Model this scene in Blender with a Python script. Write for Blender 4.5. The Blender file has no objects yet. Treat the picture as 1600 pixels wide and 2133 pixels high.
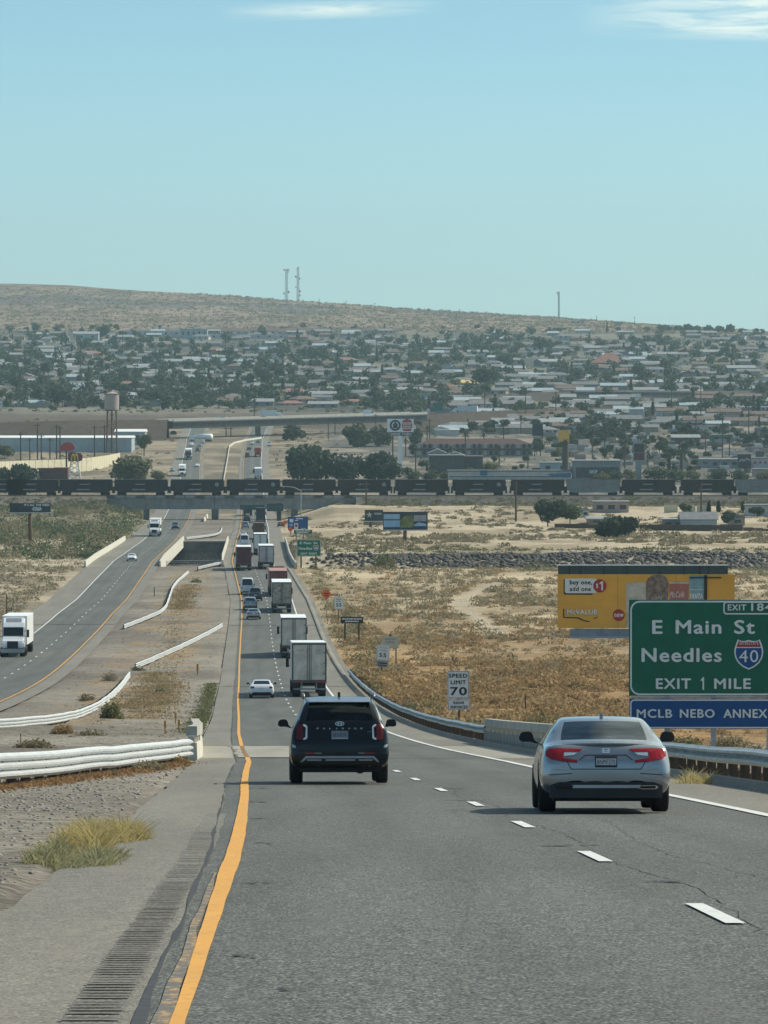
import bpy, bmesh, math, random
import numpy as np
from mathutils import Vector, Matrix
from mathutils.bvhtree import BVHTree
R = math.radians
rnd = random.Random(7)
nrg = np.random.default_rng(11)
S = bpy.context.scene
C = S.collection

# ------------------------------------------------------------------ camera, sky, sun, exposure
FPX = 11000.0            # focal length in photo pixels (photo is 1600 wide)
HY = 760.0               # photo row of the true horizon
EYE = 1.45
PITCH = math.atan((1066.5 - HY) / FPX)
cam_d = bpy.data.cameras.new('camera'); cam = bpy.data.objects.new('camera', cam_d); C.objects.link(cam)
cam_d.sensor_fit = 'HORIZONTAL'; cam_d.sensor_width = 36; cam_d.lens = 36 * FPX / 1600
cam_d.clip_start = 1; cam_d.clip_end = 60000
cam.location = (0, 0, EYE); cam.rotation_euler = (R(90) - PITCH, 0, 0)
S.camera = cam

SUN_EL, SUN_AZ = R(43), R(68)        # azimuth from +Y towards +X
world = bpy.data.worlds.new('World'); S.world = world; world.use_nodes = True
wn = world.node_tree; wn.nodes.clear()
def N(tree, t, **kw):
    n = tree.nodes.new(t)
    for k, v in kw.items(): setattr(n, k, v)
    return n
def math_(tree, op, a, b=None, c=None, clamp=False):
    n = N(tree, 'ShaderNodeMath', operation=op); n.use_clamp = clamp
    for i, v in enumerate((a, b, c)):
        if v is None: continue
        if isinstance(v, (int, float)): n.inputs[i].default_value = v
        else: tree.links.new(v, n.inputs[i])
    return n.outputs[0]
def mixc(tree, fac, a, b, blend='MIX'):
    n = N(tree, 'ShaderNodeMix', data_type='RGBA', blend_type=blend)
    for i, v in ((0, fac), (6, a), (7, b)):
        if isinstance(v, (int, float)): n.inputs[i].default_value = v
        elif isinstance(v, tuple): n.inputs[i].default_value = v if len(v) == 4 else (*v, 1)
        else: tree.links.new(v, n.inputs[i])
    return n.outputs[2]
sky = N(wn, 'ShaderNodeTexSky', sky_type='NISHITA'); sky.sun_disc = False
sky.sun_elevation = SUN_EL; sky.sun_rotation = SUN_AZ; sky.air_density = 1.0; sky.dust_density = 0.6; sky.ozone_density = 1.6; sky.altitude = 650
tc = N(wn, 'ShaderNodeTexCoord'); sep = N(wn, 'ShaderNodeSeparateXYZ'); wn.links.new(tc.outputs['Generated'], sep.inputs[0])
el = sep.outputs[2]
grad = N(wn, 'ShaderNodeMapRange'); wn.links.new(el, grad.inputs[0]); grad.inputs[1].default_value = 0.0; grad.inputs[2].default_value = 0.08
tint = mixc(wn, grad.outputs[0], (0.647, 0.985, 1.251), (0.465, 0.715, 0.862))
grad2 = N(wn, 'ShaderNodeMapRange'); wn.links.new(el, grad2.inputs[0]); grad2.inputs[1].default_value = 0.08; grad2.inputs[2].default_value = 0.4
tint = mixc(wn, grad2.outputs[0], tint, (0.92, 1.0, 0.86))
skyc = mixc(wn, 1.0, sky.outputs[0], tint, 'MULTIPLY')
# thin wisps of cirrus, low over the hill, stretched sideways
mp = N(wn, 'ShaderNodeMapping'); wn.links.new(tc.outputs['Generated'], mp.inputs[0]); mp.inputs['Scale'].default_value = (9, 9, 95); mp.inputs['Rotation'].default_value = (0, R(1.0), 0)
cn = N(wn, 'ShaderNodeTexNoise'); wn.links.new(mp.outputs[0], cn.inputs[0]); cn.inputs['Scale'].default_value = 6.5; cn.inputs['Detail'].default_value = 9; cn.inputs['Roughness'].default_value = .62; cn.inputs['Distortion'].default_value = .6
def bump_(x, c, w):          # 1 at c, 0 beyond w
    d = math_(wn, 'ABSOLUTE', math_(wn, 'SUBTRACT', x, c)); return math_(wn, 'SUBTRACT', 1.0, math_(wn, 'DIVIDE', d, w), clamp=True)
az = math_(wn, 'DIVIDE', sep.outputs[0], sep.outputs[1])
c1 = math_(wn, 'MULTIPLY', math_(wn, 'MULTIPLY', math_(wn, 'SUBTRACT', az, 0.036), 34.0, clamp=True), math_(wn, 'MULTIPLY', math_(wn, 'SUBTRACT', math_(wn, 'ADD', el, math_(wn, 'MULTIPLY', az, 0.03)), 0.0627), 420.0, clamp=True))
c2 = math_(wn, 'MULTIPLY', bump_(az, -0.010, 0.022), bump_(math_(wn, 'ADD', el, math_(wn, 'MULTIPLY', az, -0.03)), 0.0672, 0.0019))
cm = math_(wn, 'ADD', math_(wn, 'MULTIPLY', c1, 1.0), math_(wn, 'MULTIPLY', c2, 1.0))
cm = math_(wn, 'MULTIPLY', cm, math_(wn, 'MULTIPLY', math_(wn, 'SUBTRACT', cn.outputs[0], 0.34), 4.6, clamp=True), clamp=True)
front = math_(wn, 'GREATER_THAN', sep.outputs[1], 0.0)
skyc = mixc(wn, math_(wn, 'MULTIPLY', math_(wn, 'MULTIPLY', cm, front), 0.85), skyc, (7.6, 8.3, 7.6))
bg = N(wn, 'ShaderNodeBackground'); wn.links.new(skyc, bg.inputs[0]); bg.inputs[1].default_value = 0.128
wo = N(wn, 'ShaderNodeOutputWorld'); wn.links.new(bg.outputs[0], wo.inputs[0])

sd = bpy.data.lights.new('sun', 'SUN'); sun = bpy.data.objects.new('sun', sd); C.objects.link(sun)
sd.energy = 4.4; sd.angle = R(0.5); sd.color = (1.0, 0.925, 0.79)
sdir = Vector((math.sin(SUN_AZ) * math.cos(SUN_EL), math.cos(SUN_AZ) * math.cos(SUN_EL), math.sin(SUN_EL)))
sun.rotation_euler = sdir.to_track_quat('Z', 'Y').to_euler(); sun.location = (0, 0, 300)
S.view_settings.view_transform = 'Standard'; S.view_settings.look = 'None'
S.view_settings.exposure = 0.10; S.view_settings.gamma = 1.0

# ------------------------------------------------------------------ photo pixel + depth -> place
_cp, _sp = math.cos(PITCH), math.sin(PITCH)
def P(px, py, Y):
    a = (px - 800) / FPX; b = (1066.5 - py) / FPX
    dy = _cp + b * _sp; dz = -_sp + b * _cp
    k = Y / dy
    return Vector((a * k, Y, EYE + dz * k))
def PX(px, Y): return (px - 800) / FPX * Y
# road level along the valley: (distance, photo row)
prof = [(0, None), (37.5, 1905), (64, 1729), (120, 1613), (160, 1579.5), (200, 1556), (252, 1529), (321, 1497), (386, 1461), (458, 1421),
        (525, 1380), (611, 1330), (679, 1290), (760, 1250), (890, 1194), (1040, 1155), (1180, 1127), (1350, 1102), (1530, 1083), (1650, 1062),
        (1800, 1030), (2000, 995), (2150, 966), (2250, 947), (2450, 917), (2600, 893), (2800, 862), (3200, 815), (3800, 765), (4500, 717), (5000, 694), (5300, 686)]
_py = np.array([p[0] for p in prof], float)
_pz = np.array([0.0 if p[1] is None else P(800, p[1], p[0]).z for p in prof])
_gy = np.arange(-200, 9000, 2.0)
_gz = np.interp(_gy, _py, _pz); _gz[_gy < 0] = -_gy[_gy < 0] * 0.064; _gz[_gy > 5300] = _pz[-1] + (_gy[_gy > 5300] - 5300) * 0.012
def _smooth(z, n):
    k = np.ones(n) / n; zp = np.pad(z, n // 2, mode='edge'); return np.convolve(zp, k, 'valid')[:len(z)]
_gs = _smooth(_smooth(_gz, 31), 31)
_w = np.clip((_gy - 60) / 100, 0, 1)
_gz = _gz * (1 - _w) + _gs * _w
def G(Y): return np.interp(Y, _gy, _gz)
def slope(Y): return float((G(Y + 4) - G(Y - 4)) / 8)
def Yg(py):                    # distance at which the road level is seen on photo row py
    ys = np.arange(24, 5300, 1.0)
    rows = 1066.5 - FPX * np.tan(np.arctan2(G(ys) - EYE, ys) + PITCH)
    return float(np.interp(-py, -rows, ys))
yel = [(-60, 0.75), (0, -.35), (24.4, -.99), (37.5, -1.23), (51, -1.47), (58, -1.62), (66, -1.80), (85, -2.25), (105, -2.78), (125, -3.27), (148, -3.80), (160, -4.15),
       (185, -4.95), (215, -5.85), (252, -6.95), (321, -8.84), (386, -10.7), (458, -12.6), (525, -14.4), (611, -16.6), (679, -18.3), (760, -20.5), (890, -25.1), (980, -28.2),
       (1180, -33.0), (1350, -36.8), (1530, -41.4), (1650, -44.5), (2000, -53.4), (2150, -57.3), (2450, -63.7), (2700, -66)]
_ya = np.array(yel)
def XR(Y): return np.interp(Y, _ya[:, 0], _ya[:, 1])
def XL(Y): return XR(Y) - np.interp(Y, [0, 300, 450, 600, 700, 900, 1180, 1500, 2000, 2400, 2700], [17, 17.2, 17.2, 17.4, 17.2, 15.2, 13.8, 15.2, 16.4, 20, 24])
def head(Y): return -math.atan2(float(XR(Y + 10) - XR(Y - 10)), 20)

# ------------------------------------------------------------------ noise
_tab = nrg.random((256, 256))
def vnoise(x, y, s=0):
    x = np.asarray(x, float) + s * 17.3; y = np.asarray(y, float) + s * 31.7
    xi = np.floor(x).astype(int); yi = np.floor(y).astype(int); fx = x - xi; fy = y - yi
    fx = fx * fx * (3 - 2 * fx); fy = fy * fy * (3 - 2 * fy)
    t = lambda a, b: _tab[a % 256, b % 256]
    return (t(xi, yi) * (1 - fx) + t(xi + 1, yi) * fx) * (1 - fy) + (t(xi, yi + 1) * (1 - fx) + t(xi + 1, yi + 1) * fx) * fy
def fbm(x, y, s=0, o=4):
    v = 0; a = .5
    for i in range(o): v = v + a * vnoise(np.asarray(x) * 2 ** i, np.asarray(y) * 2 ** i, s + i); a *= .5
    return v / (1 - .5 ** o)
def sstep(a, b, x): t = np.clip((x - a) / (b - a), 0, 1); return t * t * (3 - 2 * t)

def ground_z(X, Y, noise=1.0):
    X = np.asarray(X, float); Y = np.asarray(Y, float)
    z = G(Y)
    off = X - XR(Y); offl = X - XL(Y)
    Yc = np.maximum(Y, 1.0); u = 800 + X / Yc * FPX
    inroad = ((off > -1.75) & (off < 10.6)) | ((offl > -11.6) & (offl < 1.7))
    far = Y > 2640
    d = np.minimum(np.where(off > 4, off - 10.6, -1.75 - off), 1e9)
    dl = np.where(offl < -5, -11.6 - offl, offl - 1.7)
    dist = np.clip(np.minimum(np.abs(d), np.abs(dl)), 0, 1e9)
    amp = np.where(inroad & ~far, 0, np.clip(dist / 6, 0, 1)) * np.where((Y < 200) & (off < 0), .3, 1)
    rough = (fbm(X / 5, Y / 5, 3) - .5) * 0.7 + (fbm(X / 40, Y / 40, 5) - .5) * 1.6 * np.clip((dist - 6) / 25, 0, 1)
    z = z + noise * amp * rough * np.where(Y < 2500, 1, 1.5)
    z = z - np.where(inroad & ~far, np.where(Y < 200, 0.05, 0.14), 0)
    z = z + sstep(1340, 1500, Y) * (1 - sstep(1570, 1640, Y)) * (np.clip((off - 12) / 14, 0, 1) * 4.3 + np.clip((-13 - offl) / 10, 0, 1) * 3.2)
    # dry wash crossed by the two road bridges
    wm = sstep(938, 948, Y) * (1 - sstep(1170, 1176, Y)) * 9.5
    wr = sstep(915, 985, Y) * (1 - sstep(1018, 1036, Y)) * 3.4
    wl = sstep(930, 975, Y) * (1 - sstep(1120, 1200, Y)) * 2.2
    z = z - np.where(off > 12, wr, np.where(offl < -12.5, wl, wm))
    # hill behind the town
    sk = np.interp(u, [-600, 0, 150, 300, 450, 600, 720, 850, 1000, 1160, 1300, 1450, 1600, 2200], [584, 590, 594, 606, 614, 625, 633, 643, 651, 661, 672, 683, 692, 720])
    bs = np.interp(u, [-600, 0, 400, 800, 1200, 1600, 2200], [690, 690, 688, 688, 690, 700, 722])
    yk = np.interp(u, [0, 1600], [6700, 5900])
    t = np.clip((Y - 5000) / (yk - 5000), 0, 1.0)
    row = bs + (sk - bs) * (t ** 0.92)
    zh = EYE + Y * (HY - row) / FPX
    drop = np.clip((Y - yk) / 1500, 0, 2)
    zh = zh - 60 * drop * drop - drop * 30
    zh = zh + (fbm(X / 130, Y / 130, 9) - .5) * 12 * np.clip((Y - 5100) / 500, 0, 1) * np.clip(1.15 - t, .12, 1)
    k = sstep(4700, 5200, Y)
    z = z * (1 - k) + zh * k
    return z
def YgX(px, py):               # distance at which the ground under photo column px is seen on row py
    ys = np.arange(24, 5300, 1.0); z = ground_z((px - 800) / FPX * ys, ys, 0.0); r = 1066.5 - FPX * np.tan(np.arctan2(z - EYE, ys) + PITCH); r = np.minimum.accumulate(r); return float(ys[np.argmax(r <= py)])
def gz(x, y): return float(ground_z(np.array([x]), np.array([y]))[0])
# ------------------------------------------------------------------ materials
def pm(name, col, rough=.6, metal=0.0, var=.14, scale=4.0, bump=0.0, bscale=30.0, coat=0.0, spec=.5, spots=None, alpha=1.0, stretch=None):
    m = bpy.data.materials.new(name); m.use_nodes = True; t = m.node_tree; b = t.nodes['Principled BSDF']
    b.inputs['Roughness'].default_value = rough; b.inputs['Metallic'].default_value = metal
    b.inputs['Specular IOR Level'].default_value = spec
    if coat: b.inputs['Coat Weight'].default_value = coat; b.inputs['Coat Roughness'].default_value = .04
    o = N(t, 'ShaderNodeTexCoord'); src = o.outputs['Object']
    if stretch:
        mpn = N(t, 'ShaderNodeMapping'); t.links.new(src, mpn.inputs[0]); mpn.inputs['Scale'].default_value = stretch; src = mpn.outputs[0]
    n = N(t, 'ShaderNodeTexNoise'); t.links.new(src, n.inputs[0]); n.inputs['Scale'].default_value = scale; n.inputs['Detail'].default_value = 6; n.inputs['Roughness'].default_value = .62
    lo = tuple(c * (1 - var * 1.6) for c in col); hi = tuple(min(1, c * (1 + var * 1.6)) for c in col)
    mr = N(t, 'ShaderNodeMapRange'); t.links.new(n.outputs[0], mr.inputs[0]); mr.inputs[1].default_value = .3; mr.inputs[2].default_value = .7
    c = mixc(t, mr.outputs[0], lo, hi)
    if spots:          # (colour, scale, threshold)
        n2 = N(t, 'ShaderNodeTexNoise'); t.links.new(src, n2.inputs[0]); n2.inputs['Scale'].default_value = spots[1]; n2.inputs['Detail'].default_value = 5; n2.inputs['Roughness'].default_value = .7
        mk = N(t, 'ShaderNodeMapRange'); t.links.new(n2.outputs[0], mk.inputs[0]); mk.inputs[1].default_value = spots[2]; mk.inputs[2].default_value = spots[2] + .12
        c = mixc(t, mk.outputs[0], c, spots[0])
    t.links.new(c, b.inputs['Base Color'])
    if bump:
        n3 = N(t, 'ShaderNodeTexNoise'); t.links.new(src, n3.inputs[0]); n3.inputs['Scale'].default_value = bscale; n3.inputs['Detail'].default_value = 4
        bp = N(t, 'ShaderNodeBump'); bp.inputs['Strength'].default_value = min(1, bump); bp.inputs['Distance'].default_value = .02; t.links.new(n3.outputs[0], bp.inputs['Height']); t.links.new(bp.outputs[0], b.inputs['Normal'])
    if alpha < 1: b.inputs['Alpha'].default_value = alpha
    return m
def leafmat(name, dark, light, rough=.75, trans=.38):
    m = bpy.data.materials.new(name); m.use_nodes = True; t = m.node_tree; b = t.nodes['Principled BSDF']
    b.inputs['Roughness'].default_value = rough; b.inputs['Specular IOR Level'].default_value = .25
    a = N(t, 'ShaderNodeAttribute', attribute_name='tint'); oi = N(t, 'ShaderNodeObjectInfo')
    f = math_(t, 'ADD', math_(t, 'MULTIPLY', a.outputs['Fac'], .75), math_(t, 'MULTIPLY', oi.outputs['Random'], .3), clamp=True)
    c = mixc(t, f, dark, light); t.links.new(c, b.inputs['Base Color']); tl = N(t, 'ShaderNodeBsdfTranslucent'); t.links.new(c, tl.inputs[0]); mx = N(t, 'ShaderNodeMixShader'); mx.inputs[0].default_value = trans; t.links.new(b.outputs[0], mx.inputs[1]); t.links.new(tl.outputs[0], mx.inputs[2]); t.links.new(mx.outputs[0], t.nodes['Material Output'].inputs[0])
    return m
M = {}
def soil():
    m = bpy.data.materials.new('desert_soil'); m.use_nodes = True; t = m.node_tree; b = t.nodes['Principled BSDF']; b.inputs['Roughness'].default_value = .95; b.inputs['Specular IOR Level'].default_value = .15
    a = N(t, 'ShaderNodeAttribute', attribute_name='soil'); o = N(t, 'ShaderNodeTexCoord')
    def nz(scale, lo, hi, det=5):
        n = N(t, 'ShaderNodeTexNoise'); t.links.new(o.outputs['Object'], n.inputs[0]); n.inputs['Scale'].default_value = scale; n.inputs['Detail'].default_value = det; n.inputs['Roughness'].default_value = .65
        r = N(t, 'ShaderNodeMapRange'); t.links.new(n.outputs[0], r.inputs[0]); r.inputs[1].default_value = .3; r.inputs[2].default_value = .7; r.inputs[3].default_value = lo; r.inputs[4].default_value = hi; return r.outputs[0]
    v = N(t, 'ShaderNodeTexVoronoi'); t.links.new(o.outputs['Object'], v.inputs[0]); v.inputs['Scale'].default_value = 7.5
    vm = N(t, 'ShaderNodeMapRange'); t.links.new(v.outputs['Color'], vm.inputs[0]); vm.inputs[3].default_value = .55; vm.inputs[4].default_value = 1.4
    k = math_(t, 'MULTIPLY', nz(.35, .78, 1.22), math_(t, 'MULTIPLY', nz(2.3, .72, 1.28), vm.outputs[0]))
    k = math_(t, 'MULTIPLY', k, nz(.03, .85, 1.15))
    t.links.new(mixc(t, 1.0, a.outputs['Color'], mixc(t, 1.0, (1, 1, 1), k), 'MULTIPLY'), b.inputs['Base Color'])
    bp = N(t, 'ShaderNodeBump'); bp.inputs['Strength'].default_value = .8; bp.inputs['Distance'].default_value = .05; t.links.new(v.outputs['Distance'], bp.inputs['Height']); t.links.new(bp.outputs[0], b.inputs['Normal'])
    return m
def asphalt(name, base, grain=.5, streak=.12, cracks=0.0, tracks=False):
    m = bpy.data.materials.new(name); m.use_nodes = True; t = m.node_tree; b = t.nodes['Principled BSDF']; b.inputs['Roughness'].default_value = .82; b.inputs['Specular IOR Level'].default_value = .35
    o = N(t, 'ShaderNodeTexCoord'); gp = o.outputs['Object']
    def nz(scale, lo, hi, st=(1, 1, 1), det=4, a=.3, z=.7):
        mpn = N(t, 'ShaderNodeMapping'); t.links.new(gp, mpn.inputs[0]); mpn.inputs['Scale'].default_value = st
        n = N(t, 'ShaderNodeTexNoise'); t.links.new(mpn.outputs[0], n.inputs[0]); n.inputs['Scale'].default_value = scale; n.inputs['Detail'].default_value = det
        r = N(t, 'ShaderNodeMapRange'); t.links.new(n.outputs[0], r.inputs[0]); r.inputs[1].default_value = a; r.inputs[2].default_value = z; r.inputs[3].default_value = lo; r.inputs[4].default_value = hi; return r.outputs[0]
    k = math_(t, 'MULTIPLY', nz(52, 1 - grain, 1 + grain, (1, .3, 1), 3), nz(9, .86, 1.14, (1, .3, 1)))
    vg = N(t, 'ShaderNodeTexVoronoi'); mg = N(t, 'ShaderNodeMapping'); t.links.new(gp, mg.inputs[0]); mg.inputs['Scale'].default_value = (1, .28, 1); t.links.new(mg.outputs[0], vg.inputs[0]); vg.inputs['Scale'].default_value = 62; sg = N(t, 'ShaderNodeSeparateColor'); t.links.new(vg.outputs['Color'], sg.inputs[0])
    k = math_(t, 'MULTIPLY', k, math_(t, 'ADD', math_(t, 'MULTIPLY', math_(t, 'POWER', sg.outputs[0], 2.0), grain * 1.1), 1 - grain * .38))
    k = math_(t, 'MULTIPLY', k, nz(.9, 1 - streak, 1 + streak, (1, .035, 1)))
    k = math_(t, 'MULTIPLY', k, nz(.12, .9, 1.1, (1, .4, 1)))
    c = mixc(t, 1.0, base, mixc(t, 1.0, (1, 1, 1), k), 'MULTIPLY')
    if tracks:       # slightly polished wheel paths and an oil-darkened lane middle
        la = N(t, 'ShaderNodeAttribute', attribute_name='lat').outputs['Fac']
        for cc, w, am in ((.95, .45, .10), (2.75, .45, .10), (4.5, .45, .09), (6.2, .45, .09), (1.85, .30, -.12), (5.35, .3, -.12)):
            g_ = math_(t, 'SUBTRACT', 1.0, math_(t, 'DIVIDE', math_(t, 'ABSOLUTE', math_(t, 'SUBTRACT', la, cc)), w), clamp=True); k = math_(t, 'MULTIPLY', k, math_(t, 'ADD', math_(t, 'MULTIPLY', g_, am), 1.0))
        c = mixc(t, 1.0, base, mixc(t, 1.0, (1, 1, 1), k), 'MULTIPLY')
        c = mixc(t, nz(.22, 0, .55, (1.6, .10, 1), 6, .56, .64), c, tuple(x * .72 for x in base))
    c = mixc(t, nz(1.3, 0, .5, (1, .1, 1), 4, .5, .8), c, tuple(x * y * 1.18 for x, y in zip(base, (1.06, .98, .94))))
    if cracks:
        v = N(t, 'ShaderNodeTexVoronoi', feature='DISTANCE_TO_EDGE'); mpn = N(t, 'ShaderNodeMapping'); t.links.new(gp, mpn.inputs[0]); mpn.inputs['Scale'].default_value = (.5, .06, 1); t.links.new(mpn.outputs[0], v.inputs[0]); v.inputs['Scale'].default_value = 1
        r = N(t, 'ShaderNodeMapRange'); t.links.new(v.outputs[0], r.inputs[0]); r.inputs[1].default_value = 0; r.inputs[2].default_value = .012; r.inputs[3].default_value = cracks; r.inputs[4].default_value = 0
        c = mixc(t, r.outputs[0], c, (.03, .03, .03))
    t.links.new(c, b.inputs['Base Color'])
    return m
def paint(name, col, wear=.45, under=(.1, .1, .1), th=.52):
    m = bpy.data.materials.new(name); m.use_nodes = True; t = m.node_tree; b = t.nodes['Principled BSDF']; b.inputs['Roughness'].default_value = .7
    o = N(t, 'ShaderNodeTexCoord'); n = N(t, 'ShaderNodeTexNoise'); mpn = N(t, 'ShaderNodeMapping'); t.links.new(o.outputs['Object'], mpn.inputs[0]); mpn.inputs['Scale'].default_value = (1, .3, 1); t.links.new(mpn.outputs[0], n.inputs[0]); n.inputs['Scale'].default_value = 14; n.inputs['Detail'].default_value = 7; n.inputs['Roughness'].default_value = .75
    r = N(t, 'ShaderNodeMapRange'); t.links.new(n.outputs[0], r.inputs[0]); r.inputs[1].default_value = th; r.inputs[2].default_value = th + .2; r.inputs[3].default_value = 0; r.inputs[4].default_value = wear
    n2 = N(t, 'ShaderNodeTexNoise'); t.links.new(o.outputs['Object'], n2.inputs[0]); n2.inputs['Scale'].default_value = .6
    c = mixc(t, n2.outputs[0], tuple(x * .85 for x in col), tuple(min(1, x * 1.12) for x in col))
    t.links.new(mixc(t, r.outputs[0], c, under), b.inputs['Base Color'])
    return m
M['soil'] = soil()
M['road'] = asphalt('asphalt', (.100, .104, .093), .85, .15, .0, tracks=True)
M['shoulder'] = asphalt('worn_asphalt', (.190, .178, .146), .42, .12, .0)
M['deck'] = asphalt('deck_concrete', (.30, .285, .24), .25, .12, .2)
M['rumble'] = asphalt('grooved_asphalt', (.166, .157, .131), .5)
M['seal'] = pm('sealed_crack', (.088, .086, .078), .7, var=.3, scale=9)
M['groove'] = pm('dark_groove', (.125, .119, .102), .9, var=.35, scale=14)
M['tar'] = pm('tar', (.035, .034, .032), .7, var=.3, scale=9)
M['yellow'] = paint('yellow_paint', (.66, .325, .05), .65, (.22, .17, .10))
M['oldyellow'] = paint('worn_yellow_paint', (.56, .34, .10), 1.0, (.12, .11, .095), .33)
M['white'] = paint('white_paint', (.66, .67, .64), .55)
M['concrete'] = pm('concrete', (.40, .385, .335), .85, var=.16, scale=1.3, bump=.3, bscale=12)
M['pale_concrete'] = pm('pale_concrete', (.58, .55, .46), .85, var=.14, scale=1.1)
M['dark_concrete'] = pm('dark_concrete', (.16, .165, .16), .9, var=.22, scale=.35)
M['galv'] = pm('galvanised_steel', (.56, .58, .57), .45, .2, var=.10, scale=2.5, spots=((.38, .34, .28), 1.6, .66))
M['galv_worn'] = pm('weathered_galvanised_steel', (.42, .46, .46), .5, .5, var=.16, scale=2.0, spots=((.26, .20, .14), 2.2, .62))
M['rust'] = pm('rusty_steel', (.13, .07, .04), .85, var=.35, scale=7)
M['wood'] = pm('weathered_wood', (.075, .052, .036), .9, var=.3, scale=6, stretch=(1, 1, .2))
M['bark'] = pm('bark', (.10, .075, .055), .95, var=.3, scale=9)
M['steel'] = pm('grey_steel', (.25, .27, .27), .5, .6, var=.12)
M['black'] = pm('black_plastic', (.012, .012, .013), .5, var=.2)
M['rubber'] = pm('rubber', (.016, .016, .017), .85, var=.25, scale=12)
M['rim'] = pm('alloy', (.32, .33, .34), .35, .8, var=.08)
M['rustgrass'] = leafmat('rusty_grass', (.17, .09, .045), (.40, .25, .12))
M['under'] = pm('underbody', (.010, .010, .011), .9, var=.2)
def seeglass(name, tintc, refl):
    m = bpy.data.materials.new(name); m.use_nodes = True; t = m.node_tree; t.nodes.clear(); tr = N(t, 'ShaderNodeBsdfTransparent'); tr.inputs[0].default_value = (*tintc, 1); gl = N(t, 'ShaderNodeBsdfGlossy'); gl.inputs['Roughness'].default_value = .04; gl.inputs[0].default_value = (.9, .95, .95, 1)
    fr = N(t, 'ShaderNodeFresnel'); fr.inputs[0].default_value = 1.28; nz = N(t, 'ShaderNodeTexNoise'); nz.inputs['Scale'].default_value = 3; f = math_(t, 'ADD', fr.outputs[0], math_(t, 'MULTIPLY', nz.outputs[0], refl), clamp=True)
    mx = N(t, 'ShaderNodeMixShader'); t.links.new(f, mx.inputs[0]); t.links.new(tr.outputs[0], mx.inputs[1]); t.links.new(gl.outputs[0], mx.inputs[2]); o = N(t, 'ShaderNodeOutputMaterial'); t.links.new(mx.outputs[0], o.inputs[0]); return m
M['glass'] = pm('dark_glass', (.010, .014, .015), .06, var=.05, spec=.6)
M['glass_suv'] = seeglass('privacy_glass', (.42, .50, .48), .03)
M['glass_teal'] = seeglass('tinted_glass', (.72, .94, .92), .22)
M['seat'] = pm('seat_fabric', (.05, .055, .058), .9, var=.2)
M['navy_sky_sheen'] = pm('black_paint_sky_sheen', (.20, .23, .25), .10, var=.1, coat=1.0, spec=1.0)  # sky reflection on the black spoiler, painted in as a paler base
M['grass_pale'] = leafmat('pale_grass', (.23, .225, .12), (.48, .45, .26))
M['drygrass'] = leafmat('dry_median_grass', (.20, .148, .08), (.42, .325, .18))
M['deadbrush'] = leafmat('dead_brush', (.035, .022, .015), (.12, .075, .045))
M['navy'] = pm('black_car_paint', (.004, .005, .007), .22, var=.1, coat=.25, spec=.35)
M['silver'] = pm('silver_car_paint', (.36, .365, .365), .25, .8, var=.03, coat=.7)
M['carwhite'] = pm('white_car_paint', (.72, .73, .72), .3, var=.04, coat=.6)
M['cargrey'] = pm('grey_car_paint', (.22, .24, .25), .3, .4, var=.05, coat=.6)
M['cardark'] = pm('dark_car_paint', (.02, .024, .028), .25, var=.1, coat=.7)
M['carred'] = pm('dark_red_car_paint', (.12, .018, .018), .3, var=.08, coat=.6)
M['chrome'] = pm('chrome', (.75, .77, .78), .18, 1.0, var=.03)
M['trim'] = pm('satin_silver_trim', (.36, .37, .37), .4, .7, var=.06)
M['redlens'] = pm('red_lens', (.36, .010, .014), .22, var=.15, scale=14, coat=.2)
M['reddark'] = pm('dark_red_lens', (.11, .005, .007), .3, var=.2, scale=14, coat=.0)
M['whitelens'] = pm('clear_lens', (.62, .66, .66), .2, var=.08, coat=.5)
M['headlens'] = pm('headlight_lens', (.85, .87, .86), .12, var=.05, coat=.8)
M['plate'] = pm('plate_white', (.60, .62, .62), .5, var=.06)
M['ink'] = pm('ink', (.015, .016, .02), .6, var=.05)
M['signgreen'] = pm('sign_green', (.0, .135, .075), .5, var=.10, scale=2.2)
M['signblue'] = pm('sign_blue', (.004, .075, .235), .5, var=.10, scale=2.2)
M['signwhite'] = pm('sign_white', (.78, .80, .76), .5, var=.05, scale=3)
M['signred'] = pm('sign_red', (.40, .03, .03), .5, var=.08)
M['signorange'] = pm('sign_orange', (.90, .15, .03), .5, var=.06)
M['signbrown'] = pm('sign_brown', (.045, .03, .022), .6, var=.1)
M['signyellow'] = pm('sign_pale', (.50, .50, .38), .6, var=.1)
M['signalu'] = pm('sign_edge', (.42, .45, .44), .45, .6, var=.1)
M['adgold'] = pm('billboard_gold', (.80, .42, .055), .6, var=.07, scale=.5)
M['adcream'] = pm('billboard_cream', (.52, .50, .40), .6, var=.25, scale=.9)
M['adbrown'] = pm('billboard_brown', (.23, .17, .13), .6, var=.45, scale=2.5)
M['adpink'] = pm('billboard_pink', (.42, .16, .12), .6, var=.12, scale=1.5)
M['adblue'] = pm('billboard_blue', (.22, .40, .44), .6, var=.15, scale=1.2)
M['adgrey'] = pm('billboard_grey', (.30, .31, .32), .7, var=.15, scale=1)
M['adnavy'] = pm('billboard_dark', (.025, .035, .045), .6, var=.3, scale=.4)
M['adlblue'] = pm('billboard_pale_blue', (.28, .45, .62), .6, var=.12, scale=.7)
M['adgreen'] = pm('billboard_olive', (.16, .18, .05), .6, var=.5, scale=.7)
M['teal_steel'] = pm('painted_steel', (.05, .085, .085), .6, .2, var=.15)
M['trailer_white'] = pm('trailer_white', (.66, .67, .65), .5, var=.08, scale=1.2)
M['trailer_dirty'] = pm('dusty_trailer', (.64, .57, .455), .65, var=.18, scale=.9, spots=((.50, .44, .345), 1.1, .55))
M['trailer_grime'] = pm('grimy_trailer', (.43, .375, .285), .7, var=.28, scale=1.4, spots=((.20, .18, .15), 1.3, .5))
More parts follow.
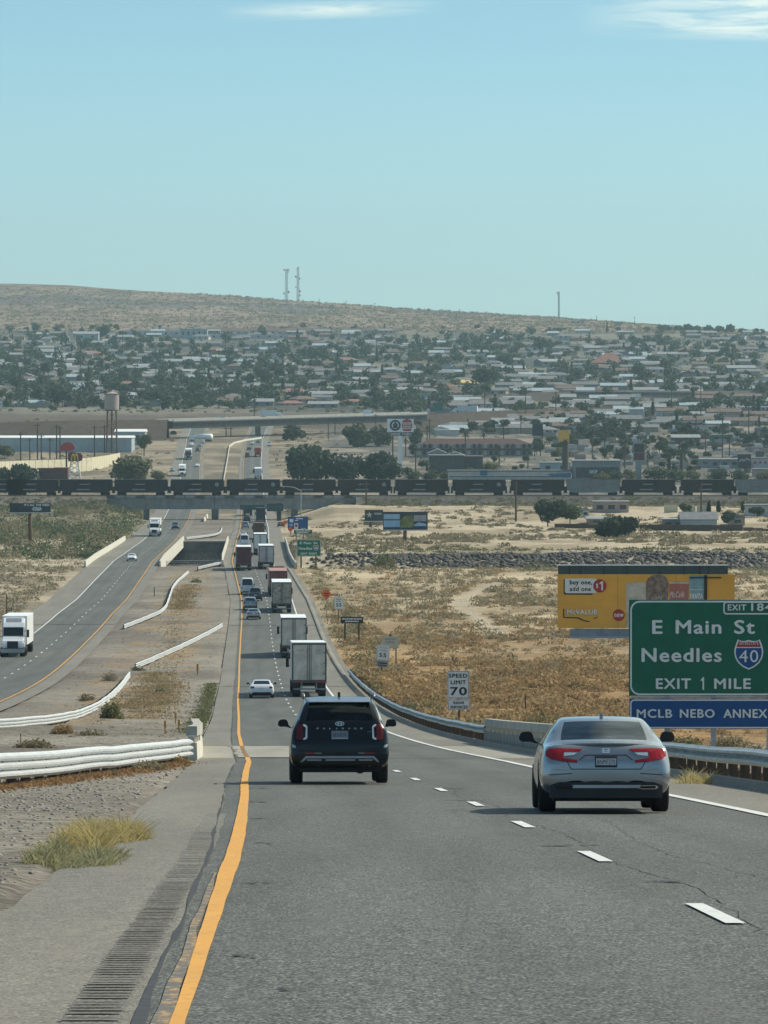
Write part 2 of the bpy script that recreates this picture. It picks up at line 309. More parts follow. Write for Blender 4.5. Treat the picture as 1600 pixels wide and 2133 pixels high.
M['trailer_pale'] = pm('pale_trailer', (.50, .52, .50), .6, var=.15, scale=.8, spots=((.16, .18, .17), .8, .64))
M['roofwhite'] = pm('trailer_roof', (.84, .86, .85), .45, var=.03)
M['doorframe'] = pm('dark_door_frame', (.10, .098, .09), .6, .2, var=.2)
M['maroon'] = pm('maroon_trailer', (.105, .022, .034), .6, var=.25, scale=1.0)
M['redbox'] = pm('red_container', (.23, .065, .06), .6, var=.12, scale=1.2)
M['redroof'] = pm('faded_red_roof', (.40, .22, .19), .7, var=.1)
M['rustbox'] = pm('rusty_load', (.13, .07, .05), .8, var=.35, scale=1.4)
M['darkbox'] = pm('dark_trailer', (.025, .03, .045), .6, var=.2)
M['reflect_red'] = pm('reflective_tape', (.5, .03, .03), .4, var=.1)
M['truckwhite'] = pm('white_truck_paint', (.78, .80, .79), .28, var=.03, coat=.6)
M['hopper'] = pm('hopper_brown', (.030, .022, .024), .7, var=.3, scale=.5, spots=((.055, .045, .04), .6, .62))
M['hopper_grey'] = pm('hopper_grey', (.22, .24, .23), .7, var=.15, scale=.4)
M['hopper_end'] = pm('hopper_end', (.055, .05, .045), .8, var=.3, scale=1)
M['rock'] = pm('dark_rock', (.092, .083, .072), .9, var=.45, scale=1.2)
M['stone'] = pm('pebbles', (.26, .24, .21), .9, var=.4, scale=3)
M['wallcream'] = pm('cream_panel', (.60, .55, .38), .8, var=.1, scale=.6)
M['bluewall'] = pm('blue_grey_siding', (.33, .40, .42), .6, var=.10, scale=.3)
M['whitewall'] = pm('white_stucco', (.50, .49, .45), .8, var=.10, scale=.5)
M['tanwall'] = pm('tan_stucco', (.36, .29, .21), .85, var=.15, scale=.5)
M['greywall'] = pm('grey_stucco', (.26, .26, .25), .85, var=.15, scale=.5)
M['darkwall'] = pm('dark_wall', (.085, .085, .08), .85, var=.2, scale=.5)
M['pinkwall'] = pm('pinkish_stucco', (.38, .28, .24), .85, var=.12, scale=.4)
M['roofgrey'] = pm('grey_shingle', (.17, .175, .175), .85, var=.18, scale=.7)
M['roofpale'] = pm('pale_roof', (.26, .275, .275), .8, var=.12, scale=.5)
M['roofbrown'] = pm('brown_shingle', (.15, .11, .09), .9, var=.2, scale=.6)
M['rooftile'] = pm('red_tile_roof', (.24, .12, .09), .85, var=.2, scale=.6)
M['roofbright'] = pm('white_roof', (.78, .79, .77), .6, var=.05)
M['rooffire'] = pm('golden_roof', (.85, .58, .16), .35, var=.06)
M['motelroof'] = pm('motel_roof', (.07, .034, .03), .8, var=.2)
M['tank'] = pm('tank_tan', (.40, .32, .27), .6, var=.10, scale=.4, spots=((.24, .17, .13), .5, .66))
M['tankpale'] = pm('tank_pale', (.52, .46, .42), .6, var=.08, scale=.3)
M['window'] = pm('window_dark', (.03, .04, .045), .2, var=.2)
M['bluepaint'] = pm('blue_paint', (.05, .14, .28), .6, var=.1)
M['greenpaint'] = pm('green_paint', (.09, .17, .12), .7, var=.15)
M['gold'] = pm('gold_paint', (.75, .50, .06), .5, var=.05)
M['darkred'] = pm('dark_red_paint', (.16, .035, .03), .7, var=.15)
M['marker'] = pm('orange_marker', (.62, .27, .03), .5, var=.12)
M['leaf_dark'] = leafmat('dark_foliage', (.026, .046, .034), (.088, .120, .072), trans=.3)
M['leaf_mid'] = leafmat('green_foliage', (.036, .060, .032), (.125, .16, .080), trans=.3)
M['leaf_olive'] = leafmat('olive_foliage', (.070, .082, .040), (.20, .21, .105))
M['scrub_gold'] = leafmat('dry_brush', (.215, .140, .068), (.47, .34, .175))
M['scrub_grey'] = leafmat('grey_brush', (.140, .118, .074), (.33, .285, .18))
M['scrub_green'] = leafmat('green_brush', (.075, .082, .040), (.20, .205, .095))
M['grass_gold'] = leafmat('dry_grass', (.30, .24, .09), (.62, .52, .25))
M['palmleaf'] = leafmat('palm_leaf', (.03, .045, .025), (.10, .12, .06))

# ------------------------------------------------------------------ mesh helpers
def tag(o, label=None, cat=None, group=None, kind=None):
    if label: o['label'] = label
    if cat: o['category'] = cat
    if group: o['group'] = group
    if kind: o['kind'] = kind
    return o
def thing(name, label, cat, loc, rotz=0.0, pitch=0.0, group=None):
    o = bpy.data.objects.new(name, None); C.objects.link(o); o.empty_display_size = .3
    o.location = loc; o.rotation_euler = (pitch, 0, rotz)
    return tag(o, label, cat, group)
def link(name, me, parent=None):
    o = bpy.data.objects.new(name, me); C.objects.link(o)
    if parent is not None: o.parent = parent
    return o
KIDS = {}
def copy_tree(o, parent=None):
    c = o.copy(); C.objects.link(c)
    if parent is not None: c.parent = parent
    for ch in list(o.children): copy_tree(ch, c)
    return c
def np_mesh(name, V, F, mats, tint=None, mi=None, smooth=False):
    V = np.asarray(V, np.float32); F = np.asarray(F, np.int32)
    me = bpy.data.meshes.new(name); nf, k = F.shape
    me.vertices.add(len(V)); me.vertices.foreach_set('co', V.ravel())
    me.loops.add(nf * k); me.loops.foreach_set('vertex_index', F.ravel())
    me.polygons.add(nf); me.polygons.foreach_set('loop_start', np.arange(0, nf * k, k, dtype=np.int32))
    for m in (mats if isinstance(mats, (list, tuple)) else [mats]): me.materials.append(m)
    if mi is not None: me.polygons.foreach_set('material_index', np.asarray(mi, np.int32))
    me.update(calc_edges=True)
    if tint is not None:
        a = me.attributes.new('tint', 'FLOAT', 'FACE'); a.data.foreach_set('value', np.asarray(tint, np.float32))
    if smooth: me.polygons.foreach_set('use_smooth', np.ones(nf, bool))
    return me
class MB:
    def __init__(s): s.v = []; s.f = []; s.m = []; s.mats = []; s.cur = 0
    def use(s, m):
        if m not in s.mats: s.mats.append(m)
        s.cur = s.mats.index(m); return s
    def add(s, vs, fs):
        n = len(s.v); s.v += [tuple(v) for v in vs]; s.f += [tuple(i + n for i in f) for f in fs]; s.m += [s.cur] * len(fs); return s
    def box(s, x0, x1, y0, y1, z0, z1):
        return s.add([(x0, y0, z0), (x1, y0, z0), (x1, y1, z0), (x0, y1, z0), (x0, y0, z1), (x1, y0, z1), (x1, y1, z1), (x0, y1, z1)],
                     [(0, 3, 2, 1), (4, 5, 6, 7), (0, 1, 5, 4), (1, 2, 6, 5), (2, 3, 7, 6), (3, 0, 4, 7)])
    def tube(s, p0, p1, r0, r1=None, n=8):
        r1 = r0 if r1 is None else r1; p0 = Vector(p0); p1 = Vector(p1); d = (p1 - p0).normalized()
        a = d.orthogonal().normalized(); b = d.cross(a); vs = []
        for p, r in ((p0, r0), (p1, r1)):
            for i in range(n):
                t = 2 * math.pi * i / n; vs.append(p + a * (r * math.cos(t)) + b * (r * math.sin(t)))
        fs = [(i, (i + 1) % n, n + (i + 1) % n, n + i) for i in range(n)] + [tuple(range(n - 1, -1, -1)), tuple(range(n, 2 * n))]
        return s.add(vs, fs)
    def prism(s, poly, y0, y1):              # poly in (x,z), extruded along y
        n = len(poly); vs = [(x, y0, z) for x, z in poly] + [(x, y1, z) for x, z in poly]
        return s.add(vs, [tuple(range(n)), tuple(range(2 * n - 1, n - 1, -1))] + [(i, n + i, n + (i + 1) % n, (i + 1) % n) for i in range(n)])
    def prism_x(s, poly, x0, x1):            # poly in (y,z), extruded along x
        n = len(poly); vs = [(x0, y, z) for y, z in poly] + [(x1, y, z) for y, z in poly]
        return s.add(vs, [tuple(range(n - 1, -1, -1)), tuple(range(n, 2 * n))] + [(i, (i + 1) % n, n + (i + 1) % n, n + i) for i in range(n)])
    def ring(s, prof, n=24, cx=0, cy=0):     # lathe, prof (r,z)
        vs = []; k = len(prof)
        for r, z in prof:
            for i in range(n):
                t = 2 * math.pi * i / n; vs.append((cx + r * math.cos(t), cy + r * math.sin(t), z))
        return s.add(vs, [(j * n + i, j * n + (i + 1) % n, (j + 1) * n + (i + 1) % n, (j + 1) * n + i) for j in range(k - 1) for i in range(n)])
    def mesh(s, name, smooth=False, bevel=0):
        me = bpy.data.meshes.new(name); me.from_pydata(s.v, [], s.f)
        for m in s.mats: me.materials.append(m)
        me.polygons.foreach_set('material_index', s.m)
        bm = bmesh.new(); bm.from_mesh(me); bmesh.ops.recalc_face_normals(bm, faces=bm.faces)
        if bevel: bmesh.ops.bevel(bm, geom=[e for e in bm.edges if e.is_manifold and e.calc_face_angle(0) > .5], offset=bevel, segments=2, affect='EDGES', clamp_overlap=True)
        bm.to_mesh(me); bm.free()
        if smooth: me.polygons.foreach_set('use_smooth', [True] * len(me.polygons))
        me.update(); return me
    def build(s, name, parent=None, smooth=False, bevel=0): return link(name, s.mesh(name, smooth, bevel), parent)
def rrect(x0, x1, z0, z1, r, n=5):
    out = []
    for cx, cz, a0 in ((x1 - r, z0 + r, -90), (x1 - r, z1 - r, 0), (x0 + r, z1 - r, 90), (x0 + r, z0 + r, 180)):
        for i in range(n + 1):
            t = R(a0 + 90 * i / n); out.append((cx + r * math.cos(t), cz + r * math.sin(t)))
    return out
def ellipse(cx, cz, rx, rz, n=24): return [(cx + rx * math.cos(2 * math.pi * i / n), cz + rz * math.sin(2 * math.pi * i / n)) for i in range(n)]
_tmp = bpy.data.scenes.new('tmp')
def evaluated(me, mods):
    o = bpy.data.objects.new('t', me); _tmp.collection.objects.link(o); extra = []
    for kind, kw in mods:
        m = o.modifiers.new('m', kind)
        for k, v in kw.items():
            if k == 'cutter': c = bpy.data.objects.new('c', v); _tmp.collection.objects.link(c); extra.append(c); m.object = c
            else: setattr(m, k, v)
    vl = _tmp.view_layers[0]; vl.update()
    out = bpy.data.meshes.new_from_object(o.evaluated_get(vl.depsgraph), depsgraph=vl.depsgraph)
    for x in [o] + extra: bpy.data.objects.remove(x)
    return out
_txt = {}
def text_mesh(s, bold=0.0, shear=0.0):
    k = (s, bold, shear)
    if k not in _txt:
        cu = bpy.data.curves.new('t', 'FONT'); cu.body = s; cu.offset = bold; cu.shear = shear; cu.space_character = 1.12; cu.resolution_u = 3; cu.extrude = 0.0
        me = evaluated(cu, []); n = len(me.vertices); a = np.empty(n * 3, np.float32); me.vertices.foreach_get('co', a); _txt[k] = (a.reshape(-1, 3), [tuple(p.vertices) for p in me.polygons]); bpy.data.meshes.remove(me)
    return _txt[k]
def text_fit(parent, s, x0, x1, z0, z1, y, mat, bold=.01, name='lettering', rev=False, shear=0.0):   # lettering stretched to fill a rectangle, facing -Y
    if s == '1': a, fs = np.array([(.42, 0, 0), (.72, 0, 0), (.72, 1, 0), (.50, 1, 0), (.12, .80, 0), (.12, .66, 0), (.42, .74, 0)]), [(0, 1, 2, 3, 6), (6, 3, 4, 5)]; lo = np.array([0, 0, 0]); hi = np.array([.8, 1, 0])
    else: a, fs = text_mesh(s, 0.0, shear); lo = a.min(0); hi = a.max(0)
    strokes = 5 if bold > .012 and s != '1' else 1; h = z1 - z0; e = h * .042 * (strokes > 1); V = []; FS = []       # a heavier stroke: the letters struck a few times, each a hair in front
    for k, (ex, ez) in enumerate(((0, 0), (-e, 0), (e, 0), (0, e * .7), (0, -e * .7))[:strokes]):
        X = x0 + e + (a[:, 0] - lo[0]) / (hi[0] - lo[0]) * (x1 - x0 - 2 * e) + ex; Z = z0 + e * .7 + (a[:, 1] - lo[1]) / (hi[1] - lo[1]) * (h - 1.4 * e) + ez; n = len(V)
        V += [(float(p), y - k * .0015, float(q)) for p, q in zip(X, Z)]; FS += [tuple(i + n for i in f) for f in fs]
    me = bpy.data.meshes.new(name); me.from_pydata(V, [], FS); me.materials.append(mat); me.update()
    return link(name, me, parent)
def sweep(path, profile, closed_profile=True, up=Vector((0, 0, 1))):   # profile (side, up) along a 3-D path
    pts = [Vector(p) for p in path]; vs = []; n = len(profile)
    for i, p in enumerate(pts):
        d = (pts[min(i + 1, len(pts) - 1)] - pts[max(i - 1, 0)]); d.z = 0; d.normalize(); sd_ = Vector((d.y, -d.x, 0))
        for a, b in profile: vs.append(p + sd_ * a + up * b)
    fs = []
    for i in range(len(pts) - 1):
        for j in range(n if closed_profile else n - 1):
            k = (j + 1) % n; fs.append((i * n + j, i * n + k, (i + 1) * n + k, (i + 1) * n + j))
    if closed_profile: fs += [tuple(range(n - 1, -1, -1)), tuple(range((len(pts) - 1) * n, len(pts) * n))]
    return vs, fs
def densify(path, step):
    out = [Vector(path[0])]
    for a, b in zip(path[:-1], path[1:]):
        a = Vector(a); b = Vector(b); k = max(1, int((b - a).length / step)); out += [a.lerp(b, i / k) for i in range(1, k + 1)]
    return out
def smooth_path(path, it=2):
    p = [Vector(q) for q in path]
    for _ in range(it):
        q = [p[0]]
        for a, b in zip(p[:-1], p[1:]): q += [a.lerp(b, .25), a.lerp(b, .75)]
        p = q + [p[-1]]
    return p

# ------------------------------------------------------------------ foliage helpers
def quads(cen, size, aspect=1.0, upbias=0.0, seed=0):
    g = np.random.default_rng(seed); n = len(cen)
    nn = g.normal(size=(n, 3)); nn[:, 2] += upbias; nn /= np.linalg.norm(nn, axis=1, keepdims=True)
    t = np.cross(nn, g.normal(size=(n, 3))); t /= np.linalg.norm(t, axis=1, keepdims=True); b = np.cross(nn, t)
    s = np.asarray(size)[:, None] * .5
    V = np.stack([cen - t * s - b * s * aspect, cen + t * s - b * s * aspect, cen + t * s + b * s * aspect, cen - t * s + b * s * aspect], 1).reshape(-1, 3)
    return V, np.arange(n * 4).reshape(-1, 4)
def lobes_cloud(lobes, n, g, inner=.45):
    w = np.array([l[1][0] * l[1][2] for l in lobes]) ** 1.0; w /= w.sum(); out = []; ti = []
    for (c, r), k in zip(lobes, (w * n).astype(int) + 1):
        d = g.normal(size=(k, 3)); d /= np.linalg.norm(d, axis=1, keepdims=True); q = inner + (1 - inner) * g.random((k, 1)) ** .6
        out.append(np.array(c) + d * q * np.array(r)); ti.append(np.clip(g.random() * .55 + g.random(k) * .5, 0, 1))
    return np.concatenate(out), np.concatenate(ti)
def crown_mesh(name, h, w, n, leaf, mat, seed, kind='broad'):
    g = np.random.default_rng(seed); L = []
    if kind == 'broad':
        for i in range(11):
            a = g.random() * 6.28; rr = g.random() ** .5 * w * .36; z = h * (.42 + .42 * g.random()); k = w * (.15 + .13 * g.random())
            L.append(((rr * math.cos(a), rr * math.sin(a), z), (k, k, k * .8)))
        L.append(((0, 0, h * .66), (w * .30, w * .30, h * .26)))
    elif kind == 'low':
        for i in range(12):
            a = g.random() * 6.28; rr = g.random() ** .5 * w * .38; z = h * (.2 + .55 * g.random() * (1 - rr / w)); k = w * (.13 + .1 * g.random())
            L.append(((rr * math.cos(a), rr * math.sin(a), z), (k, k, min(k * .9, z))))
        L.append(((0, 0, h * .45), (w * .34, w * .34, h * .42)))
    elif kind == 'cypress':
        for i in range(8):
            z = h * (.1 + .85 * i / 8); k = w * .5 * (1 - (i / 8.5) ** 1.6) + .12; L.append(((0, 0, z), (k, k, h * .11)))
    cen, ti = lobes_cloud(L, n, g); V, F = quads(cen, leaf * (.6 + .9 * g.random(len(cen))), .75, .3, seed)
    return np_mesh(name, V, F, mat, ti)
def trunk_mb(h, w, seed, r=.2):
    g = random.Random(seed); m = MB().use(M['bark']); top = Vector((g.uniform(-.3, .3), g.uniform(-.3, .3), h * .42)); m.tube((0, 0, -.3), top, r * 1.25, r * .8, 7)
    for i in range(5):
        a = 6.28 * i / 5 + g.random(); e = top + Vector((math.cos(a) * w * .28, math.sin(a) * w * .28, h * (.18 + .2 * g.random()))); m.tube(top - Vector((0, 0, h * .05 * i / 5)), e, r * .5, r * .15, 5)
    return m
def shrub_cloud(pos, rad, hgt, leaf, n, seed, blades=.5):       # many low bushes at once; returns V,F,tint
    g = np.random.default_rng(seed); k = len(pos)
    d = g.normal(size=(k, n, 3)); d[..., 2] = np.abs(d[..., 2]); d /= np.linalg.norm(d, axis=2, keepdims=True)
    q = .35 + .65 * g.random((k, n, 1)) ** .5
    sq = 1 + .5 * (g.random((k, n, 1)) - .5)
    o = d * q * sq * np.stack([rad, rad, hgt], 1)[:, None, :]
    cen = (pos[:, None, :] + o).reshape(-1, 3)
    sz = (leaf * np.clip(rad, .4, 1.6))[:, None] * (.55 + .9 * g.random((k, n)))
    ti = np.clip(g.random((k, 1)) * .7 + g.random((k, n)) * .4, 0, 1)
    V, F = quads(cen, sz.ravel(), .55, .2, seed + 1)
    return V, F, ti.ravel()
# ------------------------------------------------------------------ ground sheet
rows = np.concatenate([np.arange(-60, 30, 3.0), np.arange(30, 240, 1.5), np.arange(240, 1000, 4.0), np.arange(1000, 2700, 6.0), np.arange(2700, 5000, 30.0), np.arange(5000, 7600, 26.0), np.arange(7600, 15000, 400.0)])
tcol = np.concatenate([np.linspace(-.7, -.105, 22), np.linspace(-.10, .10, 240), np.linspace(.105, .7, 22)])
track = [(u, v, Yg(v)) for u, v in ((1045, 1322), (1018, 1300), (985, 1282), (958, 1262), (985, 1238), (1035, 1222), (1120, 1214))]
track = np.array([[PX(u, y), y] for u, v, y in track])
def soil_col(X, Y):
    off = X - XR(Y); offl = X - XL(Y); n = fbm(X / 14, Y / 26, 21); n2 = fbm(X / 3.5, Y / 7, 23); n3 = fbm(X / 60, Y / 140, 25)
    def c(*v): return np.array(v)
    def lerp(a, b, t): return a + (b - a) * t[..., None]
    sh = X.shape
    gold = lerp(np.broadcast_to(c(.205, .118, .052), sh + (3,)), c(.36, .24, .115), sstep(.3, .7, n))
    pale = lerp(np.broadcast_to(c(.31, .24, .145), sh + (3,)), c(.50, .41, .275), sstep(.35, .68, n))
    des = lerp(gold, pale, sstep(470, 680, Y + (n3 - .5) * 260))
    grav = lerp(np.broadcast_to(c(.172, .154, .127), sh + (3,)), c(.250, .226, .186), sstep(.3, .7, n))
    med = lerp(grav, np.broadcast_to(c(.265, .20, .125), sh + (3,)), sstep(.50, .62, n2) * sstep(240, 300, Y) * sstep(-3.2, -5.5, off) * sstep(3.5, 5, offl) * (1 - sstep(900, 930, Y)))
    left = lerp(np.broadcast_to(c(.22, .185, .135), sh + (3,)), c(.40, .335, .235), sstep(.35, .7, n))
    col = np.where((off > 1)[..., None], des, np.where((offl < -5)[..., None], left, med))
    col = np.where(((off > 8) & (Y < 190))[..., None], lerp(grav, gold, np.full(sh, .35)), col)
    wash = lerp(np.broadcast_to(c(.33, .28, .195), sh + (3,)), c(.48, .42, .31), sstep(.4, .7, n)); col = lerp(col, wash, sstep(930, 960, Y) * (np.abs(off + 3) > 12))
    flat = lerp(np.broadcast_to(c(.29, .235, .155), sh + (3,)), c(.46, .385, .27), sstep(.35, .65, n)); col = lerp(col, flat, sstep(1036, 1060, Y) * (off > 0))
    brush = lerp(np.broadcast_to(c(.16, .15, .09), sh + (3,)), c(.36, .30, .21), sstep(.45, .7, n)); col = lerp(col, brush, sstep(1180, 1230, Y) * (offl < -8))
    mid = lerp(np.broadcast_to(c(.16, .135, .10), sh + (3,)), c(.31, .255, .18), sstep(.35, .7, n)); col = lerp(col, mid, sstep(1540, 1600, Y))
    ub = 800 + X / np.maximum(Y, 1) * FPX; col = lerp(col, lerp(np.broadcast_to(c(.085, .070, .055), sh + (3,)), c(.15, .122, .092), n), sstep(2575, 2620, Y) * (1 - sstep(2790, 2850, Y + (n3 - .5) * 60)) * (1 - sstep(880, 960, ub)))
    town = lerp(np.broadcast_to(c(.078, .082, .072), sh + (3,)), c(.19, .175, .14), sstep(.42, .70, n3)); col = lerp(col, town, np.where(ub < 920, sstep(2790, 2850, Y + (n3 - .5) * 60), sstep(2600, 2720, Y)))
    uu = 800 + X / np.maximum(Y, 1) * FPX; col = lerp(col, lerp(np.broadcast_to(c(.105, .105, .10), sh + (3,)), c(.25, .22, .17), sstep(.5, .66, n)), sstep(660, 700, uu) * sstep(1640, 1720, Y) * (1 - sstep(2560, 2660, Y)) * .85)
    hill = lerp(np.broadcast_to(c(.130, .104, .082), sh + (3,)), c(.27, .21, .155), sstep(.36, .62, .4 * n3 + .6 * n)); col = lerp(col, hill, sstep(4850, 5150, Y + (n3 - .5) * 300))
    u = 800 + X / np.maximum(Y, 1) * FPX
    band = sstep(.40, .56, fbm(X / 60, Y / 40, 31)) * (sstep(5900, 6050, Y + u * .25) * (1 - sstep(6180, 6330, Y + u * .25))) * (1 - sstep(500, 700, u)) + sstep(.5, .62, fbm(X / 80, Y / 120, 33)) * sstep(5600, 5900, Y) * sstep(500, 620, u) * (1 - sstep(1000, 1200, u))
    col = lerp(col, np.broadcast_to(c(.105, .105, .105), sh + (3,)), np.clip(band, 0, 1) * .85)
    dm = np.full(sh, 1e9)
    for a, b in zip(track[:-1], track[1:]):
        d = b - a; t = np.clip(((X - a[0]) * d[0] + (Y - a[1]) * d[1]) / (d @ d), 0, 1); dm = np.minimum(dm, np.hypot((X - a[0] - t * d[0]) , (Y - a[1] - t * d[1]) * .35))
    return lerp(col, np.broadcast_to(c(.42, .35, .25), sh + (3,)), 1 - sstep(.6, 1.9, dm))
def soil_mesh(name, V, F, colf=None, smooth=True):
    me = np_mesh(name, V, F, M['soil'], smooth=smooth); col = (colf or soil_col)(V[:, 0], V[:, 1])
    a = me.attributes.new('soil', 'FLOAT_COLOR', 'POINT'); a.data.foreach_set('color', np.concatenate([col, np.ones((len(V), 1))], 1).astype(np.float32).ravel()); return me
YY, TT = np.meshgrid(rows, tcol, indexing='ij'); XX = TT * (np.maximum(YY, 0) + 150)
ZZ = ground_z(XX, YY)
nr, nc = XX.shape; idx = np.arange(nr * nc).reshape(nr, nc)
FF = np.stack([idx[:-1, :-1], idx[:-1, 1:], idx[1:, 1:], idx[1:, :-1]], -1).reshape(-1, 4)
tag(link('ground', soil_mesh('ground', np.stack([XX, YY, ZZ], -1).reshape(-1, 3), FF)), kind='structure')

# ------------------------------------------------------------------ roads, shoulders, markings
def strip(name, path, offs, Y0, Y1, dz, mat, jit=0.0, seed=0, jedge=None):
    jedge = (0, len(offs) - 1) if jedge is None else jedge
    ys = rows[(rows > Y0) & (rows < Y1)]; ys = np.concatenate([[Y0], ys, [Y1]])
    if jit: ys = np.unique(np.concatenate([ys, np.arange(Y0, min(Y1, 260), .5)]))
    k = len(offs); V = []
    for i, o in enumerate(offs):
        x = path(ys) + (o(ys) if callable(o) else o)
        if jit and i in jedge: x = x + (fbm(ys / 3.5, np.full_like(ys, seed + i * 7.1), seed) - .5) * jit + (fbm(ys / 9, np.full_like(ys, seed + i * 3.3), seed) - .5) * jit
        V.append(np.stack([x, ys, G(ys) + dz + np.maximum(ys, 0) * dz * .002], 1))
    V = np.stack(V, 1).reshape(-1, 3); n = len(ys); ix = np.arange(n * k).reshape(n, k)
    F = np.stack([ix[:-1, :-1], ix[:-1, 1:], ix[1:, 1:], ix[1:, :-1]], -1).reshape(-1, 4)
    me = np_mesh(name, V, F, mat); at_ = me.attributes.new('lat', 'FLOAT', 'POINT'); at_.data.foreach_set('value', np.tile(np.array([abs(o) if not callable(o) else .3 for o in offs], np.float32), n)); return tag(link(name, me), kind='structure')
SEAM = lambda ys: -np.interp(ys, [0, 25, 40, 60, 100, 2700], [.13, .15, .19, .27, .36, .38])
strip('asphalt_road', XR, [SEAM, .5, .95, 1.4, 1.85, 2.3, 2.75, 3.2, 3.6, 4.05, 4.5, 4.95, 5.35, 5.75, 6.2, 6.65, 7.42], -60, 2640, 0, M['road'])
strip('inner_shoulder', XR, [-1.5, SEAM], -60, 158, 0, M['shoulder'], .16, 3, (0,))
strip('inner_shoulder', XR, [-1.62, SEAM], 200, 2640, 0, M['shoulder'])
strip('outer_shoulder', XR, [7.42, 8.8, 10.35], -60, 158, 0, M['shoulder'])
strip('outer_shoulder', XR, [7.42, 8.8, 10.35], 200, 2640, 0, M['shoulder'])
strip('concrete_deck', XR, [-1.75, SEAM], 158, 200, 0.0, M['deck']); strip('concrete_deck', XR, [7.42, 10.2], 158, 200, 0.0, M['deck'])
strip('concrete_deck', XR, [-.38, 1.0, 2.3], 160, 199, 0.012, M['deck'], .5, 8)
strip('asphalt_road', XL, [-7.5, -5.4, -3.6, -1.8, .25], 150, 2640, 0, M['road'])
strip('outer_shoulder', XL, [-11.2, -9, -7.5], 150, 2640, 0, M['shoulder']); strip('inner_shoulder', XL, [.25, 1.6], 150, 2640, 0, M['shoulder'])
def marks(path, sgn, Y0):
    strip('yellow_line', path, [lambda y: -np.interp(y, [0, 26, 48], [.0, .0, .075]), lambda y: np.interp(y, [0, 26, 48], [.07, .07, .075])] if sgn > 0 else [-.075, .075], Y0, 2600, .012, M['yellow'], .022, 5)
    strip('white_line', path, [sgn * 7.16, sgn * 7.34] if sgn > 0 else [-7.34, -7.16], Y0, 2600, .012, M['white'], .03, 9)
    V = []; F = []; y = 35.7 if sgn > 0 else 160
    while y < 2560:
        x0 = float(path(y)) + sgn * 3.58; x1 = float(path(y + 3.66)) + sgn * 3.58; n = len(V); d = .012 + y * 2.4e-5
        for k in range(5):
            t = k / 4; Y = y + 3.66 * t; X = x0 + (x1 - x0) * t; V += [(X - .068, Y, float(G(Y)) + d), (X + .068, Y, float(G(Y)) + d)]
        F += [(n + 2 * k, n + 2 * k + 1, n + 2 * k + 3, n + 2 * k + 2) for k in range(4)]; y += 14.63
    tag(link('lane_dashes', np_mesh('lane_dashes', V, F, M['white'])), kind='structure')
marks(XR, 1, -40); marks(XL, -1, 160)
strip('worn_yellow_line', XR, [lambda y: -np.interp(y, [0, 26, 50], [.085, .085, .12]), lambda y: -np.interp(y, [0, 26, 48], [.0, .0, .085])], -40, 47, .009, M['oldyellow'], .05, 13)
strip('tar_seam', XR, [lambda y: SEAM(y) - .022, lambda y: SEAM(y) + .012], -40, 470, .007, M['tar'], .06, 17)
strip('rumble_bed', XR, [-.53, -.23], -40, 74, .004, M['rumble'], .06, 19)
# grooves of the rumble strip: flat dark quads, their depth put into the colour
V = []; F = []; g = random.Random(3)
for i in range(190):
    y = 18 + i * .27; x = float(XR(y)); a, b = -.52 + g.uniform(-.012, .012), -.25 + g.uniform(-.012, .012); l = g.uniform(.05, .12)
    if y > 44 and g.random() < (y - 44) / 24: continue
    n = len(V)
    for xx, yy in ((a, .02), (a + .05, -.0), (b - .05, 0), (b, .02), (b, l - .02), (b - .05, l), (a + .05, l), (a, l - .02)): V.append((x + xx, y + yy, float(G(y + yy)) + .0105))
    F.append(tuple(range(n, n + 8)))
me = bpy.data.meshes.new('rumble_strip'); me.from_pydata(V, [], F); me.materials.append(M['groove']); tag(link('rumble_strip', me), kind='structure')
# dark patches, cracks, joints, and the overhead wire's shadow painted as a dark line
V = []; F = []
def blot(x, y, w, l, seed):
    g = random.Random(seed)
    for _ in range(6):
        n = len(V); xx = x + g.uniform(-1.6, 1.2) * w; yy = y + g.uniform(-.8, .8) * l; a = g.uniform(.3, 1.0) * w; b = g.uniform(.08, .25) * l; s = g.uniform(-.3, .3) * l
        for px_, py_ in ((-a, 0), (-a * .3, -b), (a * .5, s - b * .6), (a, s), (a * .2, s + b), (-a * .6, b * .5)): V.append((xx + px_, yy + py_, float(G(yy + py_)) + .0085))
        F.append(tuple(range(n, n + 6)))
    return
    n = len(V); k = 12; z = float(G(y)) + .0085
    for i in range(k):
        t = 6.283 * i / k; r = .65 + .5 * g.random(); V.append((x + w * r * math.cos(t), y + l * r * math.sin(t), float(G(y + l * r * math.sin(t))) + .0085))
    V.append((x, y, z)); F.extend([(n + i, n + (i + 1) % k, n + k, n + k) for i in range(k)])
for px, py, w, l in ((507, 1995, .055, .25), (538, 1841, .075, .3), (548, 1758, .09, .4), (540, 1705, .1, .5), (536, 1671, .1, .7), (536, 1642, .12, .6), (1200, 1762, .2, .5), (1395, 1838, .14, .3), (985, 1668, .22, .5), (930, 1643, .2, .6), (620, 2065, .06, .2)):
    y = 15950 / (py - 1480); blot(PX(px, y), y, w, l, int(px))
me = bpy.data.meshes.new('road_patches'); me.from_pydata(V, [], F); me.materials.append(M['tar']); tag(link('road_patches', me), kind='structure')
def crack(pts, w, seed):
    g = random.Random(seed); V = []; F = []
    p = densify([Vector((x, y, 0)) for x, y in pts], .5)
    for i, q in enumerate(p):
        x = q.x + g.uniform(-.05, .05); ww = w * g.uniform(.3, 1.2); y = q.y
        V += [(x - ww, y, float(G(y)) + .008), (x + ww, y, float(G(y)) + .008)]
        if i: F.append((2 * i - 2, 2 * i - 1, 2 * i + 1, 2 * i))
    tag(link('road_crack', np_mesh('road_crack', V, F, M['seal'])), kind='structure')
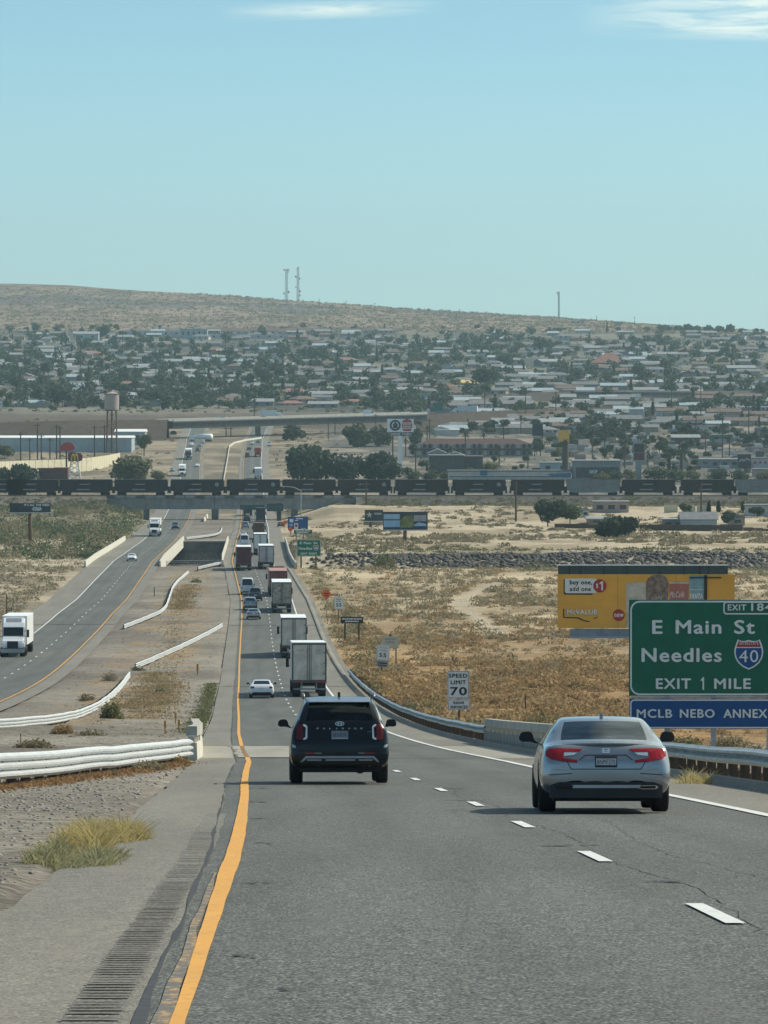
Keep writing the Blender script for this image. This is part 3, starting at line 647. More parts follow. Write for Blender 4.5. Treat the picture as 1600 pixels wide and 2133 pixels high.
crack([(float(XR(y)) + 3.75 + .12 * math.sin(y / 3), y) for y in range(34, 112, 2)], .008, 2)
crack([(float(XR(y)) + 4.6 + .2 * math.sin(y / 5), y) for y in range(30, 78, 2)], .006, 3)
for py in (1303, 1553, 1580, 1430):  # the farthest strip is the wire's cast shadow put in as colour
    y = Yg(py); strip('joint_and_wire_shadow', XR, [-1.5, 2, 5, 10.2], y, y + (1.1 if py < 1500 else .35), .009, M['tar'])
strip('joint_and_wire_shadow', XL, [-11, -5, 1.5], Yg(1301), Yg(1301) + 1.0, .009, M['tar'])  # same wire shadow, painted across the oncoming lanes

# ------------------------------------------------------------------ near bridge, guardrails
def wave(zs, d=.11):
    f = []
    for a, b in zip(zs[:-1], zs[1:]):
        w = b - a; f += [(0, a), (d * .35, a + w * .16), (d, a + w * .36), (d, a + w * .64), (d * .35, a + w * .84)]
    f.append((0, zs[-1])); return f + [(x - .012, z) for x, z in reversed(f)]
THRIE = wave([.30, .47, .64, .81]); WBEAM = wave([.42, .585, .75])
def on_ground(pts): return [Vector((x, y, max(gz(x, y), float(G(y)) - .12))) for x, y in pts]
def guardrail(label, pts, prof, beam, post, side=1, spacing=2.0, sm=2, group=None, sink=.04):
    path = smooth_path([Vector((x, y, 0)) for x, y in pts], sm); path = densify(path, 2.0); path = [Vector((p.x + float(vnoise(np.array([p.y / 5]), np.array([3.3]), 7)[0] - .5) * .05, p.y, float(G(p.y)) - sink + float(vnoise(np.array([p.y / 4]), np.array([8.3]), 9)[0] - .5) * .05)) for p in path]
    o = path[0].copy(); t = thing('guardrail', label, 'guardrail', o, group=group); lp = [p - o for p in path]
    pr = [(a * side, b) for a, b in prof]
    vs, fs = sweep(lp, pr if side > 0 else pr); m = MB().use(beam); m.add(vs, fs); m.build('beam', t)
    acc = 0; last = -9; top = max(b for a, b in prof); n = 0; pm_ = None
    for i in range(1, len(lp)):
        acc += (lp[i] - lp[i - 1]).length
        if acc - last >= spacing and n < 100:
            last = acc; n += 1; d = (lp[i] - lp[i - 1]); a = math.atan2(-d.x, d.y)
            if pm_ is None:
                b = MB().use(post); b.box(-.09, .09, -.1, .1, -.5, top - .02); b.use(M['wood']); x0, x1 = sorted((side * .09, side * .2)); b.box(-.07, .07, -.08, .08, top - .42, top - .03); b.use(M['rust']); [b.box(*sorted((0, side * .160)), -.035, .035, zq - .03, zq + .03) for zq in ((.47, .64) if top > .78 else (.585,))]; pm_ = b.mesh('post')
            q = link('post', pm_, t); sdv = Vector((math.cos(a), math.sin(a), 0)); q.location = lp[i] - sdv * (side * .14); q.rotation_euler = (0, 0, a)
    return t
def xy(px, Y): return (PX(px, Y), Y)
guardrail('bright three-ridge guardrail along the near gravel, ending at a small concrete bridge end', [(-11.6, 46), (-9.9, 62), (-8.55, 82), (-7.35, 102), (-6.5, 122), (-5.85, 142), (-5.65, 153)], THRIE, M['galv'], M['wood'], sink=.19)
guardrail('white guardrail curving past the bushy median behind the near one', [(-24, 225), (-21.0, 250), (-18.6, 275), (-17.9, 300), (-18.8, 345), (-20.6, 405), (-22.7, 470)], THRIE, M['galv'], M['wood'], sink=.26)
guardrail('straight guardrail crossing the median gravel, ending at the dark shoulder', [(-23.6, 500), (-22.6, 545), (-21.2, 600), (-19.9, 648)], THRIE, M['galv'], M['wood'], sink=.28)
guardrail('bent guardrail in the median beside the far carriageway', [xy(257, 640), xy(300, 670), xy(343, 705), xy(352, 760), xy(361, 820), xy(392, 885)], THRIE, M['galv'], M['wood'], sink=.2)
guardrail('short guardrail joining the median wall to the far bridge parapet', [xy(412, 905), xy(436, 925), xy(461, 945)], THRIE, M['galv'], M['wood'])
guardrail('pale guardrail across the median behind the dark opening', [xy(388, 1186), xy(430, 1215), xy(458, 1250), xy(462, 1330)], THRIE, M['galv'], M['wood'])
guardrail('long dull guardrail curving along the right shoulder beside the brush', [(float(XR(y)) + 9.85, y) for y in (212, 240, 265, 300, 340, 390, 440, 475)], WBEAM, M['galv_worn'], M['wood'], -1, 2.6)
guardrail('near grey guardrail with bolts along the right shoulder under the green exit sign', [(float(XR(y)) + 9.8, y) for y in (45, 70, 90, 110, 130, 152)], WBEAM, M['galv_worn'], M['wood'], -1)
M['par'] = pm('shaded_concrete', (.24, .235, .205), .85, var=.2, scale=1.3)  # concrete darkened to stand for the shaded side of the right parapet
def parapet(label, pts, name='bridge_parapet', mat='par'):
    p = densify([Vector((a, b, 0)) for a, b in pts], 3); p = [Vector((q.x, q.y, float(G(q.y)))) for q in p]; o = p[0].copy(); p = [q - o for q in p]
    t = thing(name, label, 'bridge rail', o)
    b = MB().use(M[mat]); b.add(*sweep(p, [(-.18, -.3), (.18, -.3), (.15, .50), (-.15, .50)])); b.build('wall', t)
    b = MB().use(M['concrete']); b.add(*sweep(p, [(-.16, .70), (.16, .70), (.16, .98), (-.16, .98)])); b.build('top_rail', t)
    pm_ = None
    for q in p[::1]:
        if pm_ is None: pm_ = MB().use(M['pale_concrete']).box(-.1, .1, -.16, .16, .495, .705).mesh('post')
        k = link('post', pm_, t); k.location = q
parapet('grey concrete parapet with a row of short posts ahead of the silver sedan', [(float(XR(y)) + 9.9, y) for y in (152, 165, 180, 195, 211)])
parapet('short concrete bridge parapet at the end of the near left guardrail', [(-5.62, 154), (-5.85, 165), (-6.35, 180), (-7.15, 200), (-7.6, 212)], mat='pale_concrete')
# asphalt dike along the right shoulder
p = [Vector((float(XR(y)) + 9.32, y, float(G(y)))) for y in np.concatenate([np.arange(20, 300, 4), np.arange(300, 930, 9)])]
m = MB().use(M['shoulder']); m.add(*sweep(p, [(-.12, -.02), (-.02, .16), (.14, .17), (.55, -.02)])); tag(m.build('asphalt_kerb'), kind='structure')
# far bridges over the wash
def wall(label, pts, z0, z1, th, mat, cat='parapet'):
    p = [Vector((a, b, float(G(b)))) for a, b in pts]; p = densify(p, 12); p = [Vector((q.x, q.y, float(G(q.y)))) for q in p]; o = p[0].copy(); t = thing('bridge_parapet' if cat == 'parapet' else 'median_barrier', label, cat, o)
    m = MB().use(mat); m.add(*sweep([q - o for q in p], [(-th, z0), (th, z0), (th * .6, z1 - .05), (th * .6, z1), (-th * .6, z1), (-th, z0 + .3)])); m.build('wall', t)
wall('long white concrete parapet left of the far carriageway near the green brush', [(float(XL(y)) - 11.3, y) for y in (935, 1000, 1080, 1188)], -.6, 1.05, .22, M['pale_concrete'])
wall('white concrete parapet on the left rim of the dark median opening', [(float(XL(y)) + 1.9, y) for y in (940, 1000, 1080, 1184)], -1.3, 1.0, .22, M['pale_concrete'])
wall('white concrete parapet on the right rim of the dark median opening', [(float(XR(y)) - 1.9, y) for y in (945, 1000, 1080, 1184)], -1.3, 1.0, .22, M['pale_concrete'])
wall('grey concrete parapet on the right shoulder beside the pale trailers', [(float(XR(y)) + 10.9, y) for y in (925, 960, 1010, 1080, 1170)], -1.5, 1.05, .25, M['concrete'])
wall('pale kerb wall under the railway bridge between the carriageways', [xy(424, 1490), xy(432, 1560)], -.2, 1.0, .25, M['pale_concrete'])
for path, a, b in ((XR, -1.7, 10.7), (XL, -11.1, 1.7)):
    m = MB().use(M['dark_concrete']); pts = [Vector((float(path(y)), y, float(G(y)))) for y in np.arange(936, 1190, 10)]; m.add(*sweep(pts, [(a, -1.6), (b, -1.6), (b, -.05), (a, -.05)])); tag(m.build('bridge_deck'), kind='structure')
x0, x1 = PX(372, 1174), PX(478, 1174); zt = float(G(1174))
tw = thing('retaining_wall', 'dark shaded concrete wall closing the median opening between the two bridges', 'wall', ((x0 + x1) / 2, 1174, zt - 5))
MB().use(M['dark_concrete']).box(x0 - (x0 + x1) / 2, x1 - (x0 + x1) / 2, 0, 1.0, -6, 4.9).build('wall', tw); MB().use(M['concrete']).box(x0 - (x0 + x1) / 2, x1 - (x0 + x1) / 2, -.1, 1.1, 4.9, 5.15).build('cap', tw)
x0, x1 = PX(346, 935), PX(464, 950); tf = thing('metal_railing', 'low dark railing in front of the dark median opening', 'railing', (x0, 937, float(G(937))))
for z in (.35, .7, 1.0): MB().use(M['steel']).tube((0, 0, z), (x1 - x0, 4, z), .05).build('rail', tf)
for i in range(9): MB().use(M['steel']).tube(((x1 - x0) * i / 8, i * .5, -.6), ((x1 - x0) * i / 8, i * .5, 1.02), .05).build('post', tf)

wall('pale concrete median barrier between the carriageways beyond the train', [xy(466, 1960), xy(470, 2080), xy(474, 2200), xy(478, 2350)], -.3, .8, .15, M['pale_concrete'], 'barrier')
wall('pale concrete barrier bending right under the overpass', [xy(478, 2352), xy(488, 2400), xy(512, 2440), xy(545, 2470)], -.3, .8, .15, M['pale_concrete'], 'barrier')
# ------------------------------------------------------------------ rock bank of the wash
g = np.random.default_rng(5); k = 6000; xs = g.uniform(PX(640, 1030), PX(1680, 1030), k); ys = g.uniform(1013, 1038, k)
u = 800 + xs / ys * FPX; keep = g.random(k) < np.clip((u - 640) / 260, .12, 1); xs, ys = xs[keep], ys[keep]; k = len(xs)
ico = np.array([(0, 0, 1), (.89, 0, .45), (.28, .85, .45), (-.72, .53, .45), (-.72, -.53, .45), (.28, -.85, .45), (.72, .53, -.45), (-.28, .85, -.45), (-.89, 0, -.45), (-.28, -.85, -.45), (.72, -.53, -.45), (0, 0, -1)])
icf = np.array([(0, 1, 2), (0, 2, 3), (0, 3, 4), (0, 4, 5), (0, 5, 1), (1, 6, 2), (2, 7, 3), (3, 8, 4), (4, 9, 5), (5, 10, 1), (6, 7, 2), (7, 8, 3), (8, 9, 4), (9, 10, 5), (10, 6, 1), (11, 7, 6), (11, 8, 7), (11, 9, 8), (11, 10, 9), (11, 6, 10)])
def rocks(name, xs, ys, r, mat, seed, flat=.7):
    g = np.random.default_rng(seed); k = len(xs); sc = r[:, None, None] * (1 + .9 * (g.random((k, 12, 1)) - .5)) * np.array([1, 1, flat])
    V = (ico[None] * sc + np.stack([xs, ys, ground_z(xs, ys)], 1)[:, None, :]).reshape(-1, 3); F = (icf[None] + (np.arange(k) * 12)[:, None, None]).reshape(-1, 3)
    return tag(link(name, np_mesh(name, V, F, mat)), kind='stuff', label='rocks lying on the ground')
tag(rocks('bank_rocks', xs, ys, g.uniform(.22, .62, k), M['rock'], 6, .85), label='dark rocks lining the bank of the dry wash', cat='rocks')
k = 11000; ys = 28 + 110 * g.random(k) ** 1.3; xs = XR(ys) - 1.7 - g.random(k) ** .8 * 8 * (ys / 40) ** .3
tag(rocks('gravel_stones', xs, ys, g.uniform(.008, .032, k) * (.7 + ys / 140), M['stone'], 8, .6), label='small stones scattered on the gravel beside the left shoulder', cat='gravel')

# ------------------------------------------------------------------ railway embankment and bridge
YT = 1530.0; ZT = P(800, 1032, YT).z
def emb(name, ptsX, top, half, run, step, colr, seed, ridge=None):
    V = []; n = len(ptsX)
    for i, (x, y, zt) in enumerate(ptsX):
        zb = gz(x, y - half - run) - .5; j = fbm(np.array([x / 7.0]), np.array([seed * 1.0]), seed)[0]
        for yo, z in ((-half - run, zb), (-half - run * (.55 + .2 * (j - .5)), zb + (zt - zb) * .45), (-half - run * .12, zt - (zt - zb) * .1), (-half, zt), (half, zt), (half + run, zb)): V.append((x, y + yo, z))
    V = np.array(V); ix = np.arange(n * 6).reshape(n, 6); F = np.stack([ix[:-1, :-1], ix[1:, :-1], ix[1:, 1:], ix[:-1, 1:]], -1).reshape(-1, 4)
    cf = lambda X, Y: np.array(colr)[None] * (.7 + .65 * fbm(X / 6, Y / 2, seed))[:, None]
    return tag(link(name, soil_mesh(name, V, F[:, ::-1], cf)), kind='structure')
emb('railway_embankment', [(x, YT, ZT - .3) for x in np.arange(-420, PX(232, YT), 4.0)], 0, 5, 11, 4, (.145, .13, .11), 41)
emb('railway_embankment', [(x, YT, ZT - .3) for x in np.arange(PX(742, YT), 520, 4.0)], 0, 5, 12, 4, (.105, .10, .09), 43)
rb = thing('railway_bridge', 'long grey concrete railway bridge spanning both carriageways under the coal train', 'railway bridge', (PX(447, YT), YT, ZT))
bx = PX(447, YT); zb = P(800, 1060, YT).z - ZT; z1 = P(800, 1037, YT).z - ZT; gb = [PX(v, YT) - bx for v in (222, 305, 448, 613, 757)]
for a, b in zip(gb[:-1], gb[1:]): MB().use(M['greywall']).box(a + .05, b - .05, -4.2, 4.2, zb, z1).build('girder', rb)
MB().use(M['roofgrey']).box(gb[0], gb[-1], -4.9, 4.9, z1 + .003, z1 + .55).build('deck', rb)
for i in range(26):
    x = gb[0] + (gb[-1] - gb[0]) * (i + .5) / 26; MB().use(M['roofpale'] if i % 3 else M['darkwall']).box(x - 1.2, x + 1.1, -4.96, -4.9, z1 + .02, z1 + .8).build('side_panel', rb)
for a, wd in ((gb[1], .7), (gb[2], .9), (gb[3], .9)):
    for yy in (-3.2, 0, 3.2): MB().use(M['dark_concrete']).box(a - wd, a + wd, yy - .8, yy + .8, float(G(YT)) - ZT - 1, zb - .003).build('pier', rb)
for a, b in ((gb[0] - 2, gb[0] + 3), (gb[4] - 3, gb[4] + 2)): MB().use(M['greywall']).box(a, b, -5, 5, float(G(YT)) - ZT - 1, zb - .003).build('abutment', rb)
# sloping earth under each end span
for a, b, s in ((222, 300, 1), (620, 757, -1)):
    xa, xb = PX(a, YT), PX(b, YT); zt_, zg = ZT + zb - .4, float(G(YT)) - .3; pr = [(xa, zg), (xb, zg), (xb, zg + .3), (xa, zt_)] if s > 0 else [(xa, zg), (xb, zg), (xb, zt_), (xa, zg + .3)]
    m = MB(); m.prism(pr, YT - 8, YT + 6); V = np.array(m.v); F = [f for f in m.f]; me = bpy.data.meshes.new('slope'); me.from_pydata(m.v, [], m.f); me.materials.append(M['soil'])
    at = me.attributes.new('soil', 'FLOAT_COLOR', 'POINT'); at.data.foreach_set('color', np.tile(np.array([.27, .23, .17, 1], np.float32), len(m.v))); tag(link('bridge_slope', me), kind='structure')
for y in (YT - .72, YT + .72): tag(MB().use(M['rust']).box(-420, 520, y - .04, y + .04, ZT - .1, ZT + .12).build('steel_rail'), 'rusty steel rail under the train, ' + ('near side' if y < YT else 'far side'), 'rail')

# ------------------------------------------------------------------ far overpass and its banks
def ridge(name, pts, half, run, colr, seed):
    p = densify([Vector(q) for q in pts], 14); V = []
    for i, q in enumerate(p):
        zb_ = gz(q.x, q.y) - 3
        for o, z in ((-half - run, zb_), (-half, q.z), (half, q.z), (half + run, zb_)): V.append((q.x, q.y + o, z))
    V = np.array(V); n = len(p); ix = np.arange(n * 4).reshape(n, 4); F = np.stack([ix[:-1, :-1], ix[1:, :-1], ix[1:, 1:], ix[:-1, 1:]], -1).reshape(-1, 4)
    cf = lambda X, Y: np.array(colr)[None] * (.75 + .5 * fbm(X / 12, Y / 4, seed))[:, None]
    return tag(link(name, soil_mesh(name, V, F[:, ::-1], cf)), kind='structure')
ridge('road_embankment', [P(-400, 888, 2440), P(0, 880, 2448), P(180, 875, 2456), P(350, 874, 2466)], 6, 16, (.095, .075, .058), 51)
ridge('road_embankment', [P(868, 863, 2575), P(1000, 857, 2640), P(1180, 850, 2790), P(1500, 846, 2860), P(2300, 846, 2950)], 6, 18, (.062, .050, .040), 52)
ridge('road_embankment', [P(-400, 862, 2840), P(300, 858, 2860), P(560, 846, 2900), P(830, 833, 2960), P(1100, 818, 3010), P(1188, 815, 3030)], 6, 20, (.085, .075, .064), 53)
ridge('road_embankment', [P(1436, 815, 3090), P(1640, 813, 3120), P(2300, 816, 3150)], 6, 20, (.09, .08, .07), 54)
p0, p1 = P(343, 877, 2470), P(872, 862, 2570)
ov = thing('overpass_bridge', 'pale concrete highway overpass crossing above the far end of the road', 'overpass', p0)
dv = p1 - p0; pts = densify([Vector((0, 0, 0)), dv], 10)
m = MB().use(M['darkwall']); m.add(*sweep(pts, [(-6, -3.6), (6, -3.6), (6.4, -.6), (-6.4, -.6)])); m.build('girder', ov)
m = MB().use(M['roofgrey']); m.add(*sweep(pts, [(-6.8, -.6), (6.8, -.6), (6.8, -.05), (-6.8, -.05)])); m.build('deck', ov)
m = MB().use(M['pale_concrete']); m.add(*sweep(pts, [(6.3, -.05), (6.8, -.05), (6.8, .9), (6.3, .9)])); m.build('barrier', ov)
m = MB().use(M['pale_concrete']); m.add(*sweep(pts, [(-6.8, -.05), (-6.3, -.05), (-6.3, .9), (-6.8, .9)])); m.build('barrier', ov)
for t in (.358,): q = p0.lerp(p1, t); MB().use(M['dark_concrete']).box(dv.x * t - 1.2, dv.x * t + 1.2, dv.y * t - 4, dv.y * t + 4, gz(q.x, q.y) - q.z - 2, -3.6 + dv.z * t).build('pier', ov)
p0, p1 = P(1180, 815, 3030), P(1440, 816, 3090); ov = thing('overpass_bridge', 'dark girder overpass among the trees on the right side of town', 'overpass', p0); dv = p1 - p0; pts = [Vector((0, 0, 0)), dv]
m = MB().use(M['darkwall']); m.add(*sweep(pts, [(-6, -4.6), (6, -4.6), (6, -.4), (-6, -.4)])); m.build('girder', ov)
m = MB().use(M['roofgrey']); m.add(*sweep(pts, [(-6.6, -.4), (6.6, -.4), (6.6, .6), (-6.6, .6)])); m.build('deck', ov)
for t in (.12, .46): q = p0.lerp(p1, t); MB().use(M['darkwall']).box(dv.x * t - 1.5, dv.x * t + 1.5, dv.y * t - 4, dv.y * t + 4, gz(q.x, q.y) - q.z - 1, -4.6 + dv.z * t).build('pier', ov)
# ------------------------------------------------------------------ vehicles
def half_ring(s):
    y, zb, hb, zm, hm, zs, hs, zr, hr = s
    return [(0, zb), (hb * .6, zb), (hb, zb + .02), (hm * .985, zb + .42 * (zm - zb)), (hm, zm), (hs + .45 * (hm - hs), zm + .62 * (zs - zm)), (hs, zs),
            (hs + (hr - hs) * .5, zs + (zr - zs) * .54), (hr, zr - .05 * (zr - zs) - .006), (hr * .91, zr), (hr * .45, zr + .012), (0, zr + .016)]
def loft(stations, flags, arches, r_arch, halfw):
    vs = []; fs = []; ms = []; n = 22
    for s in stations:
        h = half_ring(s); ring = h + [(-x, z) for x, z in h[-2:0:-1]]; vs += [(x, s[0], z) for x, z in ring]
    for i in range(len(stations) - 1):
        for j in range(n):
            k = (j + 1) % n; fs.append((i * n + j, (i + 1) * n + j, (i + 1) * n + k, i * n + k)); seg = j if j < 11 else 21 - j; f = flags[i]; m = 0
            if seg in (9, 10): m = 1 if 'R' in f else 3 if 'W' in f else 0
            if seg in (6, 7) and 'S' in f: m = 2
            if seg in (0, 1): m = 4
            ms.append(m)
    fs += [tuple(range(n)), tuple(range(len(stations) * n - 1, (len(stations) - 1) * n - 1, -1))]; ms += [0, 0]
    me = bpy.data.meshes.new('b'); me.from_pydata(vs, [], fs); me.polygons.foreach_set('material_index', ms)
    for k in range(5): me.materials.append(M['ink'])
    bm = bmesh.new(); bm.from_mesh(me); bmesh.ops.recalc_face_normals(bm, faces=bm.faces); bm.to_mesh(me); bm.free()
    me.polygons.foreach_set('use_smooth', [True] * len(me.polygons))
    c = MB()
    for y in arches:
        for s in (-1, 1): c.tube((s * (halfw - .30), y, r_arch - .03), (s * (halfw + .3), y, r_arch - .03), r_arch, r_arch, 28)
    return evaluated(me, [('SUBSURF', dict(levels=2)), ('BOOLEAN', dict(cutter=c.mesh('c'), operation='DIFFERENCE', solver='EXACT'))])
def split(me):
    n = len(me.polygons); mi = np.empty(n, int); me.polygons.foreach_get('material_index', mi); co = [v.co.copy() for v in me.vertices]; out = {}
    for k in range(5):
        ids = {}; F = []; sm = []
        for p in me.polygons:
            if mi[p.index] != k: continue
            F.append([ids.setdefault(v, len(ids)) for v in p.vertices])
        if not F: continue
        q = bpy.data.meshes.new('p'); q.from_pydata([co[v] for v in ids], [], F); q.polygons.foreach_set('use_smooth', [True] * len(F)); q.update(); out[k] = q
    return out
def conform(bvh, poly, off=.006, th=.012, cuts=2, side=-1):
    bm = bmesh.new(); vs = [bm.verts.new((x, 0, z)) for x, z in poly]; f = bm.faces.new(vs); f.normal_update(); bmesh.ops.triangulate(bm, faces=[f], ngon_method='EAR_CLIP')
    for _ in range(cuts): bmesh.ops.subdivide_edges(bm, edges=[e for e in bm.edges if e.calc_length() > .05], cuts=1, use_grid_fill=True); bmesh.ops.triangulate(bm, faces=bm.faces)
    for v in bm.verts:
        h = bvh.ray_cast(Vector((v.co.x, side * 3 if side < 0 else 9, v.co.z)), Vector((0, -side, 0)))
        if h[0] is None: h = bvh.find_nearest(Vector((v.co.x, 0 if side < 0 else 4.9, v.co.z)))
        v.co.y = h[0].y + side * off
    bmesh.ops.recalc_face_normals(bm, faces=bm.faces)
    if sum(f.normal.y * f.calc_area() for f in bm.faces) * side < 0: bmesh.ops.reverse_faces(bm, faces=bm.faces)
    if th:
        bd = [e for e in bm.edges if len(e.link_faces) == 1]; r = bmesh.ops.extrude_edge_only(bm, edges=bd)
        for v in [q for q in r['geom'] if isinstance(q, bmesh.types.BMVert)]: v.co.y -= side * th
    me = bpy.data.meshes.new('panel'); bm.to_mesh(me); bm.free(); return me
def tyre_mesh(r, w):
    def roll(prof, mat):
        m = MB().use(mat); m.ring(prof, 26); m.v = [(z, x, y) for x, y, z in m.v]; return m.mesh('w', True)
    t = roll([(r * .62, -w / 2), (r * .9, -w / 2), (r * .98, -w * .42), (r, -w * .3), (r, w * .3), (r * .98, w * .42), (r * .9, w / 2), (r * .62, w / 2)], M['rubber'])
    m = MB().use(M['rim'])
    for s in (-1, 1):
        m.ring([(r * .63, s * w * .45), (r * .6, s * w * .40), (r * .2, s * w * .42), (.001, s * w * .44)], 20)
    m.v = [(z, x, y) for x, y, z in m.v]; rim = m.mesh('rim', True); return t, rim
KIND = {}
KIND['sedan'] = dict(st=[
    (0, 0.42, 0.62, 0.56, 0.72, 0.66, 0.7, 0.7, 0.6), (0.03, 0.33, 0.74, 0.56, 0.83, 0.7, 0.8, 0.76, 0.68), (0.08, 0.28, 0.78, 0.56, 0.885, 0.76, 0.83, 0.86, 0.7), (0.13, 0.26, 0.8, 0.58, 0.905, 0.84, 0.84, 0.9124, 0.7),
    (0.17, 0.24, 0.81, 0.6, 0.915, 0.9, 0.845, 0.9575, 0.715), (0.24, 0.22, 0.82, 0.62, 0.92, 0.9246, 0.85, 0.9657, 0.72), (0.5, 0.2, 0.83, 0.64, 0.93, 0.9448, 0.86, 0.9698, 0.7), (0.8, 0.19, 0.84, 0.66, 0.93, 0.9533, 0.865, 0.9903, 0.73),
    (1.1, 0.18, 0.84, 0.66, 0.93, 0.9574, 0.87, 1.1624, 0.69), (1.45, 0.18, 0.84, 0.66, 0.93, 0.9574, 0.87, 1.2895, 0.63), (1.6, 0.18, 0.84, 0.66, 0.93, 0.9574, 0.87, 1.3223, 0.615), (2.2, 0.18, 0.84, 0.66, 0.93, 0.9533, 0.87, 1.351, 0.615),
    (2.75, 0.18, 0.84, 0.66, 0.93, 0.9451, 0.87, 1.3305, 0.57), (3, 0.18, 0.84, 0.66, 0.93, 0.941, 0.865, 1.2854, 0.58), (3.75, 0.19, 0.83, 0.64, 0.925, 0.9246, 0.84, 0.9984, 0.66), (3.95, 0.2, 0.82, 0.62, 0.92, 0.9082, 0.82, 0.9574, 0.7), (4.5, 0.2, 0.8, 0.58, 0.9, 0.8, 0.76, 0.86, 0.62), (4.78, 0.22, 0.72, 0.5, 0.84, 0.68, 0.7, 0.74, 0.52), (4.9, 0.3, 0.6, 0.45, 0.7, 0.58, 0.58, 0.62, 0.4)],
    fl=['', '', '', '', '', '', '', 'R', 'RS', 'S', 'S', 'S', 'S', 'WS', '', '', '', ''], wh=(1.02, 3.85), r=.335, w=.93, tr=.80)
KIND['suv'] = dict(st=[
    (0.00, .44, .72, .58, .82, .70, .80, .76, .70), (.03, .36, .82, .58, .93, .78, .88, .85, .78), (.08, .32, .86, .62, .965, .86, .91, .98, .80), (.13, .30, .88, .68, .975, .98, .92, 1.14, .80), (.18, .28, .88, .72, .98, 1.08, .925, 1.21, .785),
    (.36, .26, .89, .74, .985, 1.10, .92, 1.42, .735), (.50, .25, .89, .74, .985, 1.11, .92, 1.545, .70), (.58, .25, .89, .74, .985, 1.11, .92, 1.605, .69), (.72, .25, .89, .74, .985, 1.11, .92, 1.635, .685), (1.5, .25, .89, .74, .985, 1.11, .92, 1.70, .69), (2.4, .25, .89, .74, .985, 1.10, .92, 1.72, .68), (2.9, .25, .89, .74, .985, 1.09, .92, 1.66, .67), (3.15, .25, .88, .74, .98, 1.08, .91, 1.60, .67),
    (3.75, .26, .88, .72, .98, 1.06, .89, 1.18, .74), (4.0, .26, .86, .7, .97, 1.04, .88, 1.11, .76), (4.6, .28, .84, .66, .95, .98, .84, 1.04, .68), (4.88, .30, .76, .6, .9, .85, .78, .92, .58), (4.98, .4, .64, .55, .76, .7, .66, .76, .46)],
    fl=['', '', '', '', 'R', 'RS', 'R', '', 'S', 'S', 'S', 'S', 'WS', '', '', '', '', ''], wh=(1.02, 3.92), r=.375, w=.99, tr=.84)
KIND['van'] = dict(st=[
    (0.00, .44, .70, .60, .86, .80, .84, .9, .76), (.03, .36, .80, .62, .95, .95, .92, 1.1, .86), (.08, .32, .85, .7, .98, 1.15, .95, 1.3, .88), (.14, .30, .88, .75, 1.0, 1.2, .96, 1.9, .86), (.24, .28, .89, .78, 1.0, 1.2, .96, 2.36, .80), (.5, .27, .89, .78, 1.0, 1.2, .96, 2.44, .80), (2.5, .27, .89, .78, 1.0, 1.2, .96, 2.46, .80), (4.1, .27, .89, .78, 1.0, 1.2, .96, 2.38, .79),
    (4.4, .27, .88, .76, .99, 1.18, .95, 2.15, .78), (5.0, .27, .87, .72, .98, 1.12, .92, 1.25, .82), (5.4, .28, .84, .66, .94, .98, .86, 1.06, .74), (5.55, .34, .7, .55, .82, .78, .74, .82, .56)],
    fl=['', '', 'R', 'R', '', '', '', 'S', 'WS', '', '', ''], wh=(1.2, 4.5), r=.37, w=1.0, tr=.86)
KIND['pickup'] = dict(st=[
    (0.00, .46, .74, .60, .84, .74, .82, .8, .74), (.03, .40, .82, .62, .95, .88, .92, .98, .84), (.09, .36, .88, .72, .99, 1.06, .95, 1.16, .88), (.2, .34, .9, .76, 1.0, 1.1, .95, 1.19, .89), (1.0, .32, .9, .78, 1.0, 1.12, .95, 1.2, .9), (1.75, .32, .9, .78, 1.0, 1.12, .95, 1.2, .9), (1.85, .32, .9, .78, 1.0, 1.12, .95, 1.62, .72), (1.95, .32, .9, .78, 1.0, 1.12, .95, 1.84, .70), (2.6, .32, .9, .78, 1.0, 1.12, .95, 1.92, .71), (3.5, .32, .9, .78, 1.0, 1.12, .95, 1.84, .70), (4.2, .32, .9, .76, 1.0, 1.12, .94, 1.26, .8), (5.2, .34, .88, .72, .98, 1.06, .9, 1.14, .76), (5.6, .36, .8, .65, .93, .95, .84, 1.0, .64), (5.75, .46, .66, .6, .8, .8, .7, .84, .5)],
    fl=['', '', '', '', '', 'R', 'R', 'S', 'S', 'WS', '', '', '', ''], wh=(1.2, 4.7), r=.40, w=1.0, tr=.86)
BUILT = {}
def kit(kind):
    if kind in BUILT: return BUILT[kind]
    K = KIND[kind]; me = loft(K['st'], K['fl'], K['wh'], K['r'] + .055, K['w']); pr = split(me); bvh = BVHTree.FromPolygons([v.co for v in me.vertices], [tuple(p.vertices) for p in me.polygons])
    BUILT[kind] = dict(parts=pr, bvh=bvh, tyre=tyre_mesh(K['r'], .24)); return BUILT[kind]
def mirror_mesh(sgn, w, z, y, mat):
    m = MB().use(mat); m.prism([(sgn * (w - .06), z - .02), (sgn * (w + .03), z - .01), (sgn * (w + .05), z + .01), (sgn * (w + .21), z + .01), (sgn * (w + .245), z + .06), (sgn * (w + .21), z + .15), (sgn * (w + .08), z + .165), (sgn * (w + .04), z + .13), (sgn * (w + .02), z + .04)], y, y + .17); return m.mesh('mirror', False, .02)
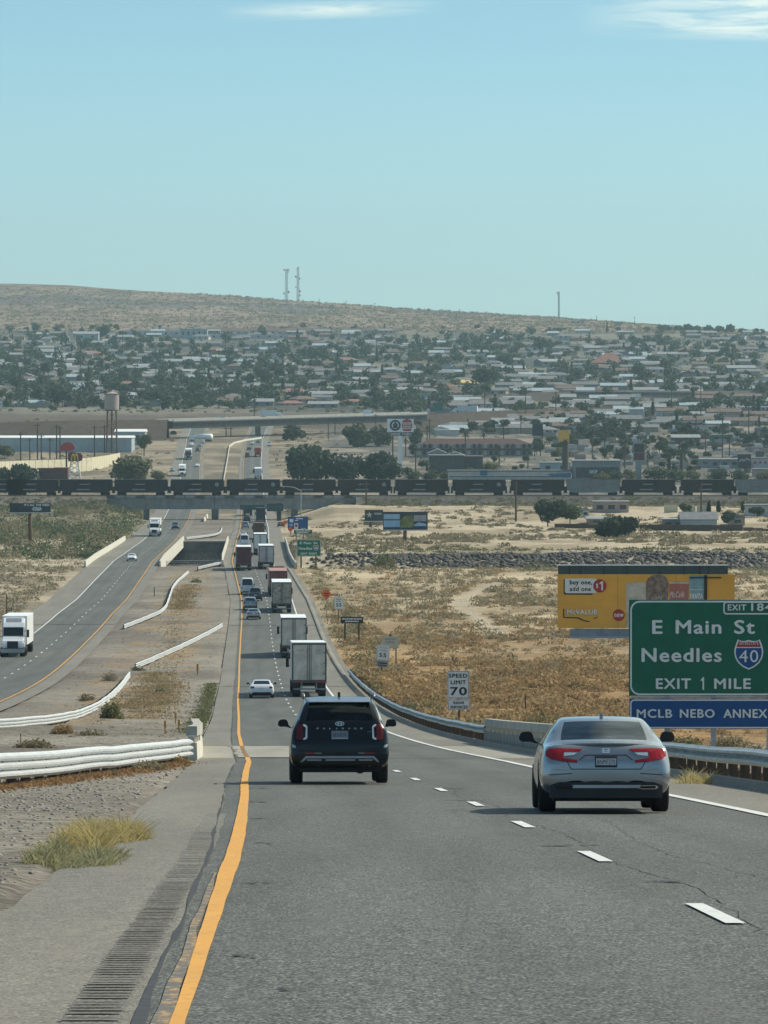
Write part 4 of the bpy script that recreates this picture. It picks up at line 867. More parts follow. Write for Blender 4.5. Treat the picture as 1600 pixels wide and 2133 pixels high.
def car(name, kind, paint, label, X, Y, towards=False, cat='car', lights=True, group=None, yaw=None, z=None, scale=1.0, near=False, glass='glass', turn=0.0):
    K = KIND[kind]; B = kit(kind); h = head(Y) if yaw is None else yaw; sl = slope(Y) if yaw is None else 0
    t = thing(name, label, cat, (X, Y, (float(G(Y)) if z is None else z) + .012 + Y * 3e-5), h + turn + (math.pi if towards else 0), math.atan(sl) * (-1 if towards else 1), group)
    t.scale = (scale,) * 3
    nm = {0: ('body', paint), 1: ('rear_window', M[glass]), 2: ('side_window', M[glass]), 3: ('windscreen', M[glass]), 4: ('underbody', M['under'])}
    for k, me in B['parts'].items():
        q = me.copy(); q.materials.clear(); q.materials.append(nm[k][1]); link(nm[k][0], q, t)
    w = K['w']
    if lights: 
        zl = {'sedan': .80, 'suv': 1.0, 'van': 1.0, 'pickup': .95}[kind]
        for s in (-1, 1):
            p = conform(B['bvh'], [(s * w * .62, zl - .07), (s * w * .9, zl - .08), (s * w * .92, zl + .07), (s * w * .60, zl + .07)] if kind == 'sedan' else [(s * w * .74, zl - .16), (s * w * .9, zl - .16), (s * w * .88, zl + .16), (s * w * .74, zl + .16)]); p.materials.append(M['reddark']); link('tail_lamp', p, t)
            p = conform(B['bvh'], [(s * w * .5, .62 + (kind != 'sedan') * .15), (s * w * .82, .66 + (kind != 'sedan') * .15), (s * w * .84, .76 + (kind != 'sedan') * .16), (s * w * .5, .70 + (kind != 'sedan') * .15)], side=1); p.materials.append(M['headlens']); link('headlight', p, t)
        p = conform(B['bvh'], [(-.15, zl - .15), (.15, zl - .15), (.15, zl), (-.15, zl)]); p.materials.append(M['plate']); link('licence_plate', p, t)
        p = conform(B['bvh'], [(-.5, .42), (.5, .42), (.5, .62), (-.5, .62)], side=1); p.materials.append(M['black']); link('grille', p, t)
        p = conform(B['bvh'], [(-w * .78, .32), (w * .78, .32), (w * .74, .44), (-w * .74, .44)]); p.materials.append(M['black']); link('rear_bumper', p, t)
    zm = {'sedan': .97, 'suv': 1.10, 'van': 1.25, 'pickup': 1.15}[kind]
    for s in (-1, 1): link('mirror', mirror_mesh(s, w - .03, zm, {'sedan': 3.15, 'suv': 3.1, 'van': 4.3, 'pickup': 3.7}[kind], M['black']), t)
    for y in K['wh']:
        for s in (-1, 1):
            o = link('wheel', B['tyre'][0], t); o.location = (s * K['tr'], y, K['r']); r = link('rim', B['tyre'][1], o)
    if near:
        sf, sr, zr = {'sedan': (2.15, 1.25, 1.12), 'suv': (2.6, 1.55, 1.42)}[kind]
        for yy, xs in ((sf, (-.38, .38)), (sr, (-.40, .40) if kind == 'sedan' else (-.45, 0, .45))):
            for x in xs:
                m = MB().use(M['seat']); m.box(x - .23, x + .23, yy, yy + .12, .45, zr - .28); q = m.build('seat', t, bevel=.04); MB().use(M['seat']).box(x - .13, x + .13, yy, yy + .09, zr - .25, zr - .06).build('headrest', q, bevel=.03)
        MB().use(M['seat']).box(-.7, .7, K['wh'][1] - .75, K['wh'][1] - .4, .6, zr - .32).build('dashboard', t, bevel=.04)
    # dark inner panel so that light does not show through the arches
    MB().use(M['under']).box(-w * .62, w * .62, .5, K['st'][-1][0] - .5, .27, .62).build('chassis', t)
    return t

# -- the black SUV ahead
KS = 108.0
def suv_near():
    Y = Yg(1633) - 1.0; X = PX(708, Y)
    t = car('suv', 'suv', M['navy'], 'big black SUV with bright roof directly ahead in the left lane', X, Y, lights=False, near=True, glass='glass_suv'); b = BUILT['suv']['bvh']
    def panel(name, poly, mat, off=.008, th=.012, par=None, sm=False):
        me = conform(b, poly, off, th); me.materials.append(mat); return link(name, me, par or t)
    for s in (-1, 1):
        panel('tail_lamp', [(s * .715, .86), (s * .845, .87), (s * .86, 1.0), (s * .85, 1.15), (s * .80, 1.17), (s * .72, 1.165)], M['reddark'], .016, .02)
        panel('chrome_light_bar', [(s * .638, .90), (s * .66, .875), (s * .715, .86), (s * .715, .895), (s * .675, .915), (s * .665, 1.10), (s * .715, 1.14), (s * .715, 1.172), (s * .665, 1.155), (s * .635, 1.12)], M['whitelens'], .018, .02)
        panel('reflector', [(s * .42, .592), (s * .66, .592), (s * .68, .608), (s * .40, .608)], M['reflect_red'], .006)
        panel('rear_fog_lamp', [(s * .36, .594), (s * .48, .594), (s * .48, .608), (s * .36, .608)], M['trim'], .012)
        m = MB().use(M['trim']); m.tube((s * .70, .95, 1.755), (s * .70, 2.8, 1.775), .022, .022, 8); m.tube((s * .69, .85, 1.70), (s * .70, .97, 1.755), .02, .022, 8); m.tube((s * .70, 2.8, 1.775), (s * .69, 2.95, 1.68), .022, .02, 8); m.build('roof_rail', t, True)
        panel('pillar_glint', [(s * .80, 1.235), (s * .835, 1.235), (s * .775, 1.42), (s * .715, 1.575), (s * .69, 1.57), (s * .74, 1.42)], M['trim'], .006, .008)  # sun and sky glint on the black pillars, painted as pale strips
        panel('side_crease', [(s * .86, .70), (s * .93, .72), (s * .94, .78), (s * .87, .75)], M['trim'], .004, .006)
    panel('bumper_trim', [(-.78, .43), (-.73, .43), (-.645, .50), (.645, .50), (.73, .43), (.78, .43), (.67, .545), (-.67, .545)], M['trim'], .02, .025)
    for a, c in ((-.64, -.36), (-.28, .30), (.37, .64)): panel('skid_plate', [(a, .452), (c, .452), (c, .482), (a, .482)], M['trim'], .016, .02)
    panel('lower_bumper', [(-.80, .30), (.80, .30), (.78, .425), (.64, .495), (-.64, .495), (-.78, .425)], M['black'], .006, .01)
    panel('tailgate_shadow_line', [(-.80, .655), (.80, .655), (.80, .667), (-.80, .667)], M['ink'], .003, .004)
    pl = panel('licence_plate', [(-.155, .885), (.155, .885), (.155, 1.03), (-.155, 1.03)], M['plate'], .014, .012)
    y0 = min(v.co.y for v in pl.data.vertices) - .004; text_fit(pl, '8LXP274', -.125, .125, .915, .985, y0, M['signblue'], .005)
    MB().use(M['steel']).box(-.165, .165, y0 + .008, y0 + .02, .875, 1.04).build('plate_frame', pl)
    # oval emblem with a slanted H
    y0 = min(h[0].y for h in [b.ray_cast(Vector((0, -3, z)), Vector((0, 1, 0))) for z in (1.14, 1.175, 1.21)] if h[0]) - .02
    m = MB().use(M['chrome']); a = ellipse(0, 1.178, .088, .043, 28); c = ellipse(0, 1.178, .076, .033, 28); n = 28
    m.add([(x, y0, z) for x, z in a] + [(x, y0, z) for x, z in c], [(i, (i + 1) % n, n + (i + 1) % n, n + i) for i in range(n)])
    for x in (-.036, .028): m.add([(x - .008, y0, 1.152), (x + .006, y0, 1.152), (x + .016, y0, 1.204), (x + .002, y0, 1.204)], [(0, 1, 2, 3)])
    m.add([(-.034, y0, 1.170), (.036, y0, 1.178), (.036, y0, 1.188), (-.034, y0, 1.180)], [(0, 1, 2, 3)]); m.build('emblem', t)
    y1 = b.ray_cast(Vector((0, -3, 1.085)), Vector((0, 1, 0)))[0].y - .012
    for i, ch in enumerate('PALISADE'):
        x = -.43 + .86 * i / 7; text_fit(t, ch, x - .02 if ch != 'I' else x - .006, x + .02 if ch != 'I' else x + .006, 1.072, 1.098, b.ray_cast(Vector((x, -3, 1.085)), Vector((0, 1, 0)))[0].y - .012, M['chrome'], .004)
    text_fit(t, 'AWD', .54, .62, 1.008, 1.028, b.ray_cast(Vector((.58, -3, 1.018)), Vector((0, 1, 0)))[0].y - .01, M['trim'], .004)
    MB().use(M['black']).prism_x([(.86, 1.69), (1.10, 1.70), (1.06, 1.715), (.90, 1.80), (.87, 1.80)], -.025, .025).build('antenna_fin', t)
    MB().use(M['navy_sky_sheen']).prism_x([(.50, 1.585), (.45, 1.600), (.47, 1.615), (.80, 1.70), (.86, 1.66)], -.60, .60).build('spoiler', t, bevel=.008)
    MB().use(M['black']).tube((-.16, .31, 1.285), (.36, .345, 1.325), .011, .008, 6).build('wiper', t)
    for x in (.46, .58): MB().use(M['rust']).tube((x, .05, .365), (x, .25, .365), .035, .035, 14).build('exhaust_tip', t, True)
    MB().use(M['rust']).tube((.42, .45, .30), (.42, 1.5, .28), .10, .10, 12).build('silencer', t, True)
    MB().use(M['under']).box(-.78, .78, .12, 1.9, .225, .36).build('rear_axle', t)
suv_near()

# -- the silver sedan ahead on the right
def sedan_near():
    Y = Yg(1693) - 1.0; X = PX(1264, Y)
    t = car('sedan', 'sedan', M['silver'], 'silver sedan with red tail lamps in the right lane beside the guardrail', X, Y, lights=False, near=True, glass='glass_teal', turn=R(-1.3)); b = BUILT['sedan']['bvh']
    def panel(name, poly, mat, off=.008, th=.012, par=None):
        me = conform(b, poly, off, th); me.materials.append(mat); return link(name, me, par or t)
    for s in (-1, 1):
        L = panel('tail_lamp', [(s * x, z) for x, z in ((.79, .765), (.845, .80), (.845, .86), (.79, .905), (.62, .908), (.335, .90), (.385, .862), (.60, .862), (.60, .775), (.40, .742), (.41, .706), (.60, .722))], M['redlens'], .014, .018)
        panel('reversing_lamp', [(s * x, z) for x, z in ((.59, .80), (.585, .855), (.39, .855), (.45, .815))], M['whitelens'], .008, .012, L)
        panel('bumper_slit', [(s * .48, .548), (s * .80, .530), (s * .80, .540), (s * .48, .560)], M['ink'], .004, .006)
        panel('exhaust_tip', [(s * .44, .335), (s * .70, .335), (s * .73, .365), (s * .70, .39), (s * .44, .385)], M['chrome' if s > 0 else 'black'], .095, .03)
        panel('exhaust_opening', [(s * .47, .345), (s * .69, .345), (s * .69, .378), (s * .47, .375)], M['ink'], .10, .004)
    def curved(name, hw, zt, zb_, y0, mat, bev=.0):
        m = MB().use(mat); vs = []; k = 24
        for i in range(k + 1):
            x = -hw + 2 * hw * i / k; y = y0 + .14 * (abs(x) / .85) ** 3; e = zt - bev * max(0, (abs(x) / hw - .86) / .14); vs += [(x, y, zb_), (x, y, e), (x, y + .09, e), (x, y + .09, zb_)]
        m.add(vs, [(4 * i + j, 4 * i + (j + 1) % 4, 4 * i + 4 + (j + 1) % 4, 4 * i + 4 + j) for i in range(k) for j in range(4)] + [(3, 2, 1, 0), (4 * k, 4 * k + 1, 4 * k + 2, 4 * k + 3)]); return m.build(name, t)
    curved('rear_diffuser', .79, .432, .21, -.085, M['black'], .05); curved('diffuser_trim', .48, .395, .352, -.098, M['silver'])
    def line(pts, w=.006):
        for a, c in zip(pts[:-1], pts[1:]):
            d = Vector((c[0] - a[0], c[1] - a[1])); d.normalize(); nx, nz = -d.y * w, d.x * w; panel('lid_gap', [(a[0] - nx, a[1] - nz), (c[0] - nx, c[1] - nz), (c[0] + nx, c[1] + nz), (a[0] + nx, a[1] + nz)], M['ink'], .003, .004)
    line([(-.545, .715), (-.49, .615), (.49, .615), (.545, .715)]); line([(-.375, .74), (-.29, .812), (.29, .812), (.375, .74)])
    pl = panel('licence_plate', [(-.155, .640), (.155, .640), (.155, .800), (-.155, .800)], M['ink'], .016, .014)
    y0 = min(v.co.y for v in pl.data.vertices) - .003; MB().use(M['plate']).box(-.14, .14, y0 - .003, y0, .672, .765).build('plate_face', pl); text_fit(pl, '8NMF270', -.125, .125, .682, .750, y0 - .006, M['ink'], .006); text_fit(pl, 'California', -.06, .06, .752, .764, y0 - .006, M['signred'], .003)
    y0 = b.ray_cast(Vector((0, -3, .87)), Vector((0, 1, 0)))[0].y - .018; m = MB().use(M['chrome'])
    o_ = [(-.050, .842), (.050, .842), (.058, .908), (-.058, .908)]; i_ = [(-.043, .849), (.043, .849), (.050, .901), (-.050, .901)]
    m.add([(x, y0, z) for x, z in o_ + i_], [(k, (k + 1) % 4, 4 + (k + 1) % 4, 4 + k) for k in range(4)])
    for s in (-1, 1): m.add([(s * .022, y0, .848), (s * .036, y0, .848), (s * .042, y0, .903), (s * .028, y0, .903)], [(0, 1, 2, 3)])
    m.add([(-.03, y0, .868), (.03, y0, .868), (.03, y0, .88), (-.03, y0, .88)], [(0, 1, 2, 3)]); m.build('emblem', t)
    # lip spoiler following the lid
    m = MB().use(M['silver']); vs = []
    for i in range(17):
        x = -.72 + 1.44 * i / 16; y = .155 + .10 * (x / .72) ** 2 * 1.2; z = .968 - .03 * (x / .72) ** 2
        vs += [(x, y - .035, z - .004), (x, y - .03, z + .016), (x, y + .11, z + .006), (x, y + .10, z - .03)]
    m.add(vs, [(4 * i + j, 4 * i + (j + 1) % 4, 4 * i + 4 + (j + 1) % 4, 4 * i + 4 + j) for i in range(16) for j in range(4)] + [(3, 2, 1, 0), (64, 65, 66, 67)]); m.build('spoiler', t, True)
    MB().use(M['silver']).prism_x([(1.62, 1.315), (1.86, 1.335), (1.82, 1.35), (1.68, 1.395), (1.64, 1.395)], -.022, .022).build('antenna_fin', t)
    MB().use(M['under']).box(-.74, .74, .12, 1.8, .165, .31).build('rear_axle', t)
    # dim shapes of the cabin seen through the glass
    return t
sedan_near()

# -- semi trucks
def tyre_big():
    if 'big' not in BUILT: BUILT['big'] = tyre_mesh(.50, .56)
    return BUILT['big']
def cab_mesh(mat):
    m = MB().use(mat)
    m.prism_x([(0, 1.05), (0, 3.55), (.25, 3.95), (.9, 3.92), (1.9, 3.45), (2.25, 3.02), (2.62, 2.02), (4.35, 1.78), (4.62, 1.55), (4.68, .95), (2.5, .9), (2.4, .7), (.9, .7), (.8, 1.05)], -1.13, 1.13); return m
def semi(label, X, Y, body, rear, roof, towards=False, cab='truckwhite', L=16.2, boxh=4.08, near=True, name='semi_truck', doors=True, tape=True):
    t = thing(name, label, 'truck', (X, Y, float(G(Y)) + .012 + Y * 3e-5), head(Y) + (math.pi if towards else 0), math.atan(slope(Y + (0 if towards else 8))) * (-1 if towards else 1))
    y0 = 0.0 if not towards else -L - 4.9; o = lambda y: y + y0
    m = MB().use(M[body]); m.box(-1.28, 1.28, o(0), o(L), 1.12, boxh - .03); m.build('trailer_box', t)
    MB().use(M[roof]).box(-1.30, 1.30, o(-.02), o(L + .02), boxh - .028, boxh + .03).build('roof', t)
    if near:
        if doors:
            for s in (-1, 1):
                x0, x1 = sorted((s * .03, s * 1.2)); d = MB().use(M[rear]).box(x0, x1, o(-.06), o(-.003), 1.28, boxh - .16).build('rear_door', t)
                for xx in (.14,): MB().use(M['doorframe']).tube((s * xx, o(-.10), 1.25), (s * xx, o(-.10), boxh - .12), .02, .02, 6).build('lock_rod', d)
            MB().use(M['ink']).box(-.028, .028, o(-.05), o(-.004), 1.27, boxh - .16).build('door_gap', t) if s > 0 else None
            if True:
                for zz in (1.7, 2.5, 3.3): MB().use(M['steel']).box(min(s * 1.05, s * 1.22), max(s * 1.05, s * 1.22), o(-.085), o(-.062), zz, zz + .09).build('hinge', d)
        m = MB().use(M['doorframe']); m.box(-1.31, -1.205, o(-.09), o(.0) - .004, 1.12, boxh - .03).box(1.205, 1.31, o(-.09), o(-.004), 1.12, boxh - .03).box(-1.2, 1.2, o(-.09), o(-.004), boxh - .15, boxh - .03).box(-1.31, 1.31, o(-.11), o(-.004), 1.05, 1.26); m.build('door_frame', t)
        if tape:
            for s in (-1, 1): MB().use(M['reflect_red']).box(min(s * .5, s * 1.15), max(s * .5, s * 1.15), o(-.12), o(-.112), 1.10, 1.19).build('tail_lamp', t)
        m = MB().use(M['steel']); m.box(-1.2, 1.2, o(-.02), o(.1), .52, .64)
        for s in (-1, 1): m.box(s * .55 - .05, s * .55 + .05, o(0), o(.1), .6, 1.1)
        m.build('underrun_bar', t)
        for s in (-1, 1): MB().use(M['black']).box(s * .95 - .3, s * .95 + .3, o(.35), o(.37), .22, 1.05).build('mud_flap', t)
    MB().use(M['under']).box(-.5, .5, o(.3), o(L - .2), .85, 1.11).build('chassis', t)
    tm, rm = tyre_big(); ax = [1.0, 2.3, L - 1.2 + .2, L + .1, L + 4.0]
    for y in ax:
        for s in (-1, 1):
            w = link('wheel', tm, t); w.location = (s * (.98 if y < L + 3 else 1.0), o(y), .50)
            if near: link('rim', rm, w)
    c = cab_mesh(M[cab]); c.v = [(x, o(L - .1 + y + (.35)), z) for x, y, z in c.v]; cb = c.build('cab', t, bevel=.09)
    yb = L + .25
    MB().use(M['glass']).prism_x([(o(yb + 2.30), 2.96), (o(yb + 2.64), 2.10), (o(yb + 2.68), 2.12), (o(yb + 2.34), 2.98)], -1.02, 1.02).build('windscreen', cb)
    if near or towards:
        MB().use(M['black']).prism_x([(o(yb + 4.655), 1.62), (o(yb + 4.70), .85), (o(yb + 4.73), .85), (o(yb + 4.685), 1.62)], -.56, .56).build('grille', cb, bevel=.01)
        MB().use(M['trim']).box(-1.2, 1.2, o(yb + 4.3), o(yb + 4.82), .42, .84).build('bumper', cb, bevel=.05)
        for s in (-1, 1):
            MB().use(M['headlens']).box(s * .86 - .2, s * .86 + .2, o(yb + 4.5), o(yb + 4.73), 1.05, 1.38).build('headlight', cb, bevel=.04)
            MB().use(M[cab]).box(s * .93 - .27, s * .93 + .27, o(yb + 3.4), o(yb + 4.66), .9, 1.5).build('fender', cb, bevel=.12)
            MB().use(M['glass']).prism_x([(o(yb + 1.5), 2.9), (o(yb + 1.5), 2.1), (o(yb + 2.4), 2.1), (o(yb + 2.2), 2.9)], s * 1.12, s * 1.145).build('side_window', cb)
        MB().use(M['trim']).prism_x([(o(yb + .98), 3.86), (o(yb + 1.8), 3.46), (o(yb + 1.83), 3.50), (o(yb + 1.0), 3.90)], -.8, .8).build('roof_fairing', cb)
    for s in (-1, 1):
        x0, x1 = sorted((s * 1.38, s * 1.62)); m = MB().use(M['black']); m.box(x0, x1, o(yb + 2.5), o(yb + 2.62), 1.95, 2.75); m.tube((s * 1.1, o(yb + 2.5), 2.6), (s * 1.45, o(yb + 2.55), 2.65), .03); m.tube((s * 1.1, o(yb + 2.5), 2.1), (s * 1.45, o(yb + 2.55), 2.05), .03); m.build('mirror', cb)
    return t
def at(px, py): Y = Yg(py); return PX(px, Y), Y
def semi_at(px, py, label, **k): X, Y = at(px, py); return semi(label, X, Y, **k)
A = semi_at(644, 1452, 'nearest truck, dusty beige box trailer with closed double doors in the right lane', body='trailer_white', rear='trailer_dirty', roof='roofwhite')
for s, txt, z0, z1, xa, xb in ((0, 'XTRA', 3.45, 3.58, -.95, -.45), (0, 'XTRA', 3.45, 3.58, .45, .98), (0, '53103', 3.2, 3.4, .48, .95), (0, 'XTRA', 1.62, 1.68, -1.05, -.7), (0, 'LEASE', 1.68, 1.74, .3, .8)): text_fit(A, txt, xa, xb, z0, z1, -.068, M['steel'], .006)
semi_at(612, 1371, 'second dusty beige box trailer with a centre door seam, just beyond the nearest truck', body='trailer_dirty', rear='trailer_dirty', roof='roofwhite', tape=False)
semi_at(587, 1277, 'grimy streaked box trailer with a white roof just in front of the red container', body='trailer_white', rear='trailer_grime', roof='roofwhite', tape=False)
semi_at(580, 1243, 'faded red container truck with a dull pink roof', body='redbox', rear='redbox', roof='redroof', tape=False, cab='cardark', boxh=3.75)
semi_at(508, 1189, 'dark maroon box trailer with a white roof edge in the left lane', body='maroon', rear='maroon', roof='roofwhite', cab='cardark')
semi_at(555, 1186, 'pale streaked box trailer beside the maroon one', body='trailer_white', rear='trailer_pale', roof='roofwhite', tape=False)
semi_at(542, 1156, 'white box trailer half hidden behind the pale streaked trailer', body='trailer_white', rear='trailer_white', roof='roofwhite')
semi_at(539, 1124, 'rusty brown open load truck approaching the railway bridge', body='rustbox', rear='rustbox', roof='rustbox', cab='cardark', boxh=3.7, tape=False)
semi_at(543, 1089, 'dark blue truck in the shadow of the railway bridge', body='darkbox', rear='darkbox', roof='darkbox', cab='cardark', tape=False)
semi_at(516, 1075, 'small dark green truck beyond the railway bridge', body='greenpaint', rear='darkbox', roof='greenpaint', cab='cardark', tape=False, L=9, boxh=3.3)
semi_at(538, 999, 'white roofed truck just behind the train', body='trailer_white', rear='trailer_white', roof='roofwhite', near=False)
semi_at(537, 952, 'small red box truck far beyond the train', body='signred', rear='redbox', roof='redbox', near=False, L=9, boxh=3.8)
X, Y = PX(24, 540), 540
semi('white semi truck with a tall roof fairing coming towards us at the left edge', X, Yg(1369), body='trailer_white', rear='trailer_white', roof='roofwhite', towards=True)
semi_at(321, 1118, 'white semi truck coming out from under the railway bridge', body='trailer_white', rear='trailer_white', roof='roofwhite', towards=True)
semi_at(379, 993, 'white semi truck just above the train on the oncoming side', body='trailer_white', rear='trailer_white', roof='roofwhite', towards=True, near=False)
semi_at(392, 958, 'white semi truck with a dark front, farther up the oncoming side', body='trailer_white', rear='trailer_white', roof='roofwhite', towards=True, cab='darkbox', near=False)
# -- other cars
def car_at(px, py, kind, paint, label, **k):
    X, Y = at(px, py); return car({'sedan': 'sedan', 'suv': 'suv', 'van': 'van', 'pickup': 'pickup_truck'}[kind], kind, M[paint], label, X, Y, cat={'sedan': 'car', 'suv': 'car', 'van': 'van', 'pickup': 'pickup'}[kind], **k)
car_at(545, 1455, 'sedan', 'carwhite', 'white sedan in the left lane beside the nearest trailer')
car_at(528, 1291, 'sedan', 'silver', 'silver sedan behind the light SUV, two cars back from the van')
car_at(521, 1271, 'suv', 'silver', 'light grey SUV just ahead of the silver sedan')
car_at(532, 1253, 'pickup', 'cardark', 'dark pickup beside the streaked trailer, just behind the van')
car_at(515, 1239, 'van', 'carwhite', 'white van with a wide dark rear window in the left lane')
car_at(509, 1138, 'van', 'carwhite', 'white van with a dark rear window ahead of the maroon trailer')
car_at(506, 1121, 'sedan', 'carwhite', 'small white car ahead of the farther white van')
car_at(511, 1101, 'suv', 'silver', 'silver car entering the shadow of the railway bridge')
car_at(514, 1088, 'suv', 'cardark', 'dark car under the railway bridge')
car_at(585, 1098, 'sedan', 'carred', 'dark red car on the right shoulder by the railway bridge')
for px, py, k, c, l in ((531, 986, 'suv', 'cardark', 'dark car just ahead of the white roofed truck'), (515, 953, 'pickup', 'carred', 'dark red pickup beside the small red box truck'), (519, 938, 'sedan', 'cardark', 'dark car ahead of the dark red pickup'), (525, 927, 'sedan', 'carwhite', 'white car near the overpass pier, left lane'), (538, 923, 'sedan', 'cargrey', 'grey car near the overpass pier, middle lane'), (561, 930, 'pickup', 'carwhite', 'white pickup near the overpass in the right lane')): car_at(px, py, k, c, l, lights=False)
for px, py, k, c, l, li in ((275, 1168, 'sedan', 'carwhite', 'white car alone on the oncoming side by the white parapet', True), (366, 1103, 'pickup', 'cardark', 'dark pickup coming out of the bridge shadow', True), (359, 982, 'sedan', 'cargrey', 'grey car on the outer oncoming lane above the train', False), (411, 972, 'sedan', 'carwhite', 'white car on the inner oncoming lane above the train', False), (412, 940, 'suv', 'cardark', 'dark car following others on the far oncoming side', False), (417, 930, 'sedan', 'silver', 'silver car far up the oncoming side', False), (399, 929, 'suv', 'carwhite', 'white car far up the oncoming outer lane', False), (423, 924, 'sedan', 'cargrey', 'grey car farthest up the oncoming side', False)): car_at(px, py, k, c, l, towards=True, lights=li)
# on the overpass and the roads behind it
p0, p1 = P(343, 877, 2470), P(872, 862, 2570)
def on_over(px, off=0):
    t = (px - 343) / (872 - 343); q = p0.lerp(p1, t); return PX(px, q.y), q.y + off, q.z + .05
for px, k, c, l in ((453, 'sedan', 'carwhite', 'small white car on the overpass, left of the box truck'), (757, 'van', 'carwhite', 'white van on the overpass near its right end')):
    x, y, z = on_over(px); car({'sedan': 'sedan', 'van': 'van'}[k], k, M[c], l, x, y, lights=False, yaw=R(-80), z=z)
def boxtruck(label, x, y, z, yaw, L, mats, hh=3.8, name='box_truck'):
    t = thing(name, label, 'truck', (x, y, z), yaw); MB().use(M[mats]).box(-1.25, 1.25, 0, L, 1.0, hh).build('cargo_box', t); m = MB().use(M['truckwhite']); m.prism_x([(L + .2, .6), (L + .2, 2.9), (L + 1.5, 2.9), (L + 2.2, 1.9), (L + 3.2, 1.6), (L + 3.3, .6)], -1.15, 1.15); c = m.build('cab', t, bevel=.08)
    MB().use(M['glass']).prism_x([(L + 1.5, 2.75), (L + 2.1, 1.95), (L + 2.14, 1.97), (L + 1.54, 2.77)], -1.0, 1.0).build('windscreen', c); tm, rm = tyre_big()
    for yy in (1.2, L * .3, L + 2.3):
        for s in (-1, 1): w = link('wheel', tm, t); w.location = (s * 1.0, yy, .5)
    return t
x, y, z = on_over(541); boxtruck('white box truck crossing the overpass', x, y - 1, z, R(-76), 8.2, 'trailer_white')
q = P(994, 861, 2745); boxtruck('white semi truck on the embankment right of the overpass', q.x, q.y - 9, q.z, R(80), 10.5, 'trailer_white', 3.9, 'semi_truck')
q = at(441, 920); t = thing('tanker_truck', 'white cement tanker truck by the overpass pier', 'truck', (q[0], q[1], float(G(q[1]))), R(62)); m = MB().use(M['roofwhite']); m.tube((0, 0, 2.3), (0, 7.5, 2.3), 1.3, 1.2, 14); m.build('tank', t, True); m = MB().use(M['truckwhite']); m.box(-1.2, 1.2, 8, 11.5, .7, 2.8); m.build('cab', t, bevel=.15); tm, rm = tyre_big()
for yy in (1, 2.4, 10.3):
    for s in (-1, 1): w = link('wheel', tm, t); w.location = (s * 1.0, yy, .5)

# -- coal train
def hopper(label, x, mat, end, dots, group):
    t = thing('hopper_wagon', label, 'train wagon', (x, YT, ZT), 0, 0, group); L = 15.2
    m = MB().use(M[mat]); m.prism([(-L / 2, 1.5), (-L / 2, 4.55), (L / 2, 4.55), (L / 2, 1.5), (L / 2 - 1.6, .85), (-L / 2 + 1.6, .85)], -1.55, 1.55); b = m.build('body', t)
    m = MB().use(M['hopper_end']); m.box(-L / 2 - .02, L / 2 + .02, -1.62, 1.62, 4.5, 4.68); m.build('top_rim', t)
    m = MB().use(M[mat])
    for i in range(13): xx = -L / 2 + .6 + (L - 1.2) * i / 12; m.box(xx - .05, xx + .05, -1.68, -1.552, 2.0, 4.49)
    m.build('side_ribs', b)
    if dots:
        m = MB().use(M['greywall']); m.prism(ellipse(L / 2 - 1.9, 3.2, .62, .62, 20), -1.72, -1.70); m.build('round_emblem', b)
    MB().use(M['greywall']).prism([(-1.2 - .8, 3.1), (1.0, 3.1), (1.5, 3.45), (-1.2, 3.45)], -1.72, -1.70).build('slanted_mark', b)
    MB().use(M['greywall']).box(-2.6, 1.2, -1.72, -1.70, 1.55, 1.95).build('stencil_panel', b)
    for s in (-1, 1):
        m = MB().use(M['hopper_end']); m.box(s * (L / 2 + .26) - .25, s * (L / 2 + .26) + .25, -1.3, 1.3, .7, 2.6); m.tube((s * (L / 2 + .1), -1.3, 1.2), (s * (L / 2 + .1), -1.3, 4.3), .05); m.tube((s * (L / 2 + .1), 1.3, 1.2), (s * (L / 2 + .1), 1.3, 4.3), .05); m.build('end_platform', t)
        bg_ = MB().use(M['under']).box(s * 5.6 - 1.3, s * 5.6 + 1.3, -1.3, 1.3, .2, 1.0).build('bogie', t)
        for q in (-.85, .85):
            w = MB().use(M['rust']); w.tube((s * 5.6 + q, -.85, .45), (s * 5.6 + q, .85, .45), .45, .45, 14); w.build('wheelset', bg_)
    return t
for px, mat, dots, lab in ((5, 'hopper', 0, 'dark brown hopper wagon cut off by the left edge'), (67, 'hopper', 0, ''), (179, 'hopper', 0, ''), (294, 'hopper', 0, ''), (411, 'hopper', 1, 'c'), (528, 'hopper', 1, 'c'), (644, 'hopper', 0, ''), (759, 'hopper', 1, 'c'), (878, 'hopper', 0, ''), (998, 'hopper', 1, 'c'), (1120, 'hopper', 0, ''), (1236, 'hopper_grey', 0, 'pale grey hopper wagon between dark ones, left of the thick sign pole'), (1351, 'hopper', 0, ''), (1474, 'hopper', 0, ''), (1588, 'hopper_grey', 0, 'pale grey hopper wagon at the right edge')):
    g_ = None if lab and lab != 'c' else ('dark hopper wagons with a round mark' if lab else 'dark hopper wagons without a round mark')
    lb = 'dark brown hopper wagon with a round pale mark' if lab == 'c' else lab or 'dark brown hopper wagon of the coal train, without a round mark'
    hopper(lb, PX(px, YT), mat, 0, dots, g_)
